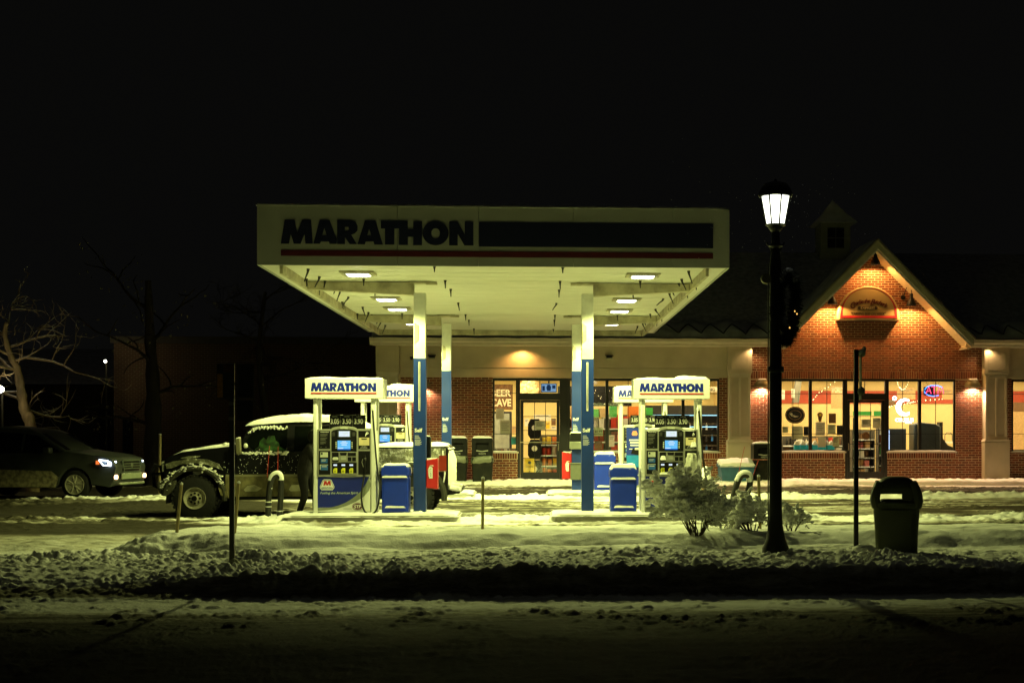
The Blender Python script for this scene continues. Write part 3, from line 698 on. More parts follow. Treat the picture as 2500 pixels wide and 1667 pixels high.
def smoothpath(p, n):
    P = [Vector(a) for a in p]; out = []
    for i in range(len(P)-1):
        a = P[max(i-1, 0)]; b = P[i]; c = P[i+1]; d = P[min(i+2, len(P)-1)]
        for k in range(n):
            t = k/n
            out.append(.5*((2*b)+(c-a)*t+(2*a-5*b+4*c-d)*t*t+(3*b-a-3*c+d)*t**3))
    out.append(P[-1]); return out
p1 = make_pump()
gi = lambda x, y: GZ(x, y)+.165
pumps = [p1, copy_tree(p1), copy_tree(p1), copy_tree(p1)]
XF1, XF2 = WX(937.5, 30.7), WX(1573, 30.7)
for p, (x, y), lb, ch in zip(pumps, ((PXL, YN-.26), (PXR, YN-.26), (XF1, YFR-.26), (XF2, YFR-.26)),
        ('front left fuel pump beside the pickup truck, hose looping down to the island', 'front right fuel pump behind the snowy shrub, nozzle wrapped in a plastic bag', 'rear left fuel pump marked 4, partly hidden behind the truck bed', 'rear right fuel pump with a blue banner on its front, near the shop'), ('P', 'b', '4', '2')):
    p.location = (x, y, gi(x, y)-.005); p.scale = (.978,)*3; p['label'] = lb; p['category'] = 'fuel pump'; p['group'] = 'fuel pumps on the islands'
    for c in child(p, 'pump_letter'):
        if ch != 'P': c.data = text_mesh(ch, .07, .002, .02, shear=.3, height=.06); c.data.materials.append(PRINTW)
# extras of the right pump
def rough_snow(name, par, *boxes, **k):
    for i, b in enumerate(boxes): O(name, MB().pillow(*b, seed=i+2, **k), SNOW, par)
for p in pumps[1:]:
    rough_snow('snow_cap', p, (-.49, .47, -.02, .30, 1.535, .035), (.05, .7, -.06, .5, 2.47, .055))
p = pumps[1]
rough_snow('snow_lump', p, (X_(345), X_(395), -.10, -.03, Z_(880), .055), (X_(425), X_(452), -.07, -.02, Z_(985), .04), (X_(497), X_(527), -.07, -.02, Z_(990), .045), (X_(338), X_(560), -.05, -.015, Z_(1012), .02), cell=.012)
mb = MB(); 
nn = 22; V = []
prof = [(.02, 1.10), (.07, 1.09), (.085, 1.02), (.095, .93), (.10, .84), (.085, .76), (.05, .70), (.02, .66)]
for i, (r, z) in enumerate(prof):
    for j in range(nn):
        a = 2*math.pi*j/nn; rr = r*(1+.22*math.sin(5*a+i*1.3)+.12*math.sin(9*a-i*2))
        V.append((X_(632)+rr*math.cos(a)*1.05, -.09+rr*math.sin(a)*.6, z+.012*math.sin(3*a)))
mb.add(V, [(i*nn+j, i*nn+(j+1) % nn, (i+1)*nn+(j+1) % nn, (i+1)*nn+j) for i in range(len(prof)-1) for j in range(nn)])
O('plastic_bag', mb, M('pale_plastic', (.52, .52, .44), .3, bump=.5, bscale=20), p)
rough_snow('snow_lump', p, (X_(625), X_(680), -.08, -.01, Z_(760), .06), cell=.015)
p = pumps[3]
bn = O('banner', MB().box(-.40, -.02, -.045, -.035, .58, 1.50), M('banner_blue', (.01, .03, .26), .4), p)
O('banner_lower', MB().box(-.40, -.02, -.049, -.0455, .58, .86), M('banner_cyan', (.01, .18, .45), .4), bn)
O('banner_emblem', MB().xz([(-.26, 1.32), (-.16, 1.32), (-.14, 1.36), (-.17, 1.43), (-.25, 1.43), (-.28, 1.36)], -.05, -.0455), M('orange_print', (.7, .25, .15), .5), bn)
O('banner_print', MB().box(-.34, -.08, -.05, -.0455, 1.20, 1.23).box(-.32, -.10, -.05, -.0455, 1.14, 1.17).box(-.31, -.11, -.05, -.0455, 1.08, 1.11).box(-.34, -.08, -.05, -.0455, 1.0, 1.015), PRINTW, bn)
O('banner_picture', MB().xz([(-.30, .90), (-.02, .84), (-.06, 1.0), (-.26, 1.02)], -.052, -.0495), BLACK, bn)
# ------------------------------------------------------------------ things on the islands
def blue_bin(x, y, w_, h, label, capt, dark=False):
    z = gi(x, y)
    t = T('blue_bin', label, 'trash can', (x, y, z), group='blue trash cans on the fuel islands')
    m = BLUEB
    O('bin_body', MB().box(-w_/2, w_/2, -.22, .22, 0, h*.76), m, t, bevel=.03)
    O('recessed_panel', MB().box(-w_/2+.05, w_/2-.05, -.226, -.2185, h*.08, h*.70), m, t, bevel=.006)
    O('lid', MB().xz([(-w_/2-.012, h*.77), (w_/2+.012, h*.77), (w_/2+.012, h*.93), (w_/2-.05, h), (-w_/2+.05, h), (-w_/2-.012, h*.93)], -.235, .235), m, t, bevel=.02)
    O('foot_ledge', MB().box(-w_/2+.06, w_/2-.06, -.26, -.2275, h*.135, h*.155), m, t)
    O('snow_cap', MB().pillow(-w_/2, w_/2, -.23, .23, h-.012, capt, int(x*9), cell=.03, pw=6), SNOW, t)
    O('snow_line', MB().pillow(-w_/2+.06, w_/2-.05, -.265, -.225, h*.153, .016, 2, cell=.02), SNOW, t); O('snow_line', MB().pillow(-w_/2+.0, w_/2-.02, -.25, -.224, h*.765, .02, 3, cell=.02), SNOW, t)
    return t
blue_bin(WX(964, 24.1), YN-.05, .47, .87, 'dark blue trash can between the front left pump and its column', .035)
blue_bin(WX(1523, 24.1), YN-.05, .47, .82, 'dark blue trash can with thick snow cap beside the front right pump', .07)
blue_bin(WX(1477, 30.9), YFR-.05, .48, .86, 'bright blue trash can on the rear island near the shop', .06)
REDB = M('red_box', (.45, .012, .015), .4, var=.15)
for x, y, lb, s in ((XCL, YN, 'red fire extinguisher box on the front left column, beside the truck tailgate', 1), (XCR, YFR, 'red fire extinguisher box on the rear right column in front of the shop', -1)):
    h0 = WZ(1190 if y < 27 else 1168, 1050, y); h1 = WZ(1122 if y < 27 else 1106, 1050, y)
    t = T('fire_extinguisher_box', lb, 'fire box', (x+s*.115, y, h0), group='red fire extinguisher boxes on the columns')
    wv = .205 if s > 0 else -.22
    O('case', MB().xz([(0, 0), (wv, -.02), (wv, h1-h0+.03), (0, h1-h0)], -.1, .12), REDB, t, bevel=.008)
    O('door', MB().xz([(wv*.04, .012), (wv*.93, -.005), (wv*.93, h1-h0+.012), (wv*.04, h1-h0-.012)], -.108, -.1015), REDB, t, bevel=.003)
    sx = wv*.42
    O('sign_plate', MB().xz([(sx-.03, .17), (sx+.03, .17), (sx+.03, .36), (sx-.0, .385), (sx-.03, .36)], -.113, -.1085), PRINTW, t)
    O('sign_hose', MB().tube([(sx-.035, -.112, .2), (sx-.045, -.112, .33), (sx-.01, -.112, .40), (sx+.045, -.112, .395)], .006, 5), PRINTW, t)
    for k, ch in enumerate('FIRE'):
        O('sign_letter', text_mesh(ch, .03, .002, .01, height=.027), PRINTK, t, loc=(sx, -.1145, .335-k*.04), smooth=False)
    O('snow_cap', MB().pillow(min(0, wv), max(0, wv), -.1, .12, h1-h0+.005, .03, 4, cell=.02), SNOW, t)
for x, y, lb in ((XCR, YFR, 'dark paper towel and squeegee dispenser on the rear right column'), (XCL, YN, 'dark paper towel dispenser on the side of the front left column')):
    t = T('towel_dispenser', lb, 'dispenser', (x+(-.02 if y > 27 else .02), y, 0), group='towel dispensers on the columns')
    if y > 27:
        za, zb, zc, zd = WZ(1094, 1405, y), WZ(1056, 1405, y), WZ(1170, 1405, y), WZ(1131, 1405, y)
        O('upper_case', MB().box(-.14, .14, -.27, -.116, za, zb), BLACK, t, bevel=.02)
        O('clear_cover', MB().box(-.145, .145, -.28, -.115, za-.02, (za+zb)/2-.02), M('smoke_plastic', (.16, .17, .13), .3), t, bevel=.02)
        O('squeegee_bucket', MB().box(-.125, .125, -.27, -.116, zc, zd), M('bucket_grey', (.10, .11, .08), .4, dirt=.3), t, bevel=.02)
        O('bucket_rim', MB().box(-.145, .145, -.29, -.116, zd, zd+.02), M('smoke_plastic', (.16, .17, .13), .3), t)
        O('snow_cap', MB().pillow(-.14, .14, -.27, -.12, zb-.005, .03, 4, cell=.03), SNOW, t)
    else:
        za, zb = WZ(1118, 1030, y), WZ(1065, 1030, y)
        O('upper_case', MB().box(-.16, .16, .116, .30, za, zb), BLACK, t, bevel=.02)
        O('snow_cap', MB().pillow(-.16, .16, .116, .3, zb-.005, .02, 4, cell=.03), SNOW, t)
# ------------------------------------------------------------------ shop building
YW = 40.0
S = lambda q, y=YW: WX(q, y)
BRICKC = (.165, .046, .016)
BR = M('brick_red', BRICKC, .85, var=.3, scale=14, rnd=.35, bump=.3)
MORT = M('mortar', (.50, .40, .27), .9, var=.15, scale=10)
STUC = M('stucco_beige', (.44, .38, .26), .85, var=.10, scale=2.2, bump=.15)
TRIM = M('trim_beige', (.48, .43, .31), .6, var=.08)
FRAME = M('dark_bronze_frame', (.010, .010, .009), .4, var=.2)
GLASS = glass_mat('window_glass', (.96, .97, .95), .05)
ROOFM = M('snowy_roof', (.50, .50, .49), .9, var=.4, scale=6, bump=.4)
SILL = M('sill_stone', (.5, .47, .40), .8)
XE = S(918); XR = S(2500)+6.5; ZE0, ZE1 = 4.17, 4.36
ZH, ZS, ZB = 3.23, 1.07, .20
store = T('convenience_store', 'brick convenience store with lit shop windows, beige stucco band and steep front gable', 'shop building', ((XE+XR)/2, YW, ZB))
W_ = lambda n, g, m, par=None, **k: O(n, g, m, par or store, world=True, **k)
FL0, FL1 = S(978), S(2500)+6.5
xw = dict(a0=S(1203), a1=S(1387), b1=S(1756), p2a=S(1774), p2b=S(1833), c0=S(1903), c1=S(2333), p3a=S(2397), p3b=S(2456), d0=S(2470))
# openings (x0,x1,z0,z1)
door1 = (S(1264), S(1387)); door2 = (S(2063), S(2166))
openings = [(xw['a0'], door1[0], ZS, ZH), (door1[0], door1[1], ZB-.05, ZH), (door1[1], xw['b1'], ZS, ZH),
            (xw['c0'], door2[0], ZS, ZH), (door2[0], door2[1], ZB-.05, ZH), (door2[1], xw['c1'], ZS, ZH), (xw['d0'], xw['d0']+3.2, ZS, ZH)]
# backing wall pieces with real openings, 25 cm thick
def wall_cells(x0, x1, z0, z1, opens):
    X = sorted(set([x0, x1]+[v for o in opens for v in o[:2] if x0 < v < x1])); Zs = sorted(set([z0, z1]+[v for o in opens for v in o[2:] if z0 < v < z1])); mb = MB()
    for a, b in zip(X[:-1], X[1:]):
        run = None
        for c, d in zip(Zs[:-1], Zs[1:]):
            mx, mz = (a+b)/2, (c+d)/2
            if any(o[0] < mx < o[1] and o[2] < mz < o[3] for o in opens): continue
            mb.box(a, b, YW, YW+.25, c, d)
    return mb
ZT = 4.30
GXc = (S(1900)+S(2352))/2; GHW = (S(2352)-S(1900))/2; GZ0 = 4.45; GZ1 = 7.25
SL = (GZ1-GZ0)/GHW
W_('wall', wall_cells(XE, XR, ZB-.4, ZT, openings), MORT, smooth=False, recalc=False)
GB0, GB1 = xw['p2b'], xw['p3a']
gin = GZ1-.28
W_('gable_wall', MB().xz([(GXc-(gin-ZT)/SL, ZT+.001), (GXc+(gin-ZT)/SL, ZT+.001), (GXc, gin)], YW, YW+.25), MORT, smooth=False)
W_('side_wall', MB().box(XE, XE+.25, YW+.251, YW+11, ZB-.4, ZT), STUC)
W_('side_wall', MB().box(XR-.25, XR, YW+.251, YW+11, ZB-.4, ZT), STUC)
W_('back_wall', MB().box(XE, XR, YW+11, YW+11.2, ZB-.4, ZT), STUC)
# bricks
CH, BL, J = .0714, .204, .0150
full = MB().box(0, BL-J, 0, .022, 0, CH-J)
fullmesh = MB(); fullmesh.v = full.v; fullmesh.f = [f for f in full.f if f != (2, 3, 7, 6) and f != (6, 7, 3, 2)]
fullme = fullmesh.mesh('brick', smooth=False); fullme.materials.append(BR)
stuff = MB(); individual = []
def bricks(x0, x1, z0, z1, opens=(), clip=None, single=False):
    r = 0; z = z0
    while z+CH-J <= z1+.002:
        a0, b0 = x0, x1
        if clip:
            a0, b0 = clip(z+CH/2); a0 = max(a0, x0); b0 = min(b0, x1)
        segs = [(a0, b0)]
        for o in opens:
            if o[2] < z+CH*.5 < o[3]:
                ns = []
                for s in segs:
                    if o[1] <= s[0] or o[0] >= s[1]: ns.append(s); continue
                    if o[0] > s[0]: ns.append((s[0], o[0]))
                    if o[1] < s[1]: ns.append((o[1], s[1]))
                segs = ns
        off = (BL/2 if r % 2 else 0)
        for a, b in segs:
            k = math.floor((a-off)/BL)
            while off+k*BL < b:
                u = max(a, off+k*BL); v = min(b, off+(k+1)*BL-J)
                if v-u > .02:
                    dy = random.uniform(-.001, .001)
                    if single and v-u > BL-J-.002 and len(individual) < 300: individual.append((u, YW-.005+dy, z))
                    else:
                        y = YW-.005+dy; zz = z+CH-J
                        stuff.add([(u, y, z), (v, y, z), (v, y, zz), (u, y, zz), (u, YW+.004, z), (v, YW+.004, z), (v, YW+.004, zz), (u, YW+.004, zz)],
                                  [(0, 1, 2, 3), (0, 4, 5, 1), (3, 2, 6, 7), (0, 3, 7, 4), (1, 5, 6, 2)])
                k += 1
        z += CH; r += 1
def soldier(x0, x1, z0, z1):
    k = 0; x = x0+.004
    while x+CH-J < x1:
        stuff.add([(x, YW-.012, z0), (x+CH-J, YW-.012, z0), (x+CH-J, YW-.012, z1), (x, YW-.012, z1), (x, YW+.004, z0), (x+CH-J, YW+.004, z0), (x+CH-J, YW+.004, z1), (x, YW+.004, z1)],
                  [(0, 1, 2, 3), (0, 4, 5, 1), (3, 2, 6, 7), (0, 3, 7, 4), (1, 5, 6, 2)])
        x += CH
bricks(S(978), xw['a0'], ZB, ZH+.04, single=True)
bricks(xw['a0'], xw['b1'], ZB, ZS-.22, openings)
soldier(xw['a0'], door1[0]-.01, ZS-.215, ZS-.015); soldier(door1[1]+.01, xw['b1'], ZS-.215, ZS-.015)
bricks(xw['b1'], xw['p2a']+.02, ZB, ZH+.04)
bricks(GB0, GB1, ZB, ZS-.22, openings)
bricks(GB0, xw['c0'], ZS-.22, ZH); bricks(xw['c1'], GB1, ZS-.22, ZH)
soldier(xw['c0'], door2[0]-.01, ZS-.215, ZS-.015); soldier(door2[1]+.01, xw['c1'], ZS-.215, ZS-.015)
soldier(GB0, GB1, ZH+.01, ZH+.225)
bricks(GB0, GB1, ZH+.24, ZT+.16, clip=lambda z: (GB0, GB1) if z < ZT-.1 else (GXc-(gin-z)/SL+.0, GXc+(gin-z)/SL))
bricks(GXc-GHW, GXc+GHW, ZH+.24+CH*math.floor((ZT+.16-ZH-.24)/CH), gin-.05, clip=lambda z: (GXc-(gin-z)/SL, GXc+(gin-z)/SL))
bricks(xw['p3b'], xw['d0'], ZB, ZH+.04); bricks(xw['d0'], XR, ZB, ZS-.02, openings)
for (x, y, z) in individual:
    o = bpy.data.objects.new('brick', fullme); COL.objects.link(o); o.parent = store; o.location = (x-store.location.x, y-YW, z-store.location.z)
so = W_('brick', stuff, BR, smooth=False, recalc=False); so.name = 'bricks'; so['kind'] = 'stuff'
# stucco band
for a, b in ((S(978), xw['p2a']-.002), (xw['p3b']+.002, XR)):
    W_('stucco_band', MB().box(a, b, YW-.10, YW-.001, ZH+.305, ZE0), STUC)
    W_('stucco_band', MB().box(a, b, YW-.085, YW-.001, ZH+.02, ZH+.295), STUC)
W_('band_return', MB().box(xw['p2b']+.002, GXc-GHW*.9, YW-.10, YW-.03, ZE0-.0, ZE0+.12), TRIM)
# pilasters
def pilaster(x0, x1, fl=2):
    p = O('pilaster', MB().box(x0+.04, x1-.04, YW-.20, YW-.012, 1.40, 3.33), STUC, store, world=True)
    def q(n, g, m, **k):
        me = g.mesh(n); me.transform(Matrix.Translation(-rootloc(p))); return O(n, me, m, p, **k)
    q('plinth', MB().box(x0-.02, x1+.02, YW-.30, YW-.012, ZB-.1, 1.36), STUC, bevel=.02)
    q('plinth_cap', MB().xz([(x0-.03, 1.362), (x1+.03, 1.362), (x1-.02, 1.43), (x0+.02, 1.43)], YW-.31, YW-.014), TRIM)
    q('head_block', MB().box(x0, x1, YW-.26, YW-.012, 3.39, ZE0-.002), STUC, bevel=.006)
    q('head_panel', MB().box(x0+.10, x1-.10, YW-.275, YW-.261, 3.49, ZE0-.10), STUC, bevel=.006)
    q('neck', MB().box(x0+.02, x1-.02, YW-.23, YW-.012, 3.332, 3.388), TRIM)
    wv = (x1-x0-.08)
    for k in range(fl+1):
        a = x0+.04+wv*k/fl-.035*(1 if k else 0)*(2 if k == fl else 1); 
        q('shaft_rib', MB().box(a, a+.07, YW-.235, YW-.2005, 1.52, 3.26), TRIM, bevel=.006)
    q('shaft_rail', MB().box(x0+.04, x1-.04, YW-.236, YW-.2005, 1.432, 1.52), TRIM); q('shaft_rail', MB().box(x0+.04, x1-.04, YW-.236, YW-.2005, 3.26, 3.33), TRIM)
    return p
pilaster(S(920), S(976)); pilaster(xw['p2a'], xw['p2b']); pilaster(xw['p3a'], xw['p3b'])
# eaves, gutter, snow edge, heating cable, roof
def eave(x0, x1):
    W_('soffit', MB().box(x0+.05, x1-.05, YW-.60, YW-.0, ZE0+.0, ZE0+.03), TRIM)
    g = MB().yz([(YW-.72, ZE0+.20), (YW-.70, ZE0+.10), (YW-.64, ZE0+.07), (YW-.62, ZE0-.01), (YW-.56, ZE0-.01), (YW-.56, ZE0+.20)], x0, x1)
    W_('gutter', g, TRIM)
XEL = S(903, YW-.6)
GL, GR_ = GXc-GHW-.02, GXc+GHW+.02
eave(XEL, GL+.25); eave(GR_-.15, XR+.3)
RY, RZ = YW+5.6, 7.75
def roofplane(x0, x1, hip):
    return MB().add([(x0, YW-.66, ZE0+.19), (x1, YW-.66, ZE0+.19), (x1, RY, RZ), (x0+hip, RY, RZ), (x0, YW+11.6, ZE0+.19), (x1, YW+11.6, ZE0+.19)], [(0, 1, 2, 3), (3, 2, 5, 4), (0, 3, 4)])
W_('roof', MB().add([(XEL, YW-.66, ZE0+.19), (GL+.1, YW-.66, ZE0+.19), (GL+.1, RY, RZ), (XEL+4, RY, RZ)], [(0, 1, 2, 3)]), ROOFM, smooth=False)
W_('roof', MB().add([(GR_-.1, YW-.66, ZE0+.19), (XR+.4, YW-.66, ZE0+.19), (XR+.4, RY, RZ), (GR_-.1, RY, RZ)], [(0, 1, 2, 3)]), ROOFM, smooth=False)
W_('roof', MB().add([(GL+.1, YW+.4, 4.9), (GR_-.1, YW+.4, 4.9), (GR_-.1, RY, RZ), (GL+.1, RY, RZ)], [(0, 1, 2, 3)]), ROOFM, smooth=False)
W_('roof', MB().add([(XEL, YW-.66, ZE0+.19), (XEL+4, RY, RZ), (XR+.4, RY, RZ), (XR+.4, YW+11.6, ZE0+.19), (XEL, YW+11.6, ZE0+.19)], [(0, 1, 4), (1, 2, 3, 4)]), ROOFM, smooth=False)
SNOWR = M('roof_snow', (.55, .55, .53), .9, var=.35, scale=2, bump=.3)
def snowedge(x0, x1, seed):
    n = int((x1-x0)/.08); X = np.linspace(x0, x1, n); rows = 7; mb = MB(); V = []
    for j in range(rows):
        t = j/(rows-1)
        wav = .10*np.sin(X*5.6+seed)+.05*np.sin(X*11+2)
        y = YW-.70+t*(1.1+wav*1.2); base = ZE0+.20+(y-(YW-.66))*(RZ-ZE0-.19)/(RY-YW+.66)
        hh = .10*math.sqrt(max(0, 1-(2*t-1)**4))*(1+.4*np.sin(X*5.6+seed))
        V.append(np.stack([X, y+0*X, base+hh+.015*fbm(X*5, X*0+j, seed, 3)], 1))
    V = np.concatenate(V); w2 = n
    mb.v = V.tolist(); mb.f = [(j*w2+i, j*w2+i+1, (j+1)*w2+i+1, (j+1)*w2+i) for j in range(rows-1) for i in range(n-1)]
    W_('eave_snow', mb, SNOWR)
    m2 = MB(); pts = []
    x = x0+.1; up = False
    while x < x1-.1:
        for q in range(5):
            ph = (x+q*.065-x0)/.33; tri = abs((ph % 2)-1)
            tri = tri**.8
            y = YW-.70+(.06+.62*tri); pts.append((x+q*.065, y, ZE0+.23+(y-(YW-.66))*.56+.10))
        x += .325
    m2.tube(pts, .018, 5)
    W_('heating_cable', m2, BLACK)
    W_('cable_run', MB().tube([(x0+.05+i*.3, YW-.725, ZE0+.215+.012*math.sin(i*1.7)) for i in range(int((x1-x0)/.3))], .016, 5), BLACK)
snowedge(XEL+.05, GL+.1, 1); snowedge(GR_, XR, 2)
# front gable roof
GY0 = YW-.78
for s in (-1, 1):
    ex = GXc+s*(GHW+.02); ez = GZ0-.02
    th = .20
    pl = MB().add([(GXc, GY0, GZ1), (ex, GY0, ez), (ex, YW+6, ez), (GXc, YW+6, GZ1), (GXc, GY0, GZ1-th*1.4), (ex-s*.0, GY0, ez-th*1.4), (ex, YW+6, ez-th*1.4), (GXc, YW+6, GZ1-th*1.4)],
                  [(0, 1, 2, 3), (4, 7, 6, 5), (0, 4, 5, 1), (1, 5, 6, 2), (2, 6, 7, 3)])
    # roof slab sits behind the rake boards
    pl.v = [(x, max(y, GY0+.06), z) for x, y, z in pl.v]
    W_('gable_roof', pl, ROOFM, smooth=False)
    W_('rake_board', MB().add([(GXc, GY0, GZ1+.02), (ex+s*.05, GY0, ez-.03), (ex+s*.05, GY0, ez-.25), (GXc, GY0, GZ1-.22), (GXc, GY0+.058, GZ1+.02), (ex+s*.05, GY0+.058, ez-.03), (ex+s*.05, GY0+.058, ez-.25), (GXc, GY0+.058, GZ1-.22)],
       [(0, 1, 2, 3), (4, 7, 6, 5), (0, 4, 5, 1), (3, 2, 6, 7), (1, 5, 6, 2)]), M('rake_green_beige', (.30, .30, .20), .6, var=.15), smooth=False)
    W_('drip_edge', MB().add([(GXc, GY0-.04, GZ1+.08), (ex+s*.09, GY0-.04, ez-.005), (ex+s*.09, GY0-.04, ez-.065), (GXc, GY0-.04, GZ1+.02), (GXc, GY0+.2, GZ1+.08), (ex+s*.09, GY0+.2, ez-.005), (ex+s*.09, GY0+.2, ez-.065), (GXc, GY0+.2, GZ1+.02)],
       [(0, 1, 2, 3), (4, 7, 6, 5), (0, 4, 5, 1), (3, 2, 6, 7), (1, 5, 6, 2)]), M('drip_dark', (.10, .10, .07), .6), smooth=False)
    # soffit boards with visible joints
    nb = 14
    for k in range(nb):
        t0, t1 = k/nb, (k+1)/nb-.012/nb*3
        def pt(t, y): return (GXc+(ex-GXc)*t, y, GZ1+(ez-GZ1)*t-th*1.4-.006)
        a, b, c, d = pt(t0, GY0+.06), pt(t1, GY0+.06), pt(t1, YW-.013), pt(t0, YW-.013)
        W_('soffit_board', MB().add([a, b, c, d]+[(p[0], p[1], p[2]-.012) for p in (a, b, c, d)], [(0, 1, 2, 3), (4, 7, 6, 5), (0, 4, 5, 1), (1, 5, 6, 2), (2, 6, 7, 3), (3, 7, 4, 0)]), M('soffit_cream', (.62, .52, .34), .6, var=.05), smooth=False)
    # snow on the slope
    n = 26; V = []; rows = 5
    for j in range(rows):
        for i in range(n+1):
            t = i/n; hh = .05*math.sqrt(max(0, 1-(2*j/(rows-1)-1)**4)) + .0
            V.append((GXc+(ex-GXc)*t+s*hh*.7, GY0+.02+j*.9, GZ1+.07+(ez-GZ1)*t+hh*.7+.012*math.sin(i*2.1+j)))
    W_('roof_snow', MB().add(V, [(j*(n+1)+i, j*(n+1)+i+1, (j+1)*(n+1)+i+1, (j+1)*(n+1)+i) for j in range(rows-1) for i in range(n)]), SNOWR)
    # cornice return at the foot
    xa, xb = (ex-.03, ex+.22) if s < 0 else (ex-.22, ex+.03)
    W_('cornice_return', MB().box(min(ex-s*.02, ex-s*.16), max(ex-s*.02, ex-s*.16), GY0+.0, YW-.014, ZE0-.06, ez-.30), TRIM)
# cupola
cu = O('cupola', MB().box(0, 1.0, 0, 1.0, 0, 1.15), M('cupola_white', (.16, .16, .13), .7), store, loc=None)
cxx = WX(1997, RY); cu.location = (cxx-store.location.x, RY-.5-YW, 7.55-store.location.z)
O('cupola_base', MB().box(-.06, 1.06, -.06, 1.06, -.15, .12), M('cupola_white', (.16, .16, .13), .7), cu)
O('window', MB().box(.22, .78, -.012, -.002, .30, .98), M('cupola_glass', (.01, .01, .012), .2), cu)
O('window_muntin', MB().box(.49, .51, -.02, -.0125, .3, .98).box(.22, .49, -.02, -.0125, .62, .645).box(.51, .78, -.02, -.0125, .62, .645), M('cupola_white', (.16, .16, .13), .7), cu)
O('cupola_roof', MB().add([(-.2, -.2, 1.15), (1.2, -.2, 1.15), (1.2, 1.2, 1.15), (-.2, 1.2, 1.15), (.12, .12, 1.5), (.88, .12, 1.5), (.88, .88, 1.5), (.12, .88, 1.5), (.5, .5, 2.0)], [(3, 2, 1, 0), (0, 1, 5, 4), (1, 2, 6, 5), (2, 3, 7, 6), (3, 0, 4, 7), (4, 5, 8), (5, 6, 8), (6, 7, 8), (7, 4, 8)]), SNOWR, cu, smooth=False)
# windows and doors
def window(x0, x1, z0, z1, mulls, munt_v, munt_h, name='window', sill=True):
    fr = MB(); f = .055; y0, y1 = YW+.02, YW+.10
    fr.box(x0, x1, y0, y1, z1-f*1.3, z1); fr.box(x0, x1, y0, y1, z0, z0+f*.8); fr.box(x0, x0+f, y0, y1, z0+f*.8, z1-f*1.3); fr.box(x1-f, x1, y0, y1, z0+f*.8, z1-f*1.3)
    wo = O(name, fr, FRAME, store, world=True, smooth=False)
    def q(n, g, m):
        me = g.mesh(n, smooth=False); me.transform(Matrix.Translation(-rootloc(wo))); return O(n, me, m, wo)
    for mx in mulls: q('mullion', MB().box(mx-.045, mx+.045, y0-.01, y1+.01, z0+f*.8, z1-f*1.3), FRAME)
    ed = [x0+f]+[v for m_ in mulls for v in (m_-.045, m_+.045)]+[x1-f]
    for a, b in zip(ed[::2], ed[1::2]): q('pane', MB().box(a, b, y0+.03, y0+.036, z0+f*.8, z1-f*1.3), GLASS)
    for v in munt_v: q('muntin', MB().box(v-.009, v+.009, y0+.05, y0+.062, z0+f*.8, z1-f*1.3), FRAME)
    for v in munt_h:
        for a, b in zip(ed[::2], ed[1::2]): q('muntin', MB().box(a, b, y0+.064, y0+.074, v-.009, v+.009), FRAME)
    if sill:
        q('sill', MB().box(x0-.03, x1+.03, YW-.06, YW+.019, z0-.05, z0-.002), SILL)
        q('sill_snow', MB().pillow(x0-.02, x1+.02, YW-.06, YW+.015, z0-.004, .03, int(x0*7) % 50, cell=.05), SNOW)
    return wo
hs = (ZS+.52, ZS+1.72)
window(xw['a0'], door1[0]-.002, ZS, ZH, [], [], hs)
window(door1[1]+.002, xw['b1'], ZS, ZH, [S(1482), S(1668)], [S(1434), S(1534)], hs)
window(xw['c0'], door2[0]-.002, ZS, ZH, [S(1979)], [S(1937), S(2020)], hs)
window(door2[1]+.002, xw['c1'], ZS, ZH, [S(2246)], [S(2205), S(2286)], hs)
window(xw['d0'], xw['d0']+3.2, ZS, ZH, [xw['d0']+1.6], [xw['d0']+.8], hs)
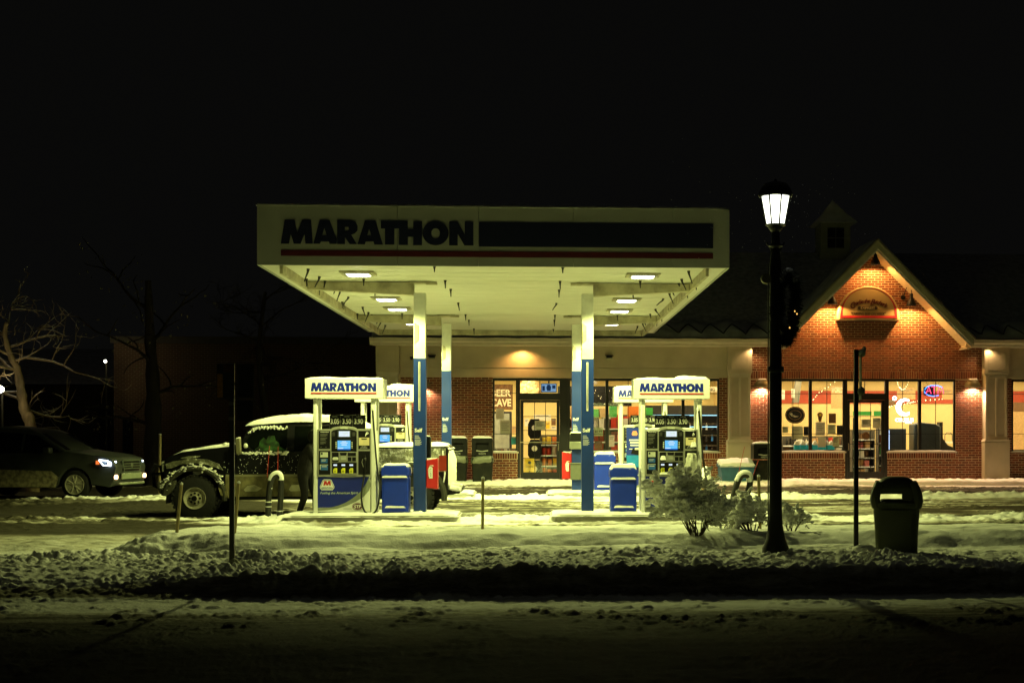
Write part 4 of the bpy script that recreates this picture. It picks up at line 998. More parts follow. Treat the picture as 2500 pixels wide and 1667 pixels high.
def door(x0, x1, gx0, gx1, zt, label=None, wide_right=0, bar=False, trans=None):
    y0, y1 = YW-.005, YW+.10
    zt0 = zt+.20
    fr = MB().box(x0, x0+.07, y0, y1, ZB, ZH).box(x1-.07-wide_right, x1, y0, y1, ZB, ZH).box(x0+.07, x1-.07-wide_right, y0, y1, ZH-.07, ZH).box(x0+.07, x1-.07-wide_right, y0, y1, zt, zt0)
    fo = O('door_frame', fr, FRAME, store, world=True, smooth=False)
    def q(n, g, m, par=fo, **k):
        me = g.mesh(n, smooth=False); me.transform(Matrix.Translation(-rootloc(par))); return O(n, me, m, par, **k)
    q('transom_pane', MB().box(x0+.07, x1-.07-wide_right, y0+.04, y0+.046, zt0, ZH-.07), GLASS)
    for v in trans or []: q('muntin', MB().box(v-.01, v+.01, y0+.05, y0+.062, zt0, ZH-.07), FRAME)
    a, b = x0+.075, x1-.075-wide_right; gz0, gz1 = .46, zt-.075
    dl = O('door', MB().box(a, gx0, y0+.01, y1-.02, ZB+.02, zt-.004).box(gx1, b, y0+.01, y1-.02, ZB+.02, zt-.004).box(gx0, gx1, y0+.01, y1-.02, ZB+.02, gz0).box(gx0, gx1, y0+.01, y1-.02, gz1, zt-.004), FRAME, store, world=True, smooth=False)
    def q2(n, g, m, **k):
        me = g.mesh(n, smooth=False); me.transform(Matrix.Translation(-rootloc(dl))); return O(n, me, m, dl, **k)
    q2('pane', MB().box(gx0, gx1, y0+.04, y0+.046, gz0, gz1), GLASS)
    for k in (1, 2): v = gx0+(gx1-gx0)*k/3; q2('muntin', MB().box(v-.009, v+.009, y0+.05, y0+.06, gz0, gz1), FRAME)
    for k in range(1, 5): v = gz0+(gz1-gz0)*k/5; q2('muntin', MB().box(gx0, gx1, y0+.062, y0+.07, v-.009, v+.009), FRAME)
    if bar: q2('push_bar', MB().box(gx0-.10, gx1+.08, y0-.05, y0-.03, 1.33, 1.355).box(gx0-.09, gx0-.07, y0-.03, y0+.009, 1.33, 1.355).box(gx1+.05, gx1+.07, y0-.03, y0+.009, 1.33, 1.355), M('bar_steel', (.35, .33, .25), .3, metal=.6))
    q2('handle', MB().tube([(gx1+.05 if bar else gx0-.05, y0-.01, 1.1), (gx1+.05 if bar else gx0-.05, y0-.05, 1.12), (gx1+.05 if bar else gx0-.05, y0-.05, 1.28), (gx1+.05 if bar else gx0-.05, y0-.01, 1.3)], .012, 6), M('bar_steel', (.35, .33, .25), .3))
    q2('kick_sill', MB().box(a, b, YW-.06, YW-.008, ZB-.0, ZB+.035), CONC)
door(door1[0], door1[1], S(1278), S(1359), WZ(963, 1320, YW)-.16, wide_right=.18, bar=True, trans=[S(1318)])
door(door2[0], door2[1], S(2075), S(2152), WZ(965, 2110, YW)-.14, trans=[S(2112)])
# ------------------------------------------------------------------ inside
YB = YW+6.0
INW = M('interior_yellow', (.62, .50, .22), .7, var=.06, scale=2)
INW2 = M('interior_cream', (.58, .44, .20), .7, var=.06, scale=2)
x0i, x1i = S(978), S(2500)+4
W_('shop_floor', MB().box(x0i, x1i, YW+.26, YB, ZB-.05, ZB), M('floor_tile', (.35, .31, .24), .4, var=.1))
W_('inner_wall', MB().box(x0i, xw['p2a']+.4, YB, YB+.1, ZB, 3.5), INW)
W_('inner_wall', MB().box(xw['p2a']+.5, x1i, YB-.6, YB-.5, ZB, 3.5), INW2)
W_('inner_wall', MB().box(xw['p2a']+.4, xw['p2a']+.5, YW+.26, YB, ZB, 3.5), INW2)
W_('inner_wall', MB().box(x0i-.1, x0i, YW+.26, YB, ZB, 3.5), INW)
W_('ceiling', MB().box(x0i, x1i, YW+.26, YB, 3.5, 3.55), M('ceiling_cream', (.75, .70, .52), .8, var=.04))
W_('red_frieze', MB().box(xw['p2a']+.52, x1i, YB-.64, YB-.605, 2.62, 3.05), M('frieze_red', (.35, .05, .02), .6, var=.1))
TUBEL = emis('ceiling_tube', (1, .86, .52), 5)
INL = (1.0, .80, .42)
k = 0
for xx in np.arange(x0i+1.2, x1i-.5, 2.1):
    for yy, w_ in ((YW+1.6, 1), (YW+4.0, 1)):
        k += 1; t = T('ceiling_lamp', '%s fluorescent ceiling lamp from the left in the %s row inside the shop' % (('first', 'second', 'third', 'fourth', 'fifth', 'sixth', 'seventh', 'eighth', 'ninth', 'tenth', 'eleventh', 'twelfth')[(k-1)//2], 'window' if yy < YW+2 else 'rear'), 'ceiling light', (xx, yy, 3.49), group='fluorescent lamps on the shop ceiling')
        O('tray', MB().box(-.62, .62, -.16, .16, -.03, 0), M('tray_white', (.7, .7, .65), .5), t)
        O('tube', MB().box(-.58, .58, -.10, -.04, -.06, -.033).box(-.58, .58, .04, .10, -.06, -.033), TUBEL, t)
        area('lamp', (0, -.9 if yy < YW+2 else 0, -.09), 105 if yy < YW+2 else 65, INL, 1.2, 1.2, t)
# ------------------------------------------------------------------ outdoor lamps of the shop
WARMW = (1.0, .62, .28)
BULB = emis('warm_bulb', (1, .75, .42), 14)
for q_, nm, pw in ((1275, 'recessed eave lamp glowing above the shop door', 90), (1833, 'recessed eave lamp at the pilaster left of the gable', 22), (2404, 'recessed eave lamp at the pilaster right of the gable', 28)):
    t = T('eave_lamp', nm, 'ceiling light', (S(q_), YW-.36, ZE0), group='round lamps recessed in the eaves')
    O('ring', MB().lathe([(.07, -.012), (.10, -.012), (.105, -.002), (.07, -.001)], 18), TRIM, t)
    O('lens', MB().lathe([(.001, -.010), (.068, -.008), (.068, -.002), (.001, -.0015)], 14), BULB, t)
    spot('lamp', (0, 0, -.05), pw, WARM if q_ == 1275 else WARMW, 150, .6, .05, t)
SCM = M('sconce_bronze', (.14, .12, .06), .5, var=.2, metal=.3)
for q_, nm in ((1031, 'half-dome wall sconce hidden behind the front left column, glow on bricks'), (1860, 'half-dome wall sconce with snow on top, behind the street lamp post'), (2374, 'half-dome wall sconce with snow on top, right of the ATM window')):
    x = S(q_); zb = WZ(944, q_, YW-.1); t = T('wall_sconce', nm, 'wall lamp', (x, YW-.012, zb), group='half-dome wall sconces')
    mb = MB(); n = 16; V = []; rows = 6
    for j in range(rows):
        a = math.pi/2*j/(rows-1); r = .25*math.cos(a)
        for i in range(n+1):
            b = math.pi*i/n; V.append((-r*math.cos(b), -r*math.sin(b)*.9, .24*math.sin(a)))
    mb.add(V, [(j*(n+1)+i, j*(n+1)+i+1, (j+1)*(n+1)+i+1, (j+1)*(n+1)+i) for j in range(rows-1) for i in range(n)])
    O('shade', mb, SCM, t)
    O('back_plate', MB().box(-.12, .12, -.02, -.002, -.02, .16), SCM, t)
    O('rim', MB().tube([(-.252*math.cos(math.pi*i/n), -.228*math.sin(math.pi*i/n), .0) for i in range(n+1)], .008, 5), SCM, t)
    O('bulb', MB().lathe([(.01, .0), (.035, .03), (.03, .08), (.015, .11)], 10, (0, -.1, 0)), BULB, t)
    O('snow_cap', MB().pillow(-.13, .13, -.14, 0, .225, .025, 2, cell=.03), SNOW, t)
    spot('lamp', (0, -.12, .0), 210, (1, .66, .42), 150, .5, .04, t)
for qx, qy, nm in ((2137, 646, 'topmost gooseneck lamp under the gable peak'), (2032, 743, 'gooseneck lamp left of the half-round sign'), (2225, 746, 'gooseneck lamp right of the half-round sign')):
    yl = YW-.42; x = WX(qx, yl); z = WZ(qy, qx, yl)
    t = T('gooseneck_lamp', nm, 'wall lamp', (x, YW-.012, z), group='gooseneck lamps around the gable sign')
    sd = -1
    O('shade', MB().lathe([(.035, .36), (.05, .34), (.055, .24), (.09, .16), (.135, .08), (.15, 0), (.142, 0), (.125, .075), (.08, .15), (.045, .22), (.02, .235)], 18, (0, -.41, 0)), BLACKM, t)
    O('arm', MB().tube(smoothpath([(-.14, 0, .28), (-.13, -.08, .33), (-.10, -.2, .52), (-.05, -.33, .60), (-.01, -.40, .53), (0, -.41, .35)], 4), .013, 7), BLACKM, t)
    O('wall_plate', MB().lathe([(.07, -.03), (.075, -.02), (.075, 0)], 14, (-.14, 0, .28), 'y'), BLACKM, t)
    O('bulb', MB().lathe([(.01, .03), (.04, .05), (.035, .11), (.015, .14)], 10, (0, -.41, 0)), BULB, t)
    spot('lamp', (0, -.41, .02), 300 if qy > 700 else 220, WARM, 165, .35, .05, t)
# half-round sign
xl, xr = WX(2044, YW-.25), WX(2197, YW-.25); xm = (xl+xr)/2; hw = (xr-xl)/2; z0 = WZ(781, 2120, YW-.25); z1 = WZ(699, 2120, YW-.25); hh = z1-z0
sg = T('half_round_sign', 'half-round cream sign with red border and lettering Charlie the Butcher\'s Express', 'sign', (xm, YW-.012, z0))
def dome(w_, h_, b=0, n=30): return [(-w_, b)]+[(-w_*math.cos(math.pi*i/n), b+h_*math.sin(math.pi*i/n)**.9) for i in range(1, n)]+[(w_, b)]
CREAM = M('sign_cream', (.46, .36, .19), .45, var=.05)
O('case', MB().xz(dome(hw, hh), -.24, 0), CREAM, sg, bevel=.012, ang=30)
O('face', MB().xz(dome(hw-.07, hh-.07, .045), -.252, -.242), M('sign_face_tan', (.28, .20, .085), .5, var=.05), sg, smooth=False)
O('red_border', curve_mesh([dome(hw-.085, hh-.10, .06), list(reversed(dome(hw-.15, hh-.17, .125)))], .006), M('border_red', (.34, .006, .02), .5), sg, loc=(0, -.256, 0), smooth=False)
DR = M('sign_maroon', (.07, .004, .004), .5)
txt = "Charlie the Butcher's"; adv = {'i': .3, 'l': .28, "'": .2, ' ': .32, 't': .36, 'r': .38, 'C': .75, 'B': .72, 's': .48, 'e': .55, 'h': .55}
tot = sum(adv.get(c, .56) for c in txt); pos = 0; Rr = 1.05; span = 1.12
for c in txt:
    a = adv.get(c, .56); m_ = (pos+a/2)/tot-.5; pos += a
    if c == ' ': continue
    th_ = m_*span/Rr*1.0
    me = text_mesh(c, .18 if not c.isupper() else .24, .006, .018, shear=.3)
    O('sign_letter', me, DR, sg, loc=(math.sin(th_)*Rr, -.2565, .56-Rr+math.cos(th_)*Rr-(.03 if c.isupper() else 0)), rot=(0, th_, 0), smooth=False)
O('express_pill', MB().xz([(-.27+.06*math.cos(R(a)) if a > 90 else .21+.06*math.cos(R(a)), .355+.052*math.sin(R(a))) for a in range(-90, 271, 20)], -.258, -.2535), M('pill_black', (.03, .015, .008), .5), sg, smooth=False)
O('express_lettering', text_mesh('EXPRESS', .1, .004, .01, width=.42, height=.07), CREAM, sg, loc=(-.03, -.261, .355), smooth=False)
O('slogan_lettering', text_mesh('"CARVING BEEF ON WECK"', .1, .004, .012, shear=.2, width=1.05, height=.085), M('pill_black', (.03, .015, .008), .5), sg, loc=(-.01, -.2545, .185), smooth=False)
O('painted_shadow', MB().box(-hw+.01, hw-.01, -.236, -.002, -.03, -.002), M('pill_black', (.03, .015, .008), .5), sg)  # dark strip under the sign, standing in for its shadow
# security lamps and camera on the stucco band
for q_, nm in ((1055, 'small dark security light on the stucco band near the left columns'), (1487, 'small dark security light on the stucco band right of the shop door')):
    t = T('security_light', nm, 'security light', (S(q_), YW-.10, WZ(873, q_, YW)), group='security lights on the stucco band')
    O('back_box', MB().box(-.09, .09, -.05, 0, -.03, .05), BLACK, t, bevel=.01)
    O('hood', MB().yz([(0, .075), (-.17, .05), (-.17, .03), (0, .045)], -.12, .12), BLACK, t)
    O('lens', MB().box(-.10, .10, -.14, -.055, -.06, .0), M('dead_lens', (.28, .26, .18), .3), t, bevel=.02)
t = T('security_camera', 'small dome security camera beside the front left column', 'camera', (S(1006), YW-.10, WZ(873, 1006, YW)))
O('bracket', MB().box(-.04, .04, -.10, 0, .02, .07), TRIM, t); O('dome', MB().lathe([(.05, .02), (.05, -.02), (.035, -.06), (.005, -.08)], 12, (0, -.08, 0)), BLACK, t)
# ------------------------------------------------------------------ goods inside the shop
def col(name, rgb, **k): return M(name, rgb, .5, var=.2, scale=25, **k)
NTH = ['first', 'second', 'third', 'fourth', 'fifth', 'sixth', 'seventh', 'eighth', 'ninth', 'tenth', 'eleventh', 'twelfth', 'thirteenth', 'fourteenth', 'fifteenth']
GC = {'red': (.55, .04, .02), 'orange': (.75, .20, .03), 'yellow': (.75, .50, .03), 'white': (.65, .62, .52), 'green': (.05, .35, .06), 'blue': (.02, .15, .50), 'brown': (.16, .08, .03), 'tan': (.48, .30, .13), 'pink': (.65, .18, .16), 'black': (.02, .02, .02)}
GM_ = {k: col('goods_'+k, v, bump=.4, bscale=30) for k, v in GC.items()}
BAG = MB()
_n = 7
V = [];
for j in range(_n):
    t = j/(_n-1)
    for i in range(8):
        a = 2*math.pi*i/8; fl = .15+.85*math.sin(math.pi*min(max(t, .06), .94))**.5
        V.append((math.cos(a)*.5*(1-.08*math.sin(math.pi*t)), math.sin(a)*.28*fl, t+.02*math.sin(3*a)))
BAG.add(V, [(j*8+i, j*8+(i+1) % 8, (j+1)*8+(i+1) % 8, (j+1)*8+i) for j in range(_n-1) for i in range(8)]+[tuple(range(7, -1, -1)), tuple((_n-1)*8+i for i in range(8))])
BAGM = {}; BOXM = {}; BOTM = {}
def goods(kind, c, x, y, z, w_, h, label, group, d=.2):
    key = (kind, c)
    D = {'bag': BAGM, 'box': BOXM, 'bottle': BOTM}[kind]
    if key not in D:
        if kind == 'bag': me = BAG.mesh('snack_bag')
        elif kind == 'box': me = MB().box(-.5, .5, -.5, .5, 0, 1).mesh('goods_box', smooth=False)
        else: me = MB().lathe([(.5, 0), (.5, .62), (.42, .72), (.18, .82), (.18, 1), (.0, 1.0)], 10).mesh('bottle')
        me.materials.append(GM_[c]); D[key] = me
    o = link(bpy.data.objects.new({'bag': 'snack_bag', 'box': 'goods_box', 'bottle': 'bottle'}[kind], D[key]))
    o.location = (x, y, z); o.scale = (w_, d, h) if kind != 'bottle' else (w_, w_, h)
    o.rotation_euler = (0, 0, random.uniform(-.15, .15)); tag(o, label, {'bag': 'snack bag', 'box': 'box', 'bottle': 'bottle'}[kind], group)
    return o
SHELF = M('shelf_metal', (.10, .09, .07), .5)
ordn = ['lowest', 'second', 'third', 'fourth', 'fifth', 'topmost']
def rack(x0, x1, y, z0, zs, cols_, place, kinds=('bag',), step=.19, backc=SHELF, hgt=.24, lbl='dark metal shelf rack with rows of snacks'):
    t = T('shelf_rack', lbl+' '+place, 'shelf', ((x0+x1)/2, y, ZB), group='shelf racks in the shop')
    W2 = (x1-x0)/2
    O('back_board', MB().box(-W2, W2, .17, .19, 0, zs[-1]-ZB+.3), backc, t)
    for s in (-1, 1): O('upright', MB().box(s*W2-.015, s*W2+.015, -.16, .169, 0, zs[-1]-ZB+.3), SHELF, t)
    for r, z in enumerate(zs):
        O('shelf', MB().box(-W2+.016, W2-.016, -.18, .168, z-ZB-.02, z-ZB), SHELF, t)
        O('price_rail', MB().box(-W2+.016, W2-.016, -.19, -.181, z-ZB-.03, z-ZB+.005), PRINTW, t)
        x = x0+.06+step/2; k = 0
        while x < x1-.08:
            c = cols_[(k//2+r*3) % len(cols_)]; kd = kinds[(r+k) % len(kinds)]
            nm = {'bag': 'snack bag', 'box': 'carton', 'bottle': 'bottle'}[kd]
            goods(kd, c, x, y-.04, z+.002, step*.92 if kd != 'bottle' else .07, hgt*random.uniform(.85, 1.1), '%s %s %s, %s shelf, rack %s' % (NTH[k], c, nm, ordn[min(r, 5)], place), '%ss on the rack %s' % (nm, place), d=.2)
            x += step*random.uniform(.95, 1.1); k += 1
    return t
y1 = YW+1.3
cs = lambda q, y: WX(q, y)
# door view: rack with orange bags, wavy black stand, caution sign
rack(cs(1318, y1), cs(1366, y1), y1, 0, [.30, .62, .94, 1.26], ['orange', 'red', 'white', 'orange', 'yellow'], 'behind the glass shop door', step=.15, hgt=.24)
xs_ = cs(1305, YW+1.0)
t = T('display_stand', 'tall black scalloped cardboard stand just inside the glass door', 'display stand', (xs_, YW+1.0, ZB))
for k in range(3):
    O('tier', MB().xz([(-.12, k*.62), (.14, k*.62), (.20, k*.62+.12), (.20, k*.62+.44), (.14, k*.62+.60), (-.12, k*.62+.60), (-.20, k*.62+.44), (-.20, k*.62+.12)], -.12, .12), BLACK, t, bevel=.01)
    O('tier_window', MB().lathe([(.001, -.006), (.085, -.005), (.085, 0)], 16, (0, -.122, k*.62+.33), 'y'), GM_['white'], t)
ys = YW+.6; t = T('caution_sign', 'yellow wet floor caution sign standing inside the shop door', 'floor sign', (cs(1293, ys), ys, ZB))
YEL = M('caution_yellow', (.75, .52, .02), .5)
O('front_leaf', MB().xz([(-.20, 0), (.20, 0), (.15, .66), (-.15, .66)], -.03, -.01), YEL, t, bevel=.01)
O('back_leaf', MB().xz([(-.20, 0), (.20, 0), (.15, .66), (-.15, .66)], .12, .14), YEL, t, bevel=.01)
O('triangle', curve_mesh([[(-.11, .09), (.11, .09), (0, .30)], [(0, .27), (.085, .105), (-.085, .105)]], .002), PRINTK, t, loc=(0, -.032, 0), smooth=False)
O('falling_figure', MB().tube([(-.04, -.033, .12), (0, -.033, .17), (.03, -.033, .14)], .008, 5).tube([(0, -.033, .17), (-.03, -.033, .22)], .010, 5), PRINTK, t)
O('lettering', text_mesh('CAUTION', .06, .002, .01, width=.22, height=.04), PRINTK, t, loc=(0, -.032, .40), smooth=False)
O('lettering', text_mesh('WET', .06, .002, .01, width=.10, height=.03), PRINTK, t, loc=(0, -.032, .045), smooth=False)
O('emblem', MB().lathe([(.001, -.002), (.05, -.002), (.05, 0)], 10, (0, -.032, .53), 'y'), PRINTK, t)
# BEER CAVE wall panel
yb = YW+2.6; xa, xb = cs(1192, yb), cs(1252, yb); za, zb = WZ(1000, 1222, yb), WZ(938, 1222, yb)
t = T('beer_cave_sign', 'brown brick-pattern wall panel lettered BEER CAVE', 'sign', ((xa+xb)/2, yb, za))
O('board', MB().box(-(xb-xa)/2, (xb-xa)/2, 0, .05, 0, zb-za), M('board_brown', (.17, .09, .04), .8, var=.5, scale=12), t)
O('lettering', text_mesh('BEER', .2, .01, .03, width=.62, height=.22), M('letter_cream', (.75, .68, .48), .6), t, loc=(.02, -.008, (zb-za)*.66), smooth=False)
O('lettering', text_mesh('CAVE', .2, .01, .03, width=.62, height=.24), M('letter_cream', (.75, .68, .48), .6), t, loc=(.02, -.008, (zb-za)*.28), smooth=False)
t = T('cooler_cabinet', 'grey glass-front cooler cabinet below the BEER CAVE panel', 'cooler', ((xa+xb)/2, yb, ZB))
O('cabinet', MB().box(-.45, .35, 0, .5, 0, za-ZB-.05), GM_['black'], t, bevel=.02); O('door_glass', MB().box(-.38, .28, -.02, -.002, .3, za-ZB-.12), M('cooler_glass', (.30, .33, .28), .2), t)
def poster(name, qx0, qx1, qy0, qy1, c, label, y=YW+.16, lines=3, cat='notice', text=None):
    xm_ = (cs(qx0, y)+cs(qx1, y))/2; w_ = cs(qx1, y)-cs(qx0, y); zb_ = WZ(qy1, (qx0+qx1)/2, y); h_ = WZ(qy0, (qx0+qx1)/2, y)-zb_
    t = thing(name, MB().box(-w_/2, w_/2, 0, .003, 0, h_), c, label, cat, (xm_, y, zb_), smooth=False)
    if lines:
        mb = MB()
        for k in range(lines): mb.box(-w_*.36, w_*(.36-.15*(k % 2)), -.003, -.001, h_*(.82-.13*k)-.008, h_*(.82-.13*k)+.008)
        O('printed_lines', mb, M('faint_ink', (.2, .2, .17), .7), t, smooth=False)
    if text: O('lettering', text_mesh(text, .1, .002, .01, width=w_*.8), PRINTK, t, loc=(0, -.003, h_*.5), smooth=False)
    return t
PAP = M('paper_pale', (.62, .60, .50), .8, var=.04)
poster('paper_notice', 1211, 1230, 997, 1023, PAP, 'blank pale paper taped high in the window left of the door', lines=0)
poster('paper_notice', 1221, 1246, 1025, 1061, PAP, 'larger printed notice taped in the window left of the door', lines=5)
poster('paper_notice', 1306, 1331, 1027, 1049, PAP, 'printed notice taped to the glass of the shop door', y=YW+.075, lines=4)
poster('blue_card', 1248, 1262, 1066, 1085, M('card_teal', (.03, .28, .36), .5), 'small teal card low in the window left of the door', lines=1)
poster('price_sign', 1450, 1472, 1043, 1064, M('card_green', (.52, .56, .36), .6), 'pale green price card in the window with $0.99 lettering', lines=0, text='$0.99', cat='price sign')
t = poster('morning_sign', 1690, 1752, 944, 957, PAP, 'white lettered strip sign high in the window beside the right pump', y=YW+.5, lines=0, text='MORNING', cat='sign')
rack(cs(1207, y1), cs(1262, y1), y1, 0, [.55, .85], ['white', 'red', 'black', 'red'], 'in the window left of the shop door', ('bottle', 'bag'), step=.11, hgt=.26)
# television in the transom window, hanging pizza sign
yt = YW+1.0; t = T('television', 'television screen hanging from the ceiling behind the transom', 'television', (cs(1340, yt), yt, WZ(958, 1340, yt)))
O('case', MB().box(-.24, .24, 0, .05, 0, .28), BLACK, t, bevel=.01); O('hanger', MB().box(-.02, .02, .01, .04, .281, .62), BLACK, t)
tvm = emis('tv_picture', (.25, .45, .75), .8); O('screen', MB().box(-.22, .22, -.006, -.001, .02, .26), tvm, t)
O('picture', MB().xz([(-.05, .05), (.05, .05), (.07, .16), (.03, .24), (-.04, .24), (-.08, .15)], -.010, -.0065).box(-.2, -.12, -.010, -.0065, .05, .2).box(.1, .2, -.010, -.0065, .12, .22), emis('tv_dark', (.03, .08, .2), .4), t)
t = T('round_food_sign', 'round hanging sign with food picture above the shop door', 'sign', (cs(1293, YW+1.1), YW+1.1, WZ(976, 1293, YW+1.1)))
O('disc', MB().lathe([(.001, -.03), (.36, -.03), (.36, 0)], 26, (0, 0, .27), 'y'), GM_['tan'], t)
mb = MB()
for k in range(26): a = k*2.4; r = .06*math.sqrt(k); mb.lathe([(.001, -.014), (.05, -.01), (.06, 0)], 7, (r*math.cos(a)*.9, -.031, .27+r*math.sin(a)*.9), 'y')
O('toppings', mb, M('goods_pale', (.62, .48, .25), .5, rnd=.5), t)
# window right of the door
y2 = YW+1.1
rack(cs(1388, y2), cs(1478, y2), y2, 0, [.55, .95, 1.35, 1.75], ['pink', 'red', 'orange', 'yellow', 'white', 'red', 'tan'], 'in the left bay of the big window', ('bag', 'bag', 'box'), step=.17, hgt=.33)
rack(cs(1486, y2), cs(1556, y2), y2, 0, [.55, .95, 1.35, 1.75], ['pink', 'white', 'orange', 'red', 'white', 'tan'], 'in the middle bay of the big window', ('bag', 'box'), step=.18, hgt=.33)
zt_ = 2.10
for i, (q0, q1, c, hh_) in enumerate(((1389, 1403, 'tan', .30), (1405, 1430, 'tan', .24), (1448, 1462, 'green', .24), (1463, 1480, 'tan', .26), (1488, 1505, 'green', .33), (1532, 1560, 'orange', .32), (1576, 1592, 'green', .28))):
    goods('box', c, (cs(q0, y2)+cs(q1, y2))/2, y2, zt_, cs(q1, y2)-cs(q0, y2), hh_, '%s %s storage box from the left on top of the window racks' % (('first', 'second', 'third', 'fourth', 'fifth', 'sixth', 'seventh')[i], c), 'storage boxes on top of the window racks', d=.3)
t = T('notice_board', 'dark speckled chalkboard panel hanging behind the big window', 'board', (cs(1440, YW+1.9), YW+1.9, 2.45))
O('board', MB().box(-1.0, 1.3, 0, .04, 0, .62), BLACK, t)
mb = MB()
for k in range(40): x, z = random.uniform(-.95, 1.25), random.uniform(.04, .58); mb.lathe([(.001, -.006), (random.uniform(.008, .02), -.004), (.01, 0)], 6, (x, -.001, z), 'y')
O('chalk_dots', mb, GM_['white'], t)
# drinks cooler at the right end
yc_ = YW+3.2; xa, xb = cs(1600, yc_), cs(1756, yc_); t = T('drinks_cooler', 'long black drinks cooler with bluish lit shelves behind the right pump', 'cooler', ((xa+xb)/2, yc_, ZB))
hw_ = (xb-xa)/2+.3
O('case_back', MB().box(-hw_, hw_, .5, .55, 0, 2.3), GM_['black'], t); O('header', MB().box(-hw_, hw_, 0, .5, 2.02, 2.3), GM_['black'], t); O('base', MB().box(-hw_, hw_, 0, .5, 0, .75), GM_['black'], t)
CL_ = emis('cooler_light', (.45, .85, 1.0), 1.6)
for i, z in enumerate((1.72, 1.35, 1.02)):
    O('shelf', MB().box(-hw_, hw_, .02, .5, z-.02, z), SHELF, t)
    if i < 2: O('light_strip', MB().box(-hw_, hw_, .015, .035, z+.25, z+.28), CL_, t)
for z, r in ((1.72, 'upper'), (1.35, 'middle'), (1.02, 'lower')):
    for k in range(14):
        goods('bottle', random.choice(['black', 'white', 'blue', 'brown', 'black']), (xa+xb)/2-hw_+.15+k*(2*hw_-.3)/13, yc_+.12, z+.002, .075, .22, '%s small bottle from the left on the %s shelf of the drinks cooler' % (NTH[k], r), 'bottles in the drinks cooler')
O('red_strip', MB().box(-.1, hw_, -.01, -.001, .80, .86), emis('red_strip', (1, .12, .03), 1.2), t)
# gable windows: counter, jugs, notices, posters
y3 = YW+.55
t = T('window_counter', 'low counter inside the left gable window', 'counter', ((cs(1905, y3)+cs(2062, y3))/2, y3, ZB)); hw_ = (cs(2062, y3)-cs(1905, y3))/2
O('counter_top', MB().box(-hw_, hw_, -.2, .25, .82, .86), GM_['tan'], t); O('counter_front', MB().box(-hw_, hw_, -.18, -.15, 0, .819), SHELF, t)
FL = col('jug_cyan', (.01, .40, .75)); JW = M('jug_cap', (.7, .72, .7), .4)
for i, q_ in enumerate((1945, 1960, 1975, 1989, 2004, 2018, 2029)):
    x = cs(q_, y3)
    t = T('washer_fluid_jug', '%s cyan washer fluid jug from the left in the gable window' % ('first', 'second', 'third', 'fourth', 'fifth', 'sixth', 'seventh')[i], 'jug', (x, y3-.02, ZB+.862), group='cyan jugs on the window counter')
    O('jug_body', MB().xz([(-.085, 0), (.085, 0), (.085, .20), (.03, .30), (-.03, .30), (-.085, .20)], -.07, .07), FL, t, bevel=.015)
    O('shoulder', MB().xz([(-.088, .19), (.088, .19), (.035, .305), (-.035, .305)], -.072, .072), JW, t, bevel=.005); O('cap', MB().lathe([(.02, .30), (.02, .34), (.001, .34)], 8), JW, t)
for (q0, q1, a, b, c, lb, ln) in ((1933, 1960, 1040, 1072, 'card_green', 'green-grey notice left of the mullion in the gable window', 2), (1962, 1977, 1041, 1063, 'goods_black', 'small dark framed card beside the gable window mullion', 0), (1991, 2014, 1030, 1063, 'paper_pale', 'tall printed notice right of the mullion in the gable window', 4),
        (1997, 2016, 1066, 1091, 'paper_pale', 'blank paper hanging over the cyan jugs', 0), (2021, 2040, 1036, 1060, 'card_green', 'olive printed notice in the right part of the gable window', 3), (2043, 2059, 1038, 1062, 'goods_black', 'dark framed picture beside the gable door', 0), (2023, 2041, 1009, 1033, 'goods_brown', 'brown square poster above the olive notice', 0), (2033, 2049, 1064, 1090, 'card_green', 'two-part printed card low near the gable door', 4), (1910, 1924, 1041, 1056, 'card_green', 'pale card beside the street lamp post in the gable window', 2)):
    poster('paper_notice', q0, q1, a, b, MATS[c], lb, lines=ln)
# oval sign
yo = YW+.2; xo, zo = cs(1941, yo), WZ(1013, 1941, yo); t = T('oval_sign', 'dark oval sign with pale swirl hanging in the gable window', 'sign', (xo, yo, zo-.26))
O('oval', curve_mesh([ell(0, .26, .30, .255)], .02), GM_['black'], t, smooth=False)
O('oval_ring', curve_mesh([ell(0, .26, .275, .23), ell(0, .26, .265, .22)], .004), GM_['tan'], t, loc=(0, -.013, 0), smooth=False)
O('oval_ring', curve_mesh([ell(0, .26, .19, .145), ell(0, .26, .18, .135)], .004), GM_['tan'], t, loc=(0, -.013, 0), smooth=False)
O('swirl', curve_mesh([[(-.17, .30), (-.10, .22), (0, .19), (.12, .22), (.02, .235), (-.06, .27), (-.10, .33)]], .004), GM_['white'], t, loc=(0, -.014, 0), smooth=False)
O('cord', MB().tube([(-.1, 0, .50), (-.1, 0, 1.0)], .004, 4).tube([(.1, 0, .50), (.1, 0, 1.0)], .004, 4), BLACK, t)
yo = YW+.16; t = T('cone_figure', 'dark ice-cream-cone shaped decal above the tall notice', 'decal', (cs(2002, yo), yo, WZ(1029, 2002, yo)))
O('cone', MB().xz([(-.035, 0), (.035, 0), (.06, .13), (-.06, .13)], -.01, .01), GM_['brown'], t); O('scoop', MB().lathe([(.001, -.012), (.085, -.01), (.085, .01)], 16, (0, 0, .20), 'y'), GM_['brown'], t); O('highlight', MB().lathe([(.001, -.006), (.04, -.005), (.04, 0)], 10, (0, -.013, .2), 'y'), GM_['yellow'], t)
t = poster('world_poster', 2029, 2058, 943, 997, GM_['tan'], 'tan hanging poster with WORLD lettering in the gable window', y=YW+2.0, lines=0, cat='poster')
O('lettering', text_mesh('WORLD', .1, .01, .01, width=.36, height=.17), M('letter_cream', (.75, .68, .48), .6), t, loc=(0, -.01, .58), smooth=False)
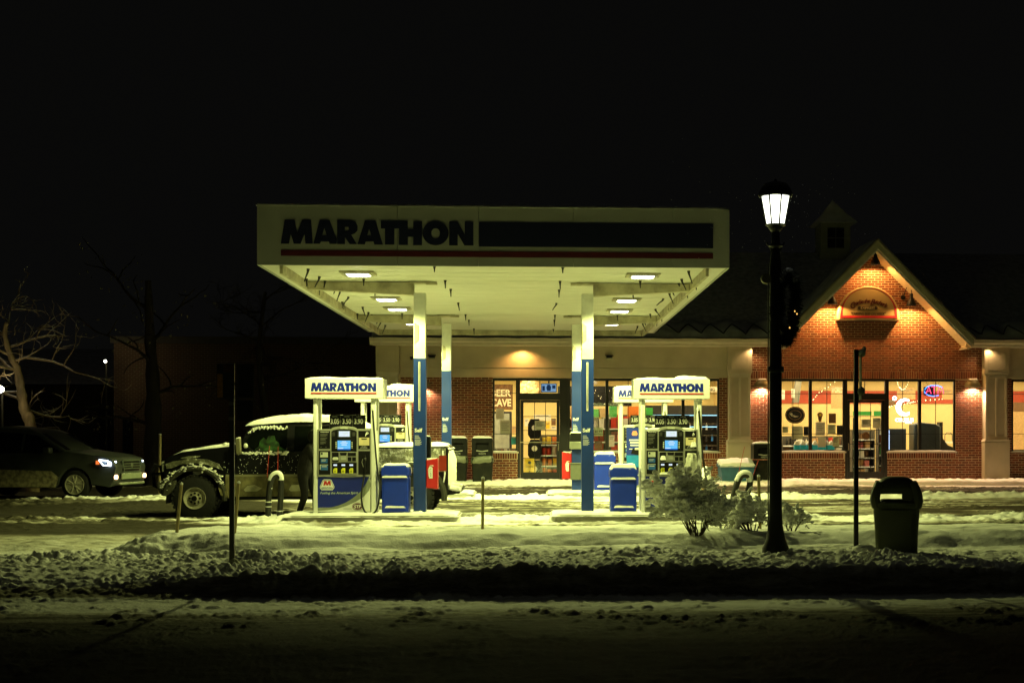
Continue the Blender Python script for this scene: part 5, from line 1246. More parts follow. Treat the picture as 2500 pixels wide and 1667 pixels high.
t = T('ceiling_duct', 'grey slanting duct hanging inside the left gable window', 'duct', (cs(1947, YW+1.5), YW+1.5, 2.55)); O('duct', MB().add([(-.14, 0, 0), (.05, 0, 0), (.15, 0, .8), (-.03, 0, .8), (-.14, .2, 0), (.05, .2, 0), (.15, .2, .8), (-.03, .2, .8)], [(0, 1, 2, 3), (7, 6, 5, 4), (0, 4, 5, 1), (1, 5, 6, 2), (2, 6, 7, 3), (3, 7, 4, 0)]), M('duct_grey', (.14, .13, .10), .6), t)
t = T('string_lights', 'string of small lights hanging across the gable windows', 'string lights', (cs(2060, YW+1.0), YW+1.0, 2.4))
WL = emis('fairy_light', (1, .78, .35), 8)
def chain(pts, n, r=.012):
    P = smoothpath(pts, 6); mb = MB()
    for k in range(n):
        p = P[int(k*(len(P)-1)/(n-1))]; mb.lathe([(.002, -r), (r, 0), (.002, r)], 6, (p.x, p.y+random.uniform(-.02, .02), p.z+random.uniform(-.02, .02)))
    O('bulb', mb, WL, t)['kind'] = 'stuff'; O('cord', MB().tube(P, .004, 4), BLACK, t)
X0 = cs(2060, YW+1.0)
chain([(cs(1985, YW+1)-X0, 0, .25), (cs(2000, YW+1)-X0, 0, .45), (cs(2018, YW+1)-X0, 0, .6), (cs(2045, YW+1)-X0, 0, .85)], 12)
chain([(cs(2190, YW+1)-X0, 0, .85), (cs(2196, YW+1)-X0, 0, .62), (cs(2207, YW+1)-X0, 0, .55), (cs(2222, YW+1)-X0, 0, .88)], 34, .01)
chain([(cs(2172, YW+1)-X0, 0, .02), (cs(2215, YW+1)-X0, 0, .12), (cs(2240, YW+1)-X0, 0, .20), (cs(2300, YW+1)-X0, 0, .26)], 60, .01)
# gable door: bread rack, green boards, octagon notice
rack(cs(2082, y1), cs(2136, y1), y1+.2, 0, [.30, .58, .86, 1.14, 1.42], ['tan', 'white', 'brown', 'tan', 'pink'], 'behind the gable door', ('bag', 'box'), step=.16, hgt=.2)
rack(cs(2140, y1), cs(2160, y1), y1-.1, 0, [.30, .62, .94, 1.30, 1.6], ['orange', 'green', 'white', 'black', 'red'], 'at the right edge of the gable door', ('box',), step=.13, hgt=.26)
poster('green_board', 2082, 2128, 1004, 1014, GM_['green'], 'wide green header board left of centre behind the gable door', y=YW+.9, lines=0, cat='board')
poster('green_board', 2133, 2152, 1003, 1015, GM_['green'], 'short green header board right of centre behind the gable door', y=YW+.9, lines=0, cat='board')
poster('paper_notice', 2103, 2125, 1023, 1043, PAP, 'printed notice taped to the gable door glass', y=YW+.075, lines=4)
poster('paper_notice', 2131, 2150, 1020, 1045, PAP, 'framed coffee notice on the right of the gable door glass', y=YW+.075, lines=2)
t = T('octagon_decal', 'dark octagonal decal in the middle of the gable door glass', 'decal', (cs(2114, YW+.07), YW+.07, WZ(1074, 2114, YW))); O('octagon', MB().xz([(.125*math.cos(R(22.5+45*k)), .125+.125*math.sin(R(22.5+45*k))) for k in range(8)], -.006, 0), GM_['brown'], t)
rack(cs(1908, YW+2.4), cs(2060, YW+2.4), YW+2.4, 0, [.55, .90, 1.22], ['white', 'tan', 'red', 'brown', 'yellow', 'white', 'black'], 'behind the left gable window', ('box', 'bag', 'bottle'), step=.2, hgt=.24)
rack(cs(1395, YW+3.0), cs(1560, YW+3.0), YW+3.0, 0, [1.5, 1.9], ['yellow', 'white', 'red', 'brown'], 'deep behind the big window', ('box', 'bag'), step=.22, hgt=.28)
for (q0, q1, a, b, c, lb) in ((1281, 1291, 1022, 1040, 'paper_pale', 'small white notice on the wall seen at left through the shop door'), (1303, 1345, 1012, 1026, 'goods_white', 'bright wide menu board seen through the shop door'), (1333, 1342, 1030, 1046, 'goods_yellow', 'yellow leaflet on the wall seen through the shop door'), (1346, 1357, 1021, 1038, 'goods_brown', 'brown framed picture on the wall seen through the shop door'), (1346, 1358, 1041, 1049, 'goods_white', 'small white label on the wall seen through the shop door'), (1250, 1260, 1040, 1057, 'goods_tan', 'tan leaflet in the window left of the shop door'),
        (1908, 1916, 952, 975, 'goods_white', 'framed white picture high at the left of the gable window'), (1932, 1940, 949, 971, 'goods_white', 'second framed white picture high in the gable window'), (2190, 2235, 946, 975, 'goods_tan', 'brown hanging panel behind the crescent neon sign'), (2168, 2186, 975, 990, 'goods_brown', 'dark shelf label board left of the crescent neon sign'), (2300, 2326, 950, 975, 'goods_tan', 'tan panel behind the ATM sign'), (2082, 2092, 1020, 1060, 'goods_black', 'dark narrow panel at the left edge of the gable door'), (1487, 1500, 1062, 1090, 'goods_white', 'white sheet low in the middle bay of the big window'), (1452, 1470, 1076, 1096, 'goods_brown', 'brown carton front low in the big window')):
    poster('wall_notice', q0, q1, a, b, MATS[c], lb, y=YW+(2.2 if q0 < 1400 or 2150 < q0 else .9), lines=2)
# right gable window: neon, machine
yn = YW+.22
def neon(name, label, pts_list, m, r, q=None):
    t = T(name, label, 'neon sign', q)
    return t
CW = emis('neon_white', (1, .97, .86), 4.5); NB = emis('neon_blue', (.05, .22, 1.0), 5); NR = emis('neon_red', (1, .06, .16), 3.2)
xo, zo = cs(2208, yn), WZ(994, 2208, yn); t = T('neon_letter_sign', 'glowing white crescent letter C sign above CELSIUS lettering', 'neon sign', (xo, yn, zo-.45))
arc_o = [(.26*math.cos(R(a)), .45+.27*math.sin(R(a))) for a in range(52, 316, 12)]; arc_i = [(.05+.17*math.cos(R(a)), .46+.175*math.sin(R(a))) for a in range(306, 60, -12)]
O('crescent', curve_mesh([arc_o+arc_i], .05), CW, t, smooth=False)
O('lettering', text_mesh('CELSIUS', .15, .03, .012, width=.56, height=.11), CW, t, loc=(0, 0, .07), smooth=False)
O('small_lettering', text_mesh('LIVE FIT', .05, .02, .0, width=.2, height=.035), CW, t, loc=(.13, 0, -.02), smooth=False)
O('ring', MB().tube([(-.30+.05*math.cos(R(a)), 0, .72+.05*math.sin(R(a))) for a in range(0, 361, 30)], .022, 6), CW, t)
xo, zo = cs(2281, yn), WZ(953, 2281, yn); t = T('atm_neon_sign', 'red ATM letters inside a blue neon oval in the gable window', 'neon sign', (xo, yn, zo-.2))
O('backing', MB().xz([(-.32, .06), (.0, .02), (.0, .36), (-.32, .30)], .03, .05), GM_['black'], t)
O('oval_tube', MB().tube([(.29*math.cos(R(a)), 0, .2+.155*math.sin(R(a))) for a in range(35, 172, 8)], .013, 6), NB, t)
O('oval_tube', MB().tube([(-.02+.28*math.cos(R(a)), 0, .18+.15*math.sin(R(a))) for a in range(182, 310, 8)], .013, 6), NB, t)
for k, st_ in enumerate(([(-.26, .10), (-.17, .31), (-.10, .10)], [(-.09, .31), (.07, .31)], [(.10, .10), (.13, .31), (.19, .16), (.25, .31), (.28, .10)])):
    O('letter_tube', MB().tube([(x, -.02, z) for x, z in st_], .013, 6), NR, t)
O('letter_tube', MB().tube([(-.22, -.02, .18), (-.12, -.02, .18)], .012, 6), NR, t); O('letter_tube', MB().tube([(-.01, -.02, .31), (-.01, -.02, .10)], .012, 6), NR, t)
O('cord', MB().tube([(-.2, 0, .33), (-.28, 0, .55)], .004, 4).tube([(.1, 0, .36), (.2, 0, .55)], .004, 4), BLACK, t)
y4 = YW+.6
t = T('cash_machine', 'large dark rounded machine seen from behind in the gable window', 'machine', (cs(2262, y4), y4, ZB)); wv = (cs(2293, y4)-cs(2228, y4))/2
O('case', MB().xz([(-wv, 0), (wv, 0), (wv, 1.62), (wv*.6, 1.70), (-wv*.4, 1.74), (-wv, 1.68)], -.1, .5), M('machine_grey', (.035, .045, .05), .5), t, bevel=.03); O('handle', MB().tube([(-wv+.15, -.12, .3), (-wv+.1, -.14, .6), (-wv+.2, -.14, .85), (-wv+.3, -.12, .6), (-wv+.3, -.12, .3)], .012, 5), GM_['tan'], t)
t = T('display_cabinet', 'dark square cabinet left of the large machine in the gable window', 'cabinet', (cs(2190, y4), y4, ZB)); O('case', MB().box(-.26, .26, -.1, .4, 0, 1.55), M('machine_grey', (.035, .045, .05), .5), t, bevel=.02); O('edge_light', MB().box(-.275, -.262, -.1, -.08, .9, 1.5), emis('edge_blue', (.45, .6, 1), 3), t)
t = T('shelf_end', 'dark shelf end with sloping side at the right of the gable window', 'shelf', (cs(2302, y4), y4, ZB)); O('side', MB().xz([(-.10, 0), (.40, 0), (.40, .95), (.15, 1.05), (.0, 1.25), (.0, 1.75), (-.10, 1.75)], 0, .3), GM_['black'], t)
t = T('bent_chair', 'small round-backed metal chair beyond the machine', 'chair', (cs(2316, YW+2), YW+2, 1.35)); O('back_hoop', MB().tube([(-.12, 0, 0), (-.12, 0, .2), (-.06, 0, .28), (.06, 0, .28), (.12, 0, .2), (.12, 0, 0)], .014, 6), SHELF, t); O('seat', MB().box(-.16, .16, -.1, .2, -.06, -.001), GM_['white'], t)
t = T('wall_shelf', 'dark shelf unit against the rear wall seen through the last window', 'shelf', (xw['d0']+1.1, YW+2.5, ZB)); O('side', MB().box(-.25, .25, 0, .4, 0, 2.4), GM_['brown'], t); O('panel', MB().box(-.2, .2, -.02, -.001, .2, 2.1), GM_['tan'], t)

# ------------------------------------------------------------------ bins and boxes along the shop front
def shop_bin(qx, y, w_, h, label, bag=True, tilt=0):
    z = .24 if y > 38.2 else GZ(WX(qx, y), y)
    t = T('black_bin', label, 'trash can', (WX(qx, y), y, z-.03), group='black waste bins along the shop front')
    G = M('bin_dark_green', (.005, .006, .004), .6, var=.2, dirt=.2, spec=.2)
    O('bin_body', MB().add([(-w_*.44, -w_*.42, 0), (w_*.44, -w_*.42, 0), (w_*.44, w_*.42, 0), (-w_*.44, w_*.42, 0), (-w_*.5, -w_*.48, h*.56), (w_*.5, -w_*.48, h*.56), (w_*.5, w_*.48, h*.56), (-w_*.5, w_*.48, h*.56)], [(0, 3, 2, 1), (4, 5, 6, 7), (0, 1, 5, 4), (1, 2, 6, 5), (2, 3, 7, 6), (3, 0, 4, 7)]), G, t, bevel=.02)
    a, b, c, d = -w_*.49, w_*.49, h*.60, h*.95
    m2 = MB().box(a, -w_*.3, -w_*.46, -w_*.44, c, d).box(w_*.3, b, -w_*.46, -w_*.44, c, d).box(-w_*.3, w_*.3, -w_*.46, -w_*.44, c, c+h*.1).box(-w_*.3, w_*.3, -w_*.46, -w_*.44, d-h*.06, d)
    m2.box(a, b, w_*.44, w_*.46, c, d).box(a, a+.02, -w_*.44, w_*.44, c, d).box(b-.02, b, -w_*.44, w_*.44, c, d).xz([(a-.01, d), (b+.01, d), (b-.02, h), (a+.02, h)], -w_*.48, w_*.48)
    O('hood', m2, BLACK, t, bevel=.01)
    O('inside', MB().box(a+.03, b-.03, -w_*.3, w_*.4, c, d-.02), BLACK, t)
    O('lip', MB().tube([(-w_*.28, -w_*.47, c+h*.12), (0, -w_*.50, c+h*.10), (w_*.28, -w_*.47, c+h*.12)], .014, 6), M('lip_pale', (.4, .4, .34), .5), t)
    O('waste_lettering', text_mesh('WASTE', .06, .002, .01, width=w_*.34, height=.045), M('lip_pale', (.4, .4, .34), .5), t, loc=(0, -w_*.465, c+h*.05), smooth=False)
    if bag:
        n = 28; V = []
        for j, (sc_, z_) in enumerate(((.46, h*.60), (.50, h*.59), (.54, h*.53), (.55, h*.47), (.52, h*.44))):
            for i in range(n):
                aa = 2*math.pi*i/n; r = sc_*w_*(1+.03*math.sin(7*aa+j)); V.append((max(-1, min(1, 1.25*math.cos(aa)))*r, max(-1, min(1, 1.25*math.sin(aa)))*r*.95, z_+.02*math.sin(aa*2+qx)+.012*math.sin(9*aa+j*2)))
        O('bag_liner', MB().add(V, [(j*n+i, j*n+(i+1) % n, (j+1)*n+(i+1) % n, (j+1)*n+i) for j in range(4) for i in range(n)]), M('bag_film', (.16, .17, .12), .25, bump=.6, bscale=30), t)
    O('snow_cap', MB().pillow(-w_*.48, w_*.48, -w_*.46, w_*.46, h-.01, .07, int(qx) % 17, cell=.04, pw=5), SNOW, t)
    return t
shop_bin(1117, 38.7, .56, 1.26, 'black waste bin beside the rear left column, bag bulging from its opening')
shop_bin(1178, 38.7, .60, 1.26, 'black waste bin just left of the shop window, plastic liner hanging over its rim')
shop_bin(1862, 38.7, .62, 1.10, 'black waste bin half hidden behind the street lamp post', bag=False)
xb_ = WX(1797, 38.6); t = T('ice_box', 'low blue-grey storage chest with thick snow on its sloping lid', 'storage chest', (xb_, 38.6, .22))
O('chest', MB().add([(-.42, -.3, -.06), (.42, -.3, -.06), (.46, .3, -.06), (-.46, .3, -.06), (-.49, -.36, .42), (.49, -.36, .42), (.49, .36, .42), (-.49, .36, .42)], [(0, 3, 2, 1), (4, 5, 6, 7), (0, 1, 5, 4), (1, 2, 6, 5), (2, 3, 7, 6), (3, 0, 4, 7)]), M('chest_blue', (.03, .10, .17), .5), t, bevel=.02)
O('lid', MB().add([(-.52, -.38, .421), (.52, -.38, .421), (.52, .38, .421), (-.52, .38, .421), (-.52, -.38, .46), (.52, -.38, .46), (.50, .38, .60), (-.50, .38, .60)], [(0, 3, 2, 1), (4, 5, 6, 7), (0, 1, 5, 4), (1, 2, 6, 5), (2, 3, 7, 6), (3, 0, 4, 7)]), M('chest_blue', (.03, .10, .17), .5), t)
mb = MB().pillow(-.52, .52, -.39, .38, .455, .085, 4, cell=.05, pw=9); mb.v = [(x, y, z+(y+.38)*.19) for x, y, z in mb.v]
O('snow_cap', mb, SNOW, t)
t = T('wood_bollard', 'short brown post with a snow cap right of the front right pump', 'post', (WX(1723, 31), 31.0, .11)); O('post', MB().lathe([(.09, 0), (.09, .52), (.0, .52)], 12), M('post_wood', (.24, .15, .06), .8, var=.3, aniso=(1, 1, .2)), t); O('snow_cap', MB().lathe([(.11, .42), (.125, .5), (.12, .62), (.06, .72), (.0, .74)], 12), SNOW, t)
# ------------------------------------------------------------------ street lamp
YL = 15.3; xl = WX(1893.5, YL); gz = GZ(xl, YL)
LZ = lambda py: WZ(py, 1893, YL)-gz
lp = T('street_lamp', 'tall black street lamp post with lit glass lantern and a snowy garland', 'street lamp', (xl, YL, gz-.02))
POST = M('lamp_post_black', (.012, .013, .010), .4, var=.3, scale=10)
O('pole', MB().lathe([(.155, -.1), (.155, .10), (.115, .20), (.084, .36), (.074, .55), (.071, LZ(820)), (.066, LZ(640)), (.055, LZ(620)), (.052, LZ(600)), (.045, LZ(560))], 16), POST, lp)
O('pole_collar', MB().lathe([(.09, LZ(905)), (.096, LZ(902)), (.096, LZ(893)), (.09, LZ(890))], 16), POST, lp)
O('pole_collar', MB().lathe([(.05, LZ(603)), (.085, LZ(597)), (.05, LZ(590))], 14), POST, lp)
for s in (-1, 1): O('scroll_bracket', MB().tube(smoothpath([(s*.05, 0, LZ(610)), (s*.07, 0, LZ(598)), (s*.09, 0, LZ(592)), (s*.10, 0, LZ(588))], 3), .008, 6), POST, lp)
O('conduit', MB().tube([(-.088, -.02, LZ(1340)), (-.088, -.02, LZ(640))], .008, 6), M('conduit_grey', (.16, .16, .12), .5), lp)
O('junction_box', MB().lathe([(.001, -.03), (.055, -.03), (.06, -.01), (.06, .03), (.001, .03)], 16, (-.115, -.03, LZ(677)), 'y'), M('box_olive', (.20, .19, .08), .5), lp)
O('holder', MB().lathe([(.045, LZ(562)), (.075, LZ(556)), (.085, LZ(550)), (.11, LZ(547)), (.115, LZ(544))], 16), POST, lp)
zb, zt = LZ(544), LZ(477); rb, rt = .115, .175; n = 8
for k in range(n):
    a0, a1 = 2*math.pi*(k+.02)/n+.2, 2*math.pi*(k+.98)/n+.2
    V = [(r*math.cos(a), r*math.sin(a), z) for (r, z) in ((rb-.004, zb), (rt-.004, zt)) for a in (a0, a1)]
    V2 = [(x*.97, y*.97, z) for x, y, z in V]
    O('glass_pane', MB().add(V+V2, [(0, 1, 3, 2), (4, 6, 7, 5), (0, 4, 5, 1), (2, 3, 7, 6), (0, 2, 6, 4), (1, 5, 7, 3)]), emis('lantern_glass', (.97, 1, .80), 5, .35), lp, smooth=False)
    a = 2*math.pi*k/n+.2
    O('lantern_rib', MB().tube([(rb*math.cos(a), rb*math.sin(a), zb), (rt*1.01*math.cos(a), rt*1.01*math.sin(a), zt)], .0105, 6), POST, lp)
O('lantern_ring', MB().lathe([(rt-.01, zt-.004), (rt+.012, zt), (rt+.012, zt+.02), (rt-.01, zt+.024)], 24), POST, lp)
O('dome', MB().lathe([(rt+.02, zt+.02), (rt+.015, zt+.05), (rt-.01, zt+.10), (rt-.05, zt+.14), (.05, zt+.165), (.02, zt+.175), (.015, zt+.20), (.0, zt+.21)], 24), POST, lp)
O('ballast_housing', MB().lathe([(.10, zb-.01), (.108, zb+.01), (.09, zb+.03), (.03, zb+.035)], 16), POST, lp)
O('snow_cap', MB().lathe([(rt-.01, zt+.10), (rt-.045, zt+.148), (.05, zt+.172), (.0, zt+.178)], 20), M('thin_snow', (.2, .2, .18), .9), lp)
point('lamp', (0, 0, zb+.19), 14, (.97, 1, .50), .04, lp)
fl = MB(); rf = random.Random(12)
for k in range(260):
    c = Vector((rf.gauss(0, .55), rf.gauss(0, .5), LZ(510)+rf.gauss(0, .5)))
    if c.xy.length < .24: continue
    r_ = rf.uniform(.0018, .0038); fl.add([c+Vector(d)*r_ for d in ((1, 0, 0), (-1, 0, 0), (0, 1, 0), (0, -1, 0), (0, 0, 1), (0, 0, -1))], [(0, 2, 4), (2, 1, 4), (1, 3, 4), (3, 0, 4), (2, 0, 5), (1, 2, 5), (3, 1, 5), (0, 3, 5)])
fo_ = thing('falling_snow', fl, SNOW, 'fine snowflakes drifting round the lit street lamp', 'snowflakes', (xl, YL, gz), smooth=False, recalc=False); fo_['kind'] = 'stuff'
# garland hanging on the lamp post
gz1, gz0 = LZ(672), LZ(832)
wr = T('garland', 'dark evergreen garland with snow and tiny amber lights hung on the street lamp post', 'garland', (xl+.10, YL-.02, gz))
mb = MB(); ms = MB()
NEED = M('garland_green', (.015, .022, .010), .8, var=.4)
pth = [(-.02, 0, gz1-.05), (.05, 0, gz1-.0), (.12, 0, gz1-.12), (.13, 0, gz1-.3), (.10, 0, gz1-.45), (.09, 0, gz0+.12), (.02, 0, gz0), (-.07, 0, gz0+.15), (-.08, 0, gz0+.35), (-.07, 0, gz1-.4), (-.06, 0, gz1-.2), (-.02, 0, gz1-.05)]
P = smoothpath(pth, 14)
for p in P:
    for k in range(26):
        d = Vector((random.gauss(0, 1), random.gauss(0, 1), random.gauss(0, 1))).normalized()*random.uniform(.05, .11)
        mb.tube([p, p+d], [.007, .003], 3, cap=False)
O('sprigs', mb, NEED, wr)['kind'] = 'stuff'
ico = bmesh.new(); bmesh.ops.create_icosphere(ico, subdivisions=2, radius=1); IV = np.array([v.co[:] for v in ico.verts]); IF = np.array([[v.index for v in f.verts] for f in ico.faces]); ico.free()
ico = bmesh.new(); bmesh.ops.create_icosphere(ico, subdivisions=1, radius=1); IV1 = np.array([v.co[:] for v in ico.verts]); IF1 = np.array([[v.index for v in f.verts] for f in ico.faces]); ico.free()
def blob(mb, c, r, sc_=(1, 1, 1), seed=0, lo=False, rough=.35):
    V0 = (IV1 if lo else IV); nrm = V0*(1+rough*(fbm(V0[:, 0]*1.7+seed*3.1, V0[:, 1]*1.7+V0[:, 2]*2.3+seed, seed % 97, 3))[:, None])
    mb.arr(nrm*np.array(sc_)*r+np.array(c), IF1 if lo else IF)
for i, p in enumerate(P):
    if p.z > gz1-.12 or p.x < 0: blob(ms, (p.x+(.0 if p.z > gz1-.12 else -.03), p.y-.01, p.z+.05), random.uniform(.03, .05)*(1 if p.z > gz1-.12 else .7), (1, 1, .9), i, True)
O('snow_clumps', ms, SNOW, wr, ang=180, recalc=False)['kind'] = 'stuff'
AMB = emis('amber_bulb', (1, .55, .12), 1.5)
for q in ((.10, -.09, gz1-.42), (.125, -.09, gz1-.45), (.04, -.10, gz0+.14)): O('amber_bulb', MB().lathe([(.001, -.01), (.010, 0), (.001, .012)], 6, q), AMB, wr)
# edge-on sign post at the right
YS = 15.4; x = WX(2090, YS); g = GZ(x, YS); z_ = lambda q: WZ(q, 2090, YS)-g
t = T('thin_sign_post', 'thin dark sign post with a snowy sign seen edge-on, left of the large bin', 'sign post', (x, YS, g))
O('post', MB().box(-.025, .025, -.02, .02, -.1, z_(853)), POST, t, bevel=.003)
PG = M('sign_back_green', (.17, .18, .10), .6, snow=.4)
O('sign_panel', MB().add([(.034, -.14, z_(975)), (.085, .18, z_(975)), (.085, .18, z_(868)), (.034, -.14, z_(868)), (.028, -.138, z_(975)), (.079, .182, z_(975)), (.079, .182, z_(868)), (.028, -.138, z_(868))], [(0, 1, 2, 3), (7, 6, 5, 4), (0, 4, 5, 1), (1, 5, 6, 2), (2, 6, 7, 3), (3, 7, 4, 0)]), PG, t, smooth=False)
ms = MB(); blob(ms, (.065, 0, z_(862)), .06, (.75, 1.6, .8), 4); blob(ms, (.05, -.05, z_(955)), .05, (.9, .8, 1.0), 6); blob(ms, (.085, -.04, z_(853)), .04, (.6, 1, .9), 9)
O('snow_clump', ms, M('dim_snow', (.35, .36, .26), .8), t)
ms = MB(); blob(ms, (.09, 0, .02), .14, (1.1, 1, .75), 3); thing('snow_heap', ms, SNOW, 'small snow heap at the foot of the thin sign post', 'snow heap', (x, YS-.05, g))
# left sign post with parking signs
YP = 14.55; x = WX(566.5, YP); g = GZ(x, YP); z_ = lambda q: WZ(q, 566, YP)-g; sx = lambda q: WX(q, YP)-x
t = T('parking_sign_post', 'dark parking sign post with three unlit sign panels at the left', 'sign post', (x, YP, g))
O('post', MB().xy([(-.025, -.02), (.025, -.02), (.025, .02), (.012, .02), (.008, -.005), (-.008, -.005), (-.012, .02), (-.025, .02)], -.1, z_(888)), M('galvanised_dark', (.06, .06, .045), .45, metal=.3, var=.3), t)
SG = M('sign_dim', (.035, .034, .022), .5, var=.3, scale=20); SE = M('sign_ink', (.012, .012, .01), .5)
a = O('sign_panel', MB().box(sx(531), sx(574), -.036, -.030, z_(974), z_(888)), SG, t, bevel=.004)
O('reflective_strip', MB().box(sx(532.5), sx(546), -.040, -.0365, z_(971), z_(913)), M('reflective_amber', (.42, .20, .02), .35, var=.4, scale=40, emit=None), a)
O('sign_band', MB().box(sx(546.5), sx(571), -.040, -.0365, z_(909), z_(891)), M('band_brown', (.10, .045, .012), .5, var=.5, scale=30), a)
b = O('sign_panel', MB().box(sx(579.5), sx(622), -.036, -.030, z_(972), z_(888)), SG, t, bevel=.004)
O('arrow', MB().box(sx(585), sx(612), -.040, -.0365, z_(963.5), z_(961.5)).xz([(sx(612), z_(966)), (sx(618), z_(962.5)), (sx(612), z_(959))], -.040, -.0365), SE, b)
O('sign_frame', curve_mesh([[(sx(581.5), z_(970)), (sx(620), z_(970)), (sx(620), z_(914)), (sx(581.5), z_(914))], [(sx(582.5), z_(969)), (sx(619), z_(969)), (sx(619), z_(915)), (sx(582.5), z_(915))]], .003), M('sign_line', (.07, .07, .05), .5), b, loc=(0, -.038, 0), smooth=False)
O('crossbar', MB().box(sx(571), sx(584), -.0295, -.0205, z_(940), z_(934)), SG, t)
c = O('sign_panel', MB().box(sx(580.5), sx(620), -.036, -.030, z_(1027), z_(977)), SG, t, bevel=.004)
for k, tx in enumerate(('EXCEPT', 'SUNDAY', 'HOLIDAYS')):
    O('lettering', text_mesh(tx, .05, .002, .01, width=.13, height=.035), SE, c, loc=(sx(600), -.0375, z_(987+k*15)), smooth=False)
O('clamp', MB().box(-.03, .03, -.032, -.0205, z_(989), z_(981)), M('clamp_metal', (.2, .2, .14), .4), t); O('clamp', MB().box(-.03, .03, -.032, -.0205, z_(1026), z_(1018)), M('clamp_metal', (.2, .2, .14), .4), t)
ms = MB(); blob(ms, (0, -.03, .0), .07, (1, .8, 1.3), 5); thing('snow_heap', ms, M('dim_snow', (.35, .36, .26), .8), 'small snow clump at the foot of the parking sign post', 'snow heap', (x+.03, YP-.03, g))
# wooden marker stakes
WOODM = M('stake_wood', (.30, .24, .11), .8, var=.3, scale=10, aniso=(1, 1, .15))
def stake(q0, y0, q1, y1, Y, label, r=.022):
    xa, za, xb, zb = WX(q0, Y), WZ(y0, q0, Y), WX(q1, Y), WZ(y1, q1, Y); g = GZ(xb, Y)
    t = T('marker_stake', label, 'stake', (xb, Y, g), group='thin wooden marker stakes in the snow')
    O('stake', MB().tube([((xb-xa)*.08, 0, -.1), (xa-xb, 0, za-g)], r, 8), WOODM, t); O('snow_tip', MB().lathe([(r, -.01), (r*1.05, .012), (.0, .028)], 8, (xa-xb, 0, za-g)), SNOW, t)
stake(443, 1181, 431, 1309, 18.3, 'leaning wooden stake in front of the pickup truck wheel')
stake(583, 1178, 572, 1312, 18.3, 'leaning wooden stake right behind the parking sign post')
stake(1179, 1167, 1178, 1294, 19.2, 'upright wooden stake in the gap between the two front islands')
stake(1852, 1162, 1856, 1300, 19.0, 'wooden stake between the second shrub and the leaning hoop')
stake(391, 1060, 389, 1125, 36.0, 'pale stake against the dark trunk beyond the truck hood', .035)
# hoop barriers
HO = M('hoop_dark', (.02, .02, .018), .4, var=.3)
Y = 24.2
def hoop(name, label, pts, r, Y, rods):
    x0 = WX(pts[0][0], Y); g = GZ(x0, Y)
    t = T('hoop_barrier', label, 'hoop barrier', (x0, Y, g-.03), group='bent pipe hoops guarding the islands')
    L3 = lambda q, py, dy=0: (WX(q, Y+dy)-x0, dy, WZ(py, q, Y+dy)-g+.03)
    P = smoothpath([L3(*p) for p in pts], 6)
    O('pipe', MB().tube(P, r, 12), HO, t)
    zt = max(p[2] for p in P); zs = .30
    ms = MB(); top = [p for p in P if p[2] > zt*.80]
    top = [p for p in top if p[0] < (top[0][0]+top[-1][0])/2+.12]
    if len(top) > 2:
        rr = [r*.5]+[r*1.05]*(len(top)-2)+[r*.4]; ms.tube([(p[0], p[1], p[2]+r*.55) for p in top], rr, 10)
        for i in range(3): blob(ms, (top[0][0], top[0][1], top[0][2]-.02-i*.03), r*.8, (1, 1, 1), i)
    O('snow_cap', ms, SNOW, t)
    for i, (fx, fz) in enumerate(((0, .35), (0, .5), (1, .3))):
        p = min(P[:len(P)//2] if fx == 0 else P[len(P)//2:], key=lambda q: abs(q[2]-zt*fz)); O('band', MB().lathe([(r*1.06, -.008), (r*1.1, 0), (r*1.06, .008)], 12, tuple(p)), PRINTW, t)
    for (qa, ya, qb, yb) in rods:
        O('reflector_rod', MB().tube([L3(qa, ya, .05), L3(qb, yb, .05)], .0045, 5), M('rod_red', (.42, .03, .02), .5), t)
    return t
hoop('hoop', 'upright pipe hoop with a curled snow cap beside the pickup truck', [(654, 1278), (656, 1215), (660, 1180), (668, 1163), (680, 1160), (686, 1175), (685, 1220), (682, 1268)], .052, 24.3, ((652, 1165, 658, 1088), (678, 1158, 679, 1090)))
hoop('hoop', 'leaning pipe hoop with thick snow between the two shrubs', [(1783, 1252), (1790, 1215), (1800, 1178), (1812, 1160), (1828, 1162), (1831, 1180), (1822, 1210), (1810, 1240)], .055, 23.2, ((1802, 1160, 1818, 1090), (1836, 1168, 1852, 1122)))
# ------------------------------------------------------------------ large public bin
YB_ = 15.6; x = WX(2188, YB_); g = GZ(x, YB_)
bt = T('public_bin', 'large dark rounded public litter bin standing in the plowed snow at right', 'litter bin', (x, YB_, g-.03), rz=R(-14))
BM = M('litter_bin_plastic', (.085, .095, .055), .55, var=.15, scale=6, bump=.1)
k_ = YB_/3300; 
def ring(z, w_, d, r, n=6):
    out = []
    for sx_, sy_, a0 in ((1, 1, 0), (-1, 1, 90), (-1, -1, 180), (1, -1, 270)):
        for q in range(n+1):
            a = R(a0+90*q/n); out.append((sx_*(w_-r)+r*math.cos(a), sy_*(d-r)+r*math.sin(a), z))
    return out
def loft(rings, close=True):
    mb = MB(); n = len(rings[0]); V = [p for r_ in rings for p in r_]
    F_ = [(j*n+i, j*n+(i+1) % n, (j+1)*n+(i+1) % n, (j+1)*n+i) for j in range(len(rings)-1) for i in range(n)]
    F_ += [tuple(range(n-1, -1, -1)), tuple((len(rings)-1)*n+i for i in range(n))]
    return mb.add(V, F_)
O('bin_body', loft([ring(0, .235, .21, .06), ring(.28, .245, .22, .06), ring(.56, .262, .235, .06), ring(.60, .275, .245, .07)]), BM, bt)
O('front_panel', loft([[(x_, -.212-.045*t_, .05+t_*.5) for x_ in (-.17, .17)]+[(x_, -.222-.045*t_, .05+t_*.5) for x_ in (.17, -.17)] for t_ in (0, 1)]), BM, bt)
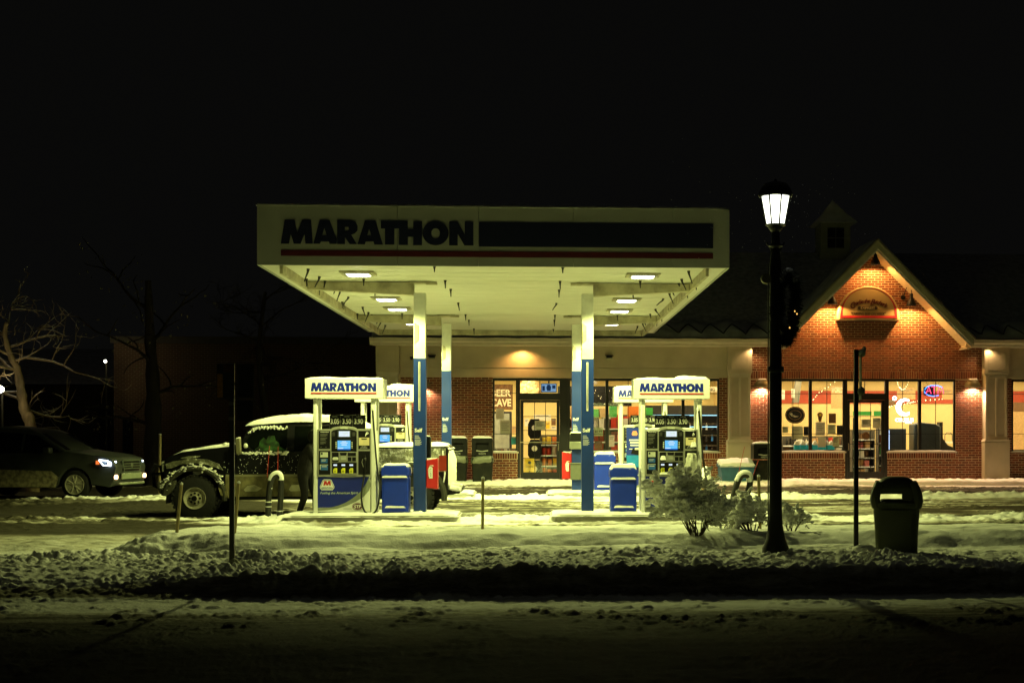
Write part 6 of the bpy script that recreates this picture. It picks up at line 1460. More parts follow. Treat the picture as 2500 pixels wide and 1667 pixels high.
# hood: four pillars carrying a domed top, open on the sides
for sx_ in (-1, 1):
    for sy_ in (-1, 1):
        O('hood_pillar', MB().tube([(sx_*.225, sy_*.20, .58), (sx_*.245, sy_*.21, .66), (sx_*.235, sy_*.20, .74), (sx_*.19, sy_*.165, .86)], [.055, .058, .055, .05], 8), BM, bt)
O('hood_top', loft([ring(.745, .245, .215, .10), ring(.80, .240, .21, .10), ring(.86, .215, .19, .10), ring(.905, .17, .15, .10), ring(.93, .10, .09, .06)]), BM, bt, ang=80)
for y_ in (-.215, .195):
    O('hood_wall', MB().xz([(-.25, .60), (-.20, .60), (-.19, .735), (-.24, .78)], y_, y_+.02), BM, bt)
    O('hood_wall', MB().xz([(.25, .60), (.17, .60), (.17, .66), (.07, .66), (.07, .735), (-.19, .735), (-.20, .80), (.22, .80)], y_, y_+.02), BM, bt)
O('opening_sill', loft([ring(.58, .28, .25, .08), ring(.63, .285, .255, .08), ring(.645, .26, .23, .07)]), BM, bt)
O('liner', MB().pillow(-.2, .16, -.2, .2, .64, .03, 5, cell=.03), M('liner_dark', (.02, .025, .015), .6), bt)
# ------------------------------------------------------------------ snowy shrubs
TWIG = M('twig_brown', (.055, .040, .020), .8, var=.3)
SNOWC = M('clinging_snow', (.80, .80, .76), .8, var=.05)
SNOWC.node_tree.nodes['Principled BSDF'].inputs['Subsurface Weight'].default_value = .6
SNOWC.node_tree.nodes['Principled BSDF'].inputs['Subsurface Radius'].default_value = (.05, .05, .04)
def shrub(x, y, w_, h, seed, label, dens, lean=0, snowy=.5, lop=0.):
    rnd = random.Random(seed); g = GZ(x, y)
    t = T('snowy_shrub', label, 'shrub', (x, y, g), group='snow-laden shrubs on the verge')
    stems = MB(); tw = MB(); sn = MB(); cnt = 0
    def grow(p, d, L_, r, lev):
        nonlocal cnt
        n = 4; pts = [p]; q = p.copy(); dd = d.copy()
        for i in range(n):
            dd = (dd+Vector((rnd.gauss(0, .13), rnd.gauss(0, .13), rnd.gauss(0, .08)-.03*lev))).normalized(); q = q+dd*L_/n; pts.append(q.copy())
        (stems if lev == 0 else tw).tube(pts, [r*(1-.6*i/n) for i in range(n+1)], 5 if lev < 2 else 3, cap=False)
        if lev >= 1 and rnd.random() < .55: sn.tube([(a_.x, a_.y, a_.z+r*.9) for a_ in pts], [rnd.uniform(.004, .011) for _ in pts], 5)
        if lev >= 2 or (lev == 1 and rnd.random() < .5):
            for pp in pts[1:]:
                if rnd.random() < snowy*(.5+.6*max(0, -(pp.x)/w_+.1)+.6*pp.z/h):
                    cnt += 1; s_ = rnd.uniform(.010, .025)*(1.5 if pp.x < -w_*.1 else 1)*(1.1 if rnd.random() < .15 else .9)
                    if pp.z < h*.28 and rnd.random() < .75: continue
                    blob(sn, (pp.x, pp.y, pp.z+s_*.4), s_, (rnd.uniform(.95, 1.25), rnd.uniform(.9, 1.1), rnd.uniform(.8, 1.0)), cnt, s_ < .024, .14)
        if lev < 3:
            for i in range(2, n+1):
                for _ in range(2 if lev < 2 else 1):
                    s2 = Vector((rnd.gauss(0, 1), rnd.gauss(0, 1), rnd.gauss(.15, .6))).normalized()
                    grow(pts[i], (dd*.8+s2*.75).normalized(), L_*rnd.uniform(.38, .58), r*.5, lev+1)
    for k in range(dens):
        a = rnd.uniform(0, 2*math.pi); sp = rnd.uniform(.2, 1.25)
        d = Vector((math.cos(a)*sp*w_/h*.9+lean, math.sin(a)*sp*.5, 1)).normalized()
        grow(Vector((math.cos(a)*.06, math.sin(a)*.05, -.03)), d, h*rnd.uniform(.45, .68)*(1+lop*(-math.cos(a))*.3), .010, 0)
    O('stem', stems, TWIG, t)['kind'] = 'stuff'
    O('twigs', tw, TWIG, t)['kind'] = 'stuff'
    O('snow_clumps', sn, SNOWC, t, ang=180, recalc=False)['kind'] = 'stuff'
    return t
shrub(WX(1700, 17.6), 17.6, .62, .84, 3, 'larger snow-laden shrub in front of the right fuel pump', 22, -.12, .66, .8)
shrub(WX(1835, 18.1), 18.1, .40, .52, 5, 'smaller snow-laden shrub just left of the street lamp post', 17, 0, .62)
shrub(WX(1770, 18.9), 18.9, .34, .48, 8, 'thin twiggy snow-dusted shrub between the two fuller shrubs', 11, -.1, .6)
shrub(WX(1935, 18.4), 18.4, .25, .38, 9, 'small low twiggy shrub just right of the street lamp post', 7, .1, .45)

# ------------------------------------------------------------------ cars
CARB = M('truck_black', (.004, .004, .005), .35, var=.2, spec=.22)
CARS = M('truck_black_snow', (.004, .004, .005), .35, snow=.26, var=.2, spec=.22)
MUD = M('truck_lower_mud', (.17, .15, .07), .8, var=.6, scale=7, dirt=.8)
TYRE = M('tyre_rubber', (.010, .010, .009), .8, var=.3, bump=.4, bscale=30)
CGL = M('car_glass', (.003, .004, .003), .12, var=.2, spec=.3)
def shell(outline, wf, ny=6, crown=0.):
    n = len(outline); mb = MB(); V = []
    for j in range(ny+1):
        k = -1+2*j/ny
        for (x, z) in outline: V.append((x, k*wf(x, z), z+crown*(1-k*k)))
    F_ = [(j*n+i, j*n+(i+1) % n, (j+1)*n+(i+1) % n, (j+1)*n+i) for j in range(ny) for i in range(n)]
    F_ += [tuple(range(n)), tuple(ny*n+i for i in range(n-1, -1, -1))]
    return mb.add(V, F_)
def arc(cx, cz, r, a0, a1, n=10): return [(cx+r*math.cos(R(a0+(a1-a0)*i/n)), cz+r*math.sin(R(a0+(a1-a0)*i/n))) for i in range(n+1)]
def wheel(par, x, y, z, r, rr, w_, spokes=0, holes=0, side=-1, knob=False):
    wh = O('wheel', MB().lathe([(rr*.98, -w_/2), (r*.90, -w_/2), (r*.97, -w_*.42), (r, -w_*.3), (r, w_*.3), (r*.97, w_*.42), (r*.90, w_/2), (rr*.98, w_/2), (rr*.94, w_*.3), (rr*.94, -w_*.3), (rr*.98, -w_/2)], 36, (0, 0, 0), 'y', cap=False), TYRE, par, loc=(x, y, z))
    if knob:
        kb = MB()
        for i in range(30):
            a = 2*math.pi*i/30; c, s = math.cos(a), math.sin(a); t1, t2 = -s, c
            for sd in (-1, 1):
                y0, y1 = (-w_*.52, -w_*.25) if sd < 0 else (w_*.25, w_*.52)
                hw_ = .028; V = [(c*q+t1*h_, yy, s*q+t2*h_) for q in (r*.93, r*1.025) for h_ in (-hw_, hw_) for yy in (y0, y1)]
                kb.add(V, [(0, 1, 3, 2), (4, 6, 7, 5), (0, 4, 5, 1), (2, 3, 7, 6), (0, 2, 6, 4), (1, 5, 7, 3)])
        O('tread_blocks', kb, TYRE, wh, smooth=False)['kind'] = 'stuff'
    RM = M('rim_steel', (.42, .40, .30), .4, metal=.15, var=.2)
    ys_ = side*w_/2
    if holes:
        O('rim', MB().lathe([(rr, 0), (rr, side*.02), (rr*.93, side*.015), (rr*.86, -side*.03), (rr*.62, -side*.05), (rr*.58, -side*.015), (.06, -side*.01), (.055, side*.04), (.0, side*.045)], 32, (0, ys_, 0), 'y', cap=False), RM, wh)
        for i in range(holes):
            a = 2*math.pi*i/holes; O('rim_hole', MB().lathe([(.001, side*.004), (rr*.105, side*.004), (rr*.105, 0)], 10, (rr*.46*math.cos(a), ys_-side*.008, rr*.46*math.sin(a)), 'y'), BLACK, wh)
        O('hub', MB().lathe([(.055, 0), (.05, side*.05), (.0, side*.055)], 14, (0, ys_, 0), 'y'), BLACK, wh)
    if spokes:
        O('rim', MB().lathe([(rr, 0), (rr, side*.015), (rr*.92, side*.01), (rr*.92, -side*.04)], 32, (0, ys_, 0), 'y'), RM, wh)
        O('rim_back', MB().lathe([(.001, 0), (rr*.91, 0), (rr*.91, -side*.01)], 24, (0, ys_-side*.05, 0), 'y'), BLACK, wh)
        for i in range(spokes):
            a = 2*math.pi*i/spokes+.3
            for o_ in (-.22, .22): O('spoke', MB().tube([(.04*math.cos(a), ys_-side*.01, .04*math.sin(a)), (rr*.93*math.cos(a+o_), ys_, rr*.93*math.sin(a+o_))], [.028, .014], 6), RM, wh)
    return wh
# pickup truck, nose to the left; local x grows to the right, local z from the ground
YT = 25.65; x0 = WX(475, YT); gt = GZ(x0, YT)
tr = T('pickup_truck', 'black pickup truck with snow on hood and roof parked behind the left pump', 'pickup truck', (x0, YT+.95, gt))
u = lambda q: WX(q, YT)-x0
v = lambda py, q=475: WZ(py, q, YT)-gt
rw = v(1216); RT = .425; 
ax1 = 0.; ax2 = u(1003)
body = [(u(398), v(1125)), (u(404), v(1117)), (u(440), v(1104)), (u(500), v(1096)), (u(560), v(1090)), (u(578), v(1083)), (u(620), v(1100)), (u(705), v(1102)), (u(900), v(1102)), (u(902), v(1092)), (u(1088), v(1090)), (u(1094), v(1096)), (u(1094), v(1200)), (u(1090), v(1212))]
body += [(ax2+.60*math.cos(R(a)), rw+.60*math.sin(R(a))) for a in range(0, 181, 18) if rw+.60*math.sin(R(a)) > v(1214)-.01]
body += [(u(700), v(1216)), (u(560), v(1216))]
body += [(ax1+.53*math.cos(R(a)), rw+.53*math.sin(R(a))) for a in range(0, 181, 15) if rw+.53*math.sin(R(a)) > v(1214)-.01]
body += [(u(405), v(1200)), (u(398), v(1180))]
wf = lambda x, z: .95-.10*max(0, min(1, (u(440)-x)/.4))-.05*max(0, (z-v(1125)))
O('body', shell(body, wf, 8, .03), CARB, tr, bevel=.02, ang=30)
cab = [(u(576), v(1088)), (u(600), v(1050)), (u(622), v(1036)), (u(650), v(1030)), (u(720), v(1027)), (u(840), v(1028)), (u(880), v(1040)), (u(893), v(1100))]
wfc = lambda x, z: .90-.17*max(0, min(1, (z-v(1100))/(v(1030)-v(1100))))
O('cab', shell(cab, wfc, 6, .03), CARS, tr, bevel=.03, ang=30)
def sidepanel(poly, mat, name, off=.012, side=-1, par=None, th=.012, wfun=wfc, **k):
    mb = MB(); n = len(poly); V = [(x, side*(wfun(x, z)+off), z) for x, z in poly]+[(x, side*(wfun(x, z)+off-th), z) for x, z in poly]
    mb.add(V, [tuple(range(n)), tuple(range(2*n-1, n-1, -1))]+[(i, i+n, (i+1) % n+n, (i+1) % n) for i in range(n)])
    return O(name, mb, mat, par or tr, **k)
dr = sidepanel([(u(581), v(1211)), (u(579), v(1110)), (u(706), v(1106)), (u(710), v(1211))], CARS, 'door', .010, wfun=wf)
sidepanel([(u(590), v(1103)), (u(598), v(1075)), (u(618), v(1050)), (u(640), v(1041)), (u(698), v(1038)), (u(699), v(1103))], CGL, 'side_window', .012)
sidepanel([(u(716), v(1103)), (u(716), v(1040)), (u(800), v(1039)), (u(806), v(1103))], CGL, 'side_window', .012)
sidepanel([(u(622), v(1096)), (u(630), v(1090)), (u(632), v(1076)), (u(641), v(1068)), (u(648), v(1073)), (u(652), v(1064)), (u(667), v(1063)), (u(671), v(1075)), (u(678), v(1080)), (u(682), v(1090)), (u(694), v(1097)), (u(690), v(1102)), (u(620), v(1102))], M('window_reflection', (.018, .055, .012), .4, var=1.3, scale=9), 'painted_reflection', .0145, th=.001)
sidepanel([(u(551), v(1212)), (u(551), v(1161)), (u(700), v(1160)), (u(880), v(1160)), (u(880), v(1212))], MUD, 'lower_cladding', .022, wfun=wf)
sidepanel([(u(552), v(1163)), (u(552), v(1158)), (u(880), v(1157)), (u(880), v(1162))], M('trim_strip', (.2, .19, .12), .4), 'trim_strip', .028, wfun=wf)
sidepanel([(u(596), v(1195)), (u(604), v(1186)), (u(622), v(1183)), (u(640), v(1192)), (u(628), v(1199)), (u(600), v(1200))], M('mud_snow', (.40, .38, .25), .9, var=.3, scale=10), 'snow_patch', .03, wfun=wf)
sidepanel([(u(706), v(1195)), (u(712), v(1184)), (u(740), v(1183)), (u(760), v(1190)), (u(755), v(1198)), (u(710), v(1199))], MATS['mud_snow'], 'snow_patch', .03, wfun=wf)
O('door_handle', MB().box(u(686), u(700), -.985, -.965, v(1133), v(1128)), BLACK, tr)
O('side_mirror', MB().xz([(u(582), v(1110)), (u(580), v(1070)), (u(592), v(1066)), (u(594), v(1108))], -1.18, -1.06), M('mirror_back', (.12, .11, .06), .6, snow=.5), tr, bevel=.02)
O('mirror_arm', MB().tube([(u(592), -.92, v(1098)), (u(588), -1.1, v(1092))], .02, 6), BLACK, tr)
sidepanel([(u(402), v(1133)), (u(420), v(1126)), (u(470), v(1119)), (u(505), v(1121)), (u(535), v(1132)), (u(545), v(1148)), (u(530), v(1142)), (u(505), v(1134)), (u(475), v(1130)), (u(440), v(1134)), (u(420), v(1142)), (u(405), v(1144))], M('fender_crust', (.16, .16, .10), .8, snow=.75, var=.9, scale=9, bump=.8), 'fender_snow', .02, wfun=wf)
sidepanel([(u(440), v(1118)), (u(460), v(1113)), (u(490), v(1112)), (u(488), v(1115)), (u(455), v(1120))], MATS['fender_crust'], 'fender_snow', .02, wfun=wf)
# fender flares
for cx_, rr_ in ((ax1, .53), (ax2, .60)):
    O('fender_flare', MB().tube([(cx_+(rr_+.03)*math.cos(R(a)), -.955, rw+(rr_+.03)*math.sin(R(a))) for a in range(-5, 181, 12)], .055, 8), M('flare_black', (.03, .03, .02), .7, snow=.38, var=.5), tr)
O('mud_guard', MB().xz([(u(534), v(1190)), (u(556), v(1200)), (u(560), v(1216)), (u(540), v(1208))], -1.0, -.8), MUD, tr)
for x_, y_, s_ in ((ax1, -.80, -1), (ax2, -.80, -1), (ax1, .80, 1), (ax2, .80, 1)): wheel(tr, x_, y_, rw, RT, .205, .27, holes=8, side=s_, knob=True)
O('front_bumper', MB().xz([(u(382), v(1186)), (u(384), v(1176)), (u(398), v(1172)), (u(430), v(1172)), (u(426), v(1190)), (u(414), v(1206)), (u(398), v(1211)), (u(388), v(1202))], -.95, .95), M('bumper_dark', (.06, .06, .04), .4, snow=.2), tr, bevel=.02)
O('valance', MB().xz([(u(404), v(1205)), (u(418), v(1200)), (u(410), v(1228)), (u(403), v(1229))], -.9, -.6), BLACK, tr)
O('grille', MB().box(u(393), u(398), -.7, .7, v(1168), v(1130)), BLACK, tr)
O('headlight', MB().box(u(391), u(407), -.86, -.6, v(1152), v(1133)), M('headlight_lens', (.20, .20, .16), .15), tr, bevel=.015)
O('headlight', MB().box(u(391), u(407), .6, .86, v(1152), v(1133)), MATS['headlight_lens'], tr, bevel=.015)
for y_ in (-.5, .5):
    O('grille_guard', MB().tube([(u(372), y_, v(1192)), (u(360), y_, v(1188)), (u(356), y_, v(1150)), (u(362), y_, v(1136)), (u(376), y_, v(1140)), (u(385), y_, v(1180))], .035, 8), BLACK, tr)
O('guard_bar', MB().tube([(u(358), -.6, v(1160)), (u(358), .6, v(1160))], .03, 8), BLACK, tr)
O('aux_lamp', MB().lathe([(.001, -.05), (.07, -.05), (.08, 0), (.05, .06)], 12, (u(384), -.45, v(1137)), 'x'), M('headlight_lens', (.2, .2, .16), .15), tr)
# bed, tailgate, hitch
bedp = [(u(903), v(1150)), (u(903), v(1096)), (u(1088), v(1094)), (u(1088), v(1152)), (u(1062), v(1152)), (u(1050), v(1140)), (u(1030), v(1133)), (u(1000), v(1131)), (u(970), v(1134)), (u(950), v(1150))]
sidepanel(bedp, M('bed_crusty', (.20, .20, .14), .8, snow=.85, var=.7, scale=10, bump=.8), 'bed_side', .012, wfun=wf)
O('rear_snow', MB().pillow(-.9, .9, u(1082), u(1100), 0, .001), SNOW, tr)
tr_rs = child(tr, 'rear_snow')[0]; bpy.data.objects.remove(tr_rs)
ms = MB()
ms.pillow(v(1208), v(1094), -.97, .97, 0, .13, 9, cell=.05, pw=6); ms.v = [(u(1085)+z_+.02*math.sin(x_*9), y_, x_) for x_, y_, z_ in ms.v]
O('tailgate_snow', ms, SNOW, tr, ang=180)
O('tail_light', MB().box(u(1072), u(1090), -.972, -.9, v(1150), v(1112)), M('tail_red', (.2, .02, .01), .3), tr)
O('rear_bumper', MB().xz([(u(1082), v(1212)), (u(1082), v(1194)), (u(1122), v(1194)), (u(1122), v(1206))], -.85, .85), BLACK, tr, bevel=.02)
ms = MB()
for k in range(8): blob(ms, (u(1098+k*2.6), -.8+.0*k, v(1192+k*.6)), .065, (1.2, 1.2, .9), k+50); blob(ms, (u(1098+k*2.4), -.4, v(1190)), .07, (1.2, 1.5, .9), k+70)
O('bumper_snow', ms, SNOW, tr, ang=180)['kind'] = 'stuff'
O('underbody', MB().box(u(430), u(1080), -.6, .6, v(1222), v(1200)), BLACK, tr)
mb = MB().pillow(u(402), u(574), -.86, .86, 0, .055, 3, cell=.04, pw=9); mb.v = [(x, y, z+np.interp(x, [u(398), u(440), u(500), u(574)], [v(1124), v(1105), v(1097), v(1085)])+.0) for x, y, z in mb.v]
O('hood_snow', mb, SNOW, tr)
mb = MB().pillow(u(593), u(888), -.80, .80, 0, .11, 5, cell=.07, pw=4); mb.v = [(x, y, z+np.interp(x, [u(593), u(622), u(720), u(840), u(888)], [v(1037), v(1036)+.02, v(1029)+.02, v(1030)+.02, v(1042)])+.0) for x, y, z in mb.v]
O('roof_snow', mb, SNOW, tr)
O('bed_snow', MB().pillow(u(900), u(1096), -.93, .93, v(1094), .09, 7, cell=.07, pw=6), SNOW, tr)
ms = MB()
rk = random.Random(4)
for k in range(110): blob(ms, (u(rk.uniform(590, 704)), -.955+rk.uniform(-.01, .01), v(1107)+rk.gauss(0, .016)), rk.uniform(.006, .022), (1.6, .6, .9), k, True)
for k in range(170): a = R(rk.uniform(25, 165)); q_ = .57+rk.gauss(.02, .03); blob(ms, (ax1+q_*math.cos(a), -.985+rk.uniform(-.02, .03), rw+q_*math.sin(a)), rk.uniform(.008, .026), (1.5, .6, .9), k+5, True)
for k in range(60): x_ = rk.uniform(600, 700); blob(ms, (u(x_), -.80-.02*rk.random(), v(1041+max(0, 625-x_)*.5)-rk.uniform(0, .05)), rk.uniform(.006, .02), (1.3, .6, 1.7), k+60, True)
for k in range(130): blob(ms, (u(rk.uniform(545, 760)), -.965, v(rk.gauss(1135, 14))), rk.uniform(.004, .009), (1, .5, 1), k+200, True)
blob(ms, (u(545), -.75, v(1086)), .06, (1, 1, .8), 77); blob(ms, (u(601), -.98, v(1088)), .04, (1, 1, 1.3), 78)
O('snow_crust', ms, SNOWC, tr, ang=180, recalc=False)['kind'] = 'stuff'

# sport utility car at the left, headlights on
yv = 33.6; xv = WX(184, 32.5)-1.17; gv = GZ(xv, yv)
cv = T('grey_suv', 'dark mud-splashed car at the far left with headlights and fog lamp lit', 'car', (xv, yv, gv+.02), rz=R(-10))
SUVM = M('suv_paint', (.045, .050, .046), .45, var=.45, spec=.4, scale=3)
bo = [(2.27, .62), (2.30, .75), (2.20, .95), (1.9, 1.03), (1.35, 1.10), (1.05, 1.14), (.9, 1.10), (-.5, 1.08), (-1.9, 1.12), (-2.2, 1.08), (-2.3, .85), (-2.25, .4)]
bo += [(-1.33+.40*math.cos(R(a)), .34+.40*math.sin(R(a))) for a in range(180, -1, -20)]
bo += [(-.8, .26), (.85, .26)]+[(1.33+.40*math.cos(R(a)), .34+.40*math.sin(R(a))) for a in range(180, -1, -20)]+[(2.15, .28), (2.24, .40)]
wv_ = lambda x, z: .90-.16*max(0, (x-1.6)/.7)**2-.06*max(0, (z-.8))-.10*max(0, (-x-1.8)/.5)**2
O('body', shell(bo, wv_, 8, .03), SUVM, cv, bevel=.02, ang=30)
gh = [(1.10, 1.12), (.35, 1.55), (.1, 1.64), (-.5, 1.70), (-1.5, 1.66), (-1.9, 1.60), (-2.2, 1.12)]
wg = lambda x, z: .84-.20*max(0, (z-1.1)/.6)
O('cabin', shell(gh, wg, 6, .03), SUVM, cv, bevel=.03, ang=30)
for poly in ([(.92, 1.13), (.30, 1.50), (.02, 1.54), (.0, 1.13)], [(-.06, 1.13), (-.06, 1.55), (-.9, 1.58), (-.95, 1.13)], [(-1.03, 1.13), (-.98, 1.57), (-1.6, 1.53), (-1.95, 1.15)]):
    sidepanel(poly, CGL, 'side_window', .008, par=cv, wfun=wg)
O('windscreen', MB().add([(1.06, -.74, 1.16), (1.06, .74, 1.16), (.38, .62, 1.55), (.38, -.62, 1.55), (1.03, -.74, 1.15), (1.03, .74, 1.15), (.35, .62, 1.54), (.35, -.62, 1.54)], [(0, 1, 2, 3), (7, 6, 5, 4), (0, 4, 5, 1), (1, 5, 6, 2), (2, 6, 7, 3), (3, 7, 4, 0)]), CGL, cv)
sidepanel([(-.82, .28), (.86, .28), (.93, .52), (.75, .66), (-.6, .70), (-.93, .56)], M('suv_mud', (.34, .30, .18), .85, var=.7, scale=10, dirt=.5), 'muddy_sill', .012, par=cv, wfun=wv_)
O('roof_rail', MB().tube([(.1, -.66, 1.66), (-.2, -.66, 1.70), (-1.4, -.66, 1.70), (-1.6, -.66, 1.65)], .02, 6), M('rail_grey', (.1, .1, .08), .4), cv)
O('side_mirror', MB().box(.62, .80, -1.08, -.90, 1.08, 1.22), SUVM, cv, bevel=.03)
for x_, y_, s_ in ((1.33, -.78, -1), (-1.33, -.78, -1), (1.33, .78, 1), (-1.33, .78, 1)): wheel(cv, x_, y_, .345, .345, .235, .22, spokes=5, side=s_)
HL = emis('headlamp_glow', (.72, .84, 1.0), 7)
for s_ in (-1, 1):
    h = O('headlight', MB().add([(1.94, s_*.87, .93), (2.25, s_*.66, .86), (2.27, s_*.62, .76), (2.0, s_*.87, .80), (1.92, s_*.80, .93), (2.20, s_*.6, .86), (2.20, s_*.58, .76), (1.96, s_*.80, .80)], [(0, 1, 2, 3), (7, 6, 5, 4), (0, 4, 5, 1), (1, 5, 6, 2), (2, 6, 7, 3), (3, 7, 4, 0)]), M('headlight_lens2', (.10, .13, .18), .1), cv)
    O('light_guide', MB().tube([(1.93, s_*.885, .925), (2.26, s_*.675, .875)], .020, 6).tube([(1.93, s_*.885, .925), (2.03, s_*.875, .80)], .012, 6).tube([(2.03, s_*.88, .80), (2.2, s_*.73, .79)], .012, 6), HL, h)
    O('projector', MB().lathe([(.001, .05), (.055, .03), (.055, -.02)], 12, (2.14, s_*.78, .83), 'x'), HL, h)
    O('amber_reflector', MB().box(1.86, 1.93, min(s_*.86, s_*.90), max(s_*.86, s_*.90), .82, .91), emis('amber_glow', (1, .22, .04), 1.0), cv)
    O('fog_lamp', MB().lathe([(.001, .04), (.055, .03), (.055, -.02)], 14, (2.27, s_*.72, .52), 'x'), emis('fog_glow', (1, .58, .28), 5), cv)
O('grille', MB().box(2.27, 2.30, -.42, .42, .66, .88), BLACK, cv, bevel=.01)
O('grille_frame', MB().tube([(2.30, -.46, .90), (2.31, .46, .90), (2.32, .40, .62), (2.32, -.40, .62), (2.30, -.46, .90)], .018, 6), M('grille_chrome', (.10, .12, .09), .35), cv)
for z_ in (.70, .76, .82): O('grille_bar', MB().box(2.302, 2.315, -.40, .40, z_, z_+.018), MATS['grille_chrome'], cv)
O('grille_badge', MB().lathe([(.001, .02), (.06, .015), (.06, 0)], 12, (2.30, 0, .79), 'x'), MATS['grille_chrome'], cv)
O('bumper_plate', MB().box(2.285, 2.32, -.50, .50, .46, .60), M('bumper_snowy', (.22, .25, .17), .7, snow=.4), cv, bevel=.01)
O('lower_bar', MB().box(2.27, 2.33, -.62, .62, .33, .38), M('bumper_snowy', (.36, .4, .28), .7), cv, bevel=.01)
spot('beam', (2.4, 0, .82), 30, (.8, .88, 1), 70, .5, .05, cv, (R(84), 0, R(-90)))
# ------------------------------------------------------------------ person fuelling the truck
def skin(name, joints, edges, mat, par, root=0, lv=2):
    me = bpy.data.meshes.new(name); me.from_pydata([j[:3] for j in joints], edges, [])
    o = link(bpy.data.objects.new(name, me)); o.parent = par
    o.modifiers.new('skin', 'SKIN')
    for i, j in enumerate(joints):
        sv = me.skin_vertices[0].data[i]; sv.radius = (j[3], j[4] if len(j) > 4 else j[3]); sv.use_root = (i == root)
    s_ = o.modifiers.new('sub', 'SUBSURF'); s_.levels = lv; s_.render_levels = lv
    me.materials.append(mat); return o
CL1 = M('dark_parka', (.012, .011, .009), .85, var=.4, bump=.4, bscale=30)
SKINM = M('skin', (.35, .20, .12), .55, var=.1)
YQ = 25.25; xq = WX(752, YQ); gq = GZ(xq, YQ)
pe = T('person', 'person in dark hooded winter coat and trousers bending beside the pump', 'person', (xq, YQ, gq))
J = [(-.06, 0, .86, .15, .13), (-.07, 0, 1.02, .165, .135), (-.02, 0, 1.18, .175, .13), (.04, 0, 1.31, .14, .12), (.08, 0, 1.39, .06), (.10, 0, 1.44, .058),
     (-.09, -.10, .80, .105), (-.03, -.12, .46, .075), (-.16, -.12, .09, .05), (-.08, -.13, .03, .045), (.02, -.14, .03, .035),
     (-.01, .10, .80, .105), (.12, .12, .46, .075), (.12, .12, .09, .05), (.18, .12, .03, .045), (.28, .12, .03, .035),
     (.03, -.19, 1.30, .075), (.14, -.25, 1.08, .058), (.34, -.22, 1.02, .045), (.40, -.21, 1.02, .035),
     (.03, .19, 1.30, .075), (.14, .24, 1.08, .058), (.36, .16, 1.05, .045), (.42, .15, 1.05, .035)]
E = [(0, 1), (1, 2), (2, 3), (3, 4), (4, 5), (0, 6), (6, 7), (7, 8), (8, 9), (9, 10), (0, 11), (11, 12), (12, 13), (13, 14), (14, 15), (3, 16), (16, 17), (17, 18), (18, 19), (3, 20), (20, 21), (21, 22), (22, 23)]
skin('body', J, E, CL1, pe)
hd = MB(); V = IV.copy(); V[:, 0] *= .085; V[:, 1] *= .073; V[:, 2] *= .11
V[:, 0] += np.where((V[:, 2] < 0), .012, 0)
hd.arr(V+np.array((.14, 0, 1.53)), IF); 
h_ = O('head', hd, SKINM, pe)
O('nose', MB().tube([(.222, 0, 1.545), (.243, 0, 1.515), (.225, 0, 1.505)], [.008, .014, .008], 6), SKINM, h_)
for s_ in (-1, 1): O('eye', MB().lathe([(.001, .006), (.011, .003), (.011, -.004)], 8, (.208, s_*.030, 1.545), 'x'), PRINTK, h_); O('ear', MB().lathe([(.004, -.008), (.024, 0), (.004, .008)], 8, (.14, s_*.074, 1.53), 'y'), SKINM, h_)
O('mouth', MB().tube([(.218, -.022, 1.475), (.224, 0, 1.472), (.218, .022, 1.475)], .005, 5), M('lips', (.25, .08, .06), .5), h_)
ho = MB(); V = IV.copy(); V = np.stack([V[:, 0]*.115-.025, V[:, 1]*.105, V[:, 2]*.14], 1); V[:, 0] = np.minimum(V[:, 0], .045); ho.arr(V+np.array((.13, 0, 1.53)), IF)
O('hood', ho, CL1, pe)
mb = MB()
for k in range(90):
    a = random.uniform(0, 2*math.pi); p = Vector((.17, .085*math.cos(a), 1.53+.125*math.sin(a))); mb.tube([p, p+Vector((random.uniform(.01, .04), .03*math.cos(a)+random.gauss(0, .008), .03*math.sin(a)+random.gauss(0, .008)))], [.006, .001], 4, cap=False)
O('hood_fur', mb, M('fur_tan', (.32, .28, .14), .9), pe)
def hand(c, sgn, nm):
    palm = [(c[0], c[1], c[2], .030, .018), (c[0]+.06, c[1], c[2]-.01, .034, .016), (c[0]+.085, c[1], c[2]-.015, .028, .014)]
    o = skin(nm, palm, [(0, 1), (1, 2)], CL1, pe)
    for i, (dy, L_) in enumerate(((-.027, .07), (-.009, .08), (.009, .075), (.026, .06))):
        b = (c[0]+.08, c[1]+dy, c[2]-.012)
        skin('finger', [(*b, .009), (b[0]+L_*.45, b[1], b[2]-.005, .0085), (b[0]+L_*.7, b[1], b[2]-.03, .008), (b[0]+L_*.6, b[1], b[2]-.055, .007)], [(0, 1), (1, 2), (2, 3)], CL1, o, lv=1)
    b = (c[0]+.02, c[1]+sgn*.03, c[2]-.01); skin('thumb', [(*b, .011), (b[0]+.035, b[1]+sgn*.02, b[2]-.015, .010), (b[0]+.06, b[1]+sgn*.012, b[2]-.035, .009)], [(0, 1), (1, 2)], CL1, o, lv=1)
hand((.40, -.21, 1.02), 1, 'hand'); hand((.42, .15, 1.05), -1, 'hand')
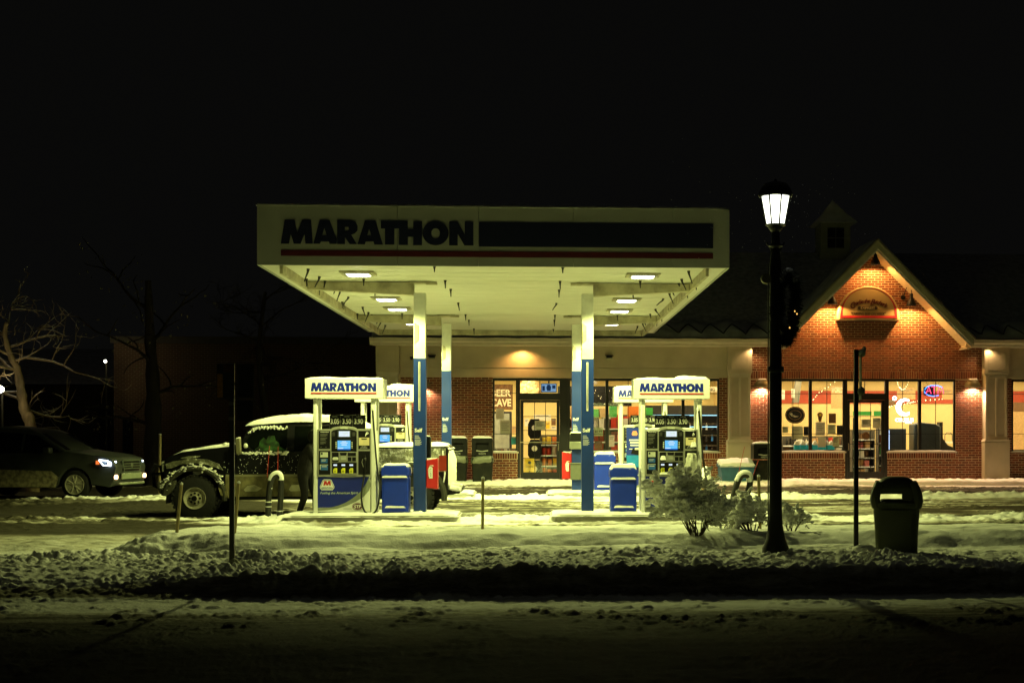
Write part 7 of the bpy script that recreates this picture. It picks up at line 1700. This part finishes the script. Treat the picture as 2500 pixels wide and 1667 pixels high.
# ------------------------------------------------------------------ dim background at the left
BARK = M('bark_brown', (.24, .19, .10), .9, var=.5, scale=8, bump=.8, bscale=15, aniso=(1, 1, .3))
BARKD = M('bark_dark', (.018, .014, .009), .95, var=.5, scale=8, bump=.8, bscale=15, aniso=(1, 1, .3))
def tree(name, label, x, y, path, r0, seed, levels=3, leaf=0, snow=True, nb=9):
    rnd = random.Random(seed); g = GZ(x, y)
    t = T(name, label, 'tree', (x, y, g)); tr_ = MB(); br = MB(); sn = MB()
    P = smoothpath(path, 5); n = len(P); tr_.tube(P, [r0*(1-.75*i/n)*(1+.12*math.sin(i*1.9)) for i in range(n)], 10)
    tips = []
    def grow(p, d, L_, r, lev):
        pts = [p]; q = p.copy(); dd = d.copy(); m = 6
        for i in range(m):
            dd = (dd+Vector((rnd.gauss(0, .22), rnd.gauss(0, .2), rnd.gauss(.0, .18)))).normalized(); q = q+dd*L_/m; pts.append(q.copy())
        br.tube(pts, [r*(1-.7*i/m) for i in range(m+1)], 5, cap=False)
        if snow: sn.tube([(a.x, a.y, a.z+r*.7) for a in pts[:-1]], [r*.55*(1-.6*i/m) for i in range(m)], 4)
        tips.extend(pts[2:])
        if lev < levels:
            for i in range(1, m+1):
                if rnd.random() < .8: grow(pts[i], (dd*.7+Vector((rnd.gauss(0, .8), rnd.gauss(0, .5), rnd.gauss(.2, .5)))).normalized(), L_*rnd.uniform(.4, .65), r*.5, lev+1)
    for k in range(nb):
        i = int(n*(.3+.68*k/nb)); a = rnd.uniform(0, 2*math.pi)
        grow(P[min(i, n-1)], Vector((math.cos(a), .5*math.sin(a), rnd.uniform(.1, .7))).normalized(), rnd.uniform(1.2, 2.2), r0*.2, 1)
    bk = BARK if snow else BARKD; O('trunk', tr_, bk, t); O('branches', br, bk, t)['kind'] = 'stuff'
    if snow: O('branch_snow', sn, SNOW, t)['kind'] = 'stuff'
    if leaf:
        lf = MB()
        for k in range(leaf):
            p = rnd.choice(tips)+Vector((rnd.gauss(0, .12), rnd.gauss(0, .12), rnd.gauss(-.25, .25))); s_ = rnd.uniform(.02, .045)
            a = Vector((rnd.gauss(0, 1), rnd.gauss(0, 1), rnd.gauss(0, 1))).normalized()*s_; b = Vector((rnd.gauss(0, 1), rnd.gauss(0, 1), rnd.gauss(0, 1))).normalized()*s_
            lf.add([p-a, p+b, p+a, p-b], [(0, 1, 2, 3)])
        O('leaves', lf, M('dry_leaves', (.16, .15, .07), .7, var=.5), t)['kind'] = 'stuff'
    return t
yt = 37.0; xt = WX(80, yt)
lp_ = lambda q, py: Vector((WX(q, yt)-xt, 0, WZ(py, q, yt)))
tree('bare_tree', 'twisted pale-lit bare tree behind the dark car at far left', xt, yt, [(0, 0, -.1), lp_(76, 1050), lp_(60, 1005), lp_(52, 960), lp_(42, 905), lp_(26, 872), lp_(12, 820), lp_(16, 790)], .17, 4, 3, 0, True, 10)
yt = 40.0; xt = WX(370, yt)
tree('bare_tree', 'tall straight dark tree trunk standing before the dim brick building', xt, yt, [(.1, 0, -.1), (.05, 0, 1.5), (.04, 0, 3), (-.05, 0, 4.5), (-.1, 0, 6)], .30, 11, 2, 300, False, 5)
yt = 43.0; xt = WX(640, yt)
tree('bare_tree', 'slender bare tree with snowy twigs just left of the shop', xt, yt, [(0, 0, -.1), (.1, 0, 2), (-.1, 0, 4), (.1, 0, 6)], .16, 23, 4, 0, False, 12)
bl = T('brick_building', 'dim unlit brick building far behind the pickup truck', 'building', (WX(520, 52), 52, 0))
DB = M('dim_brick', (.16, .085, .05), .9, var=.3, scale=3)
N_ = DB.node_tree; tb = N_.nodes.new('ShaderNodeTexBrick'); tb.inputs['Scale'].default_value = 1; tb.inputs['Brick Width'].default_value = .21; tb.inputs['Row Height'].default_value = .075; tb.inputs['Mortar Size'].default_value = .008
tb.inputs[1].default_value = (.11, .062, .035, 1); tb.inputs[2].default_value = (.085, .048, .028, 1); tb.inputs[3].default_value = (.2, .17, .12, 1)
tcn = N_.nodes.new('ShaderNodeTexCoord'); mpn = N_.nodes.new('ShaderNodeMapping'); mpn.inputs['Rotation'].default_value = (R(90), 0, 0); N_.links.new(tcn.outputs['Object'], mpn.inputs[0]); N_.links.new(mpn.outputs[0], tb.inputs['Vector']); N_.links.new(tb.outputs[0], N_.nodes['Principled BSDF'].inputs['Base Color'])
bx0, bx1 = WX(278, 52)-bl.location.x, WX(930, 52)-bl.location.x
O('wall', MB().box(bx0, bx1, 0, 8, 0, WZ(828, 500, 52)), DB, bl, smooth=False)
O('parapet', MB().box(bx0-.1, bx1+.1, -.12, -.002, WZ(838, 500, 52), WZ(822, 500, 52)), M('old_coping', (.09, .085, .07), .9), bl)
for k, q in enumerate(()):
    wx_ = WX(q, 52)-bl.location.x; wn = O('window', MB().box(wx_-.5, wx_+.5, -.03, -.002, 3.6, 4.9), M('dark_window', (.01, .01, .012), .15), bl); O('window_frame', curve_mesh([[(wx_-.56, 3.54), (wx_+.56, 3.54), (wx_+.56, 4.96), (wx_-.56, 4.96)], [(wx_-.5, 3.6), (wx_+.5, 3.6), (wx_+.5, 4.9), (wx_-.5, 4.9)]], .05), CONC, wn, loc=(0, -.03, 0), smooth=False)
O('door', MB().box(WX(300, 52)-bl.location.x, WX(325, 52)-bl.location.x, -.03, -.002, 0, 2.2), M('dark_window', (.01, .01, .012), .15), bl)
b2 = T('low_building', 'dark building with an unlit doorway behind the far left car', 'building', (WX(90, 56), 56, 0))
O('wall', MB().box(-9, WX(276, 56)-b2.location.x, 0, 6, 0, 3.6), M('dark_siding', (.03, .028, .02), .9), b2)
O('roof', MB().add([(-9.3, -.4, 3.6), (WX(278, 56)-b2.location.x, -.4, 3.6), (WX(278, 56)-b2.location.x, 6, 5.4), (-9.3, 6, 5.4)], [(0, 1, 2, 3)]), ROOFM, b2)
O('doorway', MB().box(WX(242, 56)-b2.location.x, WX(270, 56)-b2.location.x, -.05, -.002, 0, 2.6), M('dark_window', (.01, .01, .012), .15), b2)
for q, py, r_, nm in ((257, 882, .06, 'small bright distant lamp above the dark car'), (1, 950, .10, 'distant bright lamp at the left edge of the picture')):
    y_ = 50.5 if q > 100 else 36.0; t = T('distant_lamp', nm, 'lamp', (WX(q, y_), y_, WZ(py, q, y_)), group='distant bright lamps at the left')
    O('bulb', MB().lathe([(.001, -r_), (r_*.8, -r_*.5), (r_, 0), (r_*.8, r_*.5), (.001, r_)], 10), emis('far_bulb', (1, .93, .75), 12), t)
    O('pole', MB().tube([(.0, .12, -WZ(py, q, y_)), (0, .12, -r_*.5), (0, .0, -r_*.9)], .03, 6), POST, t)
    point('lamp', (0, -.3, 0), 14 if q > 100 else 26, (1, .78, .40), .1, t)
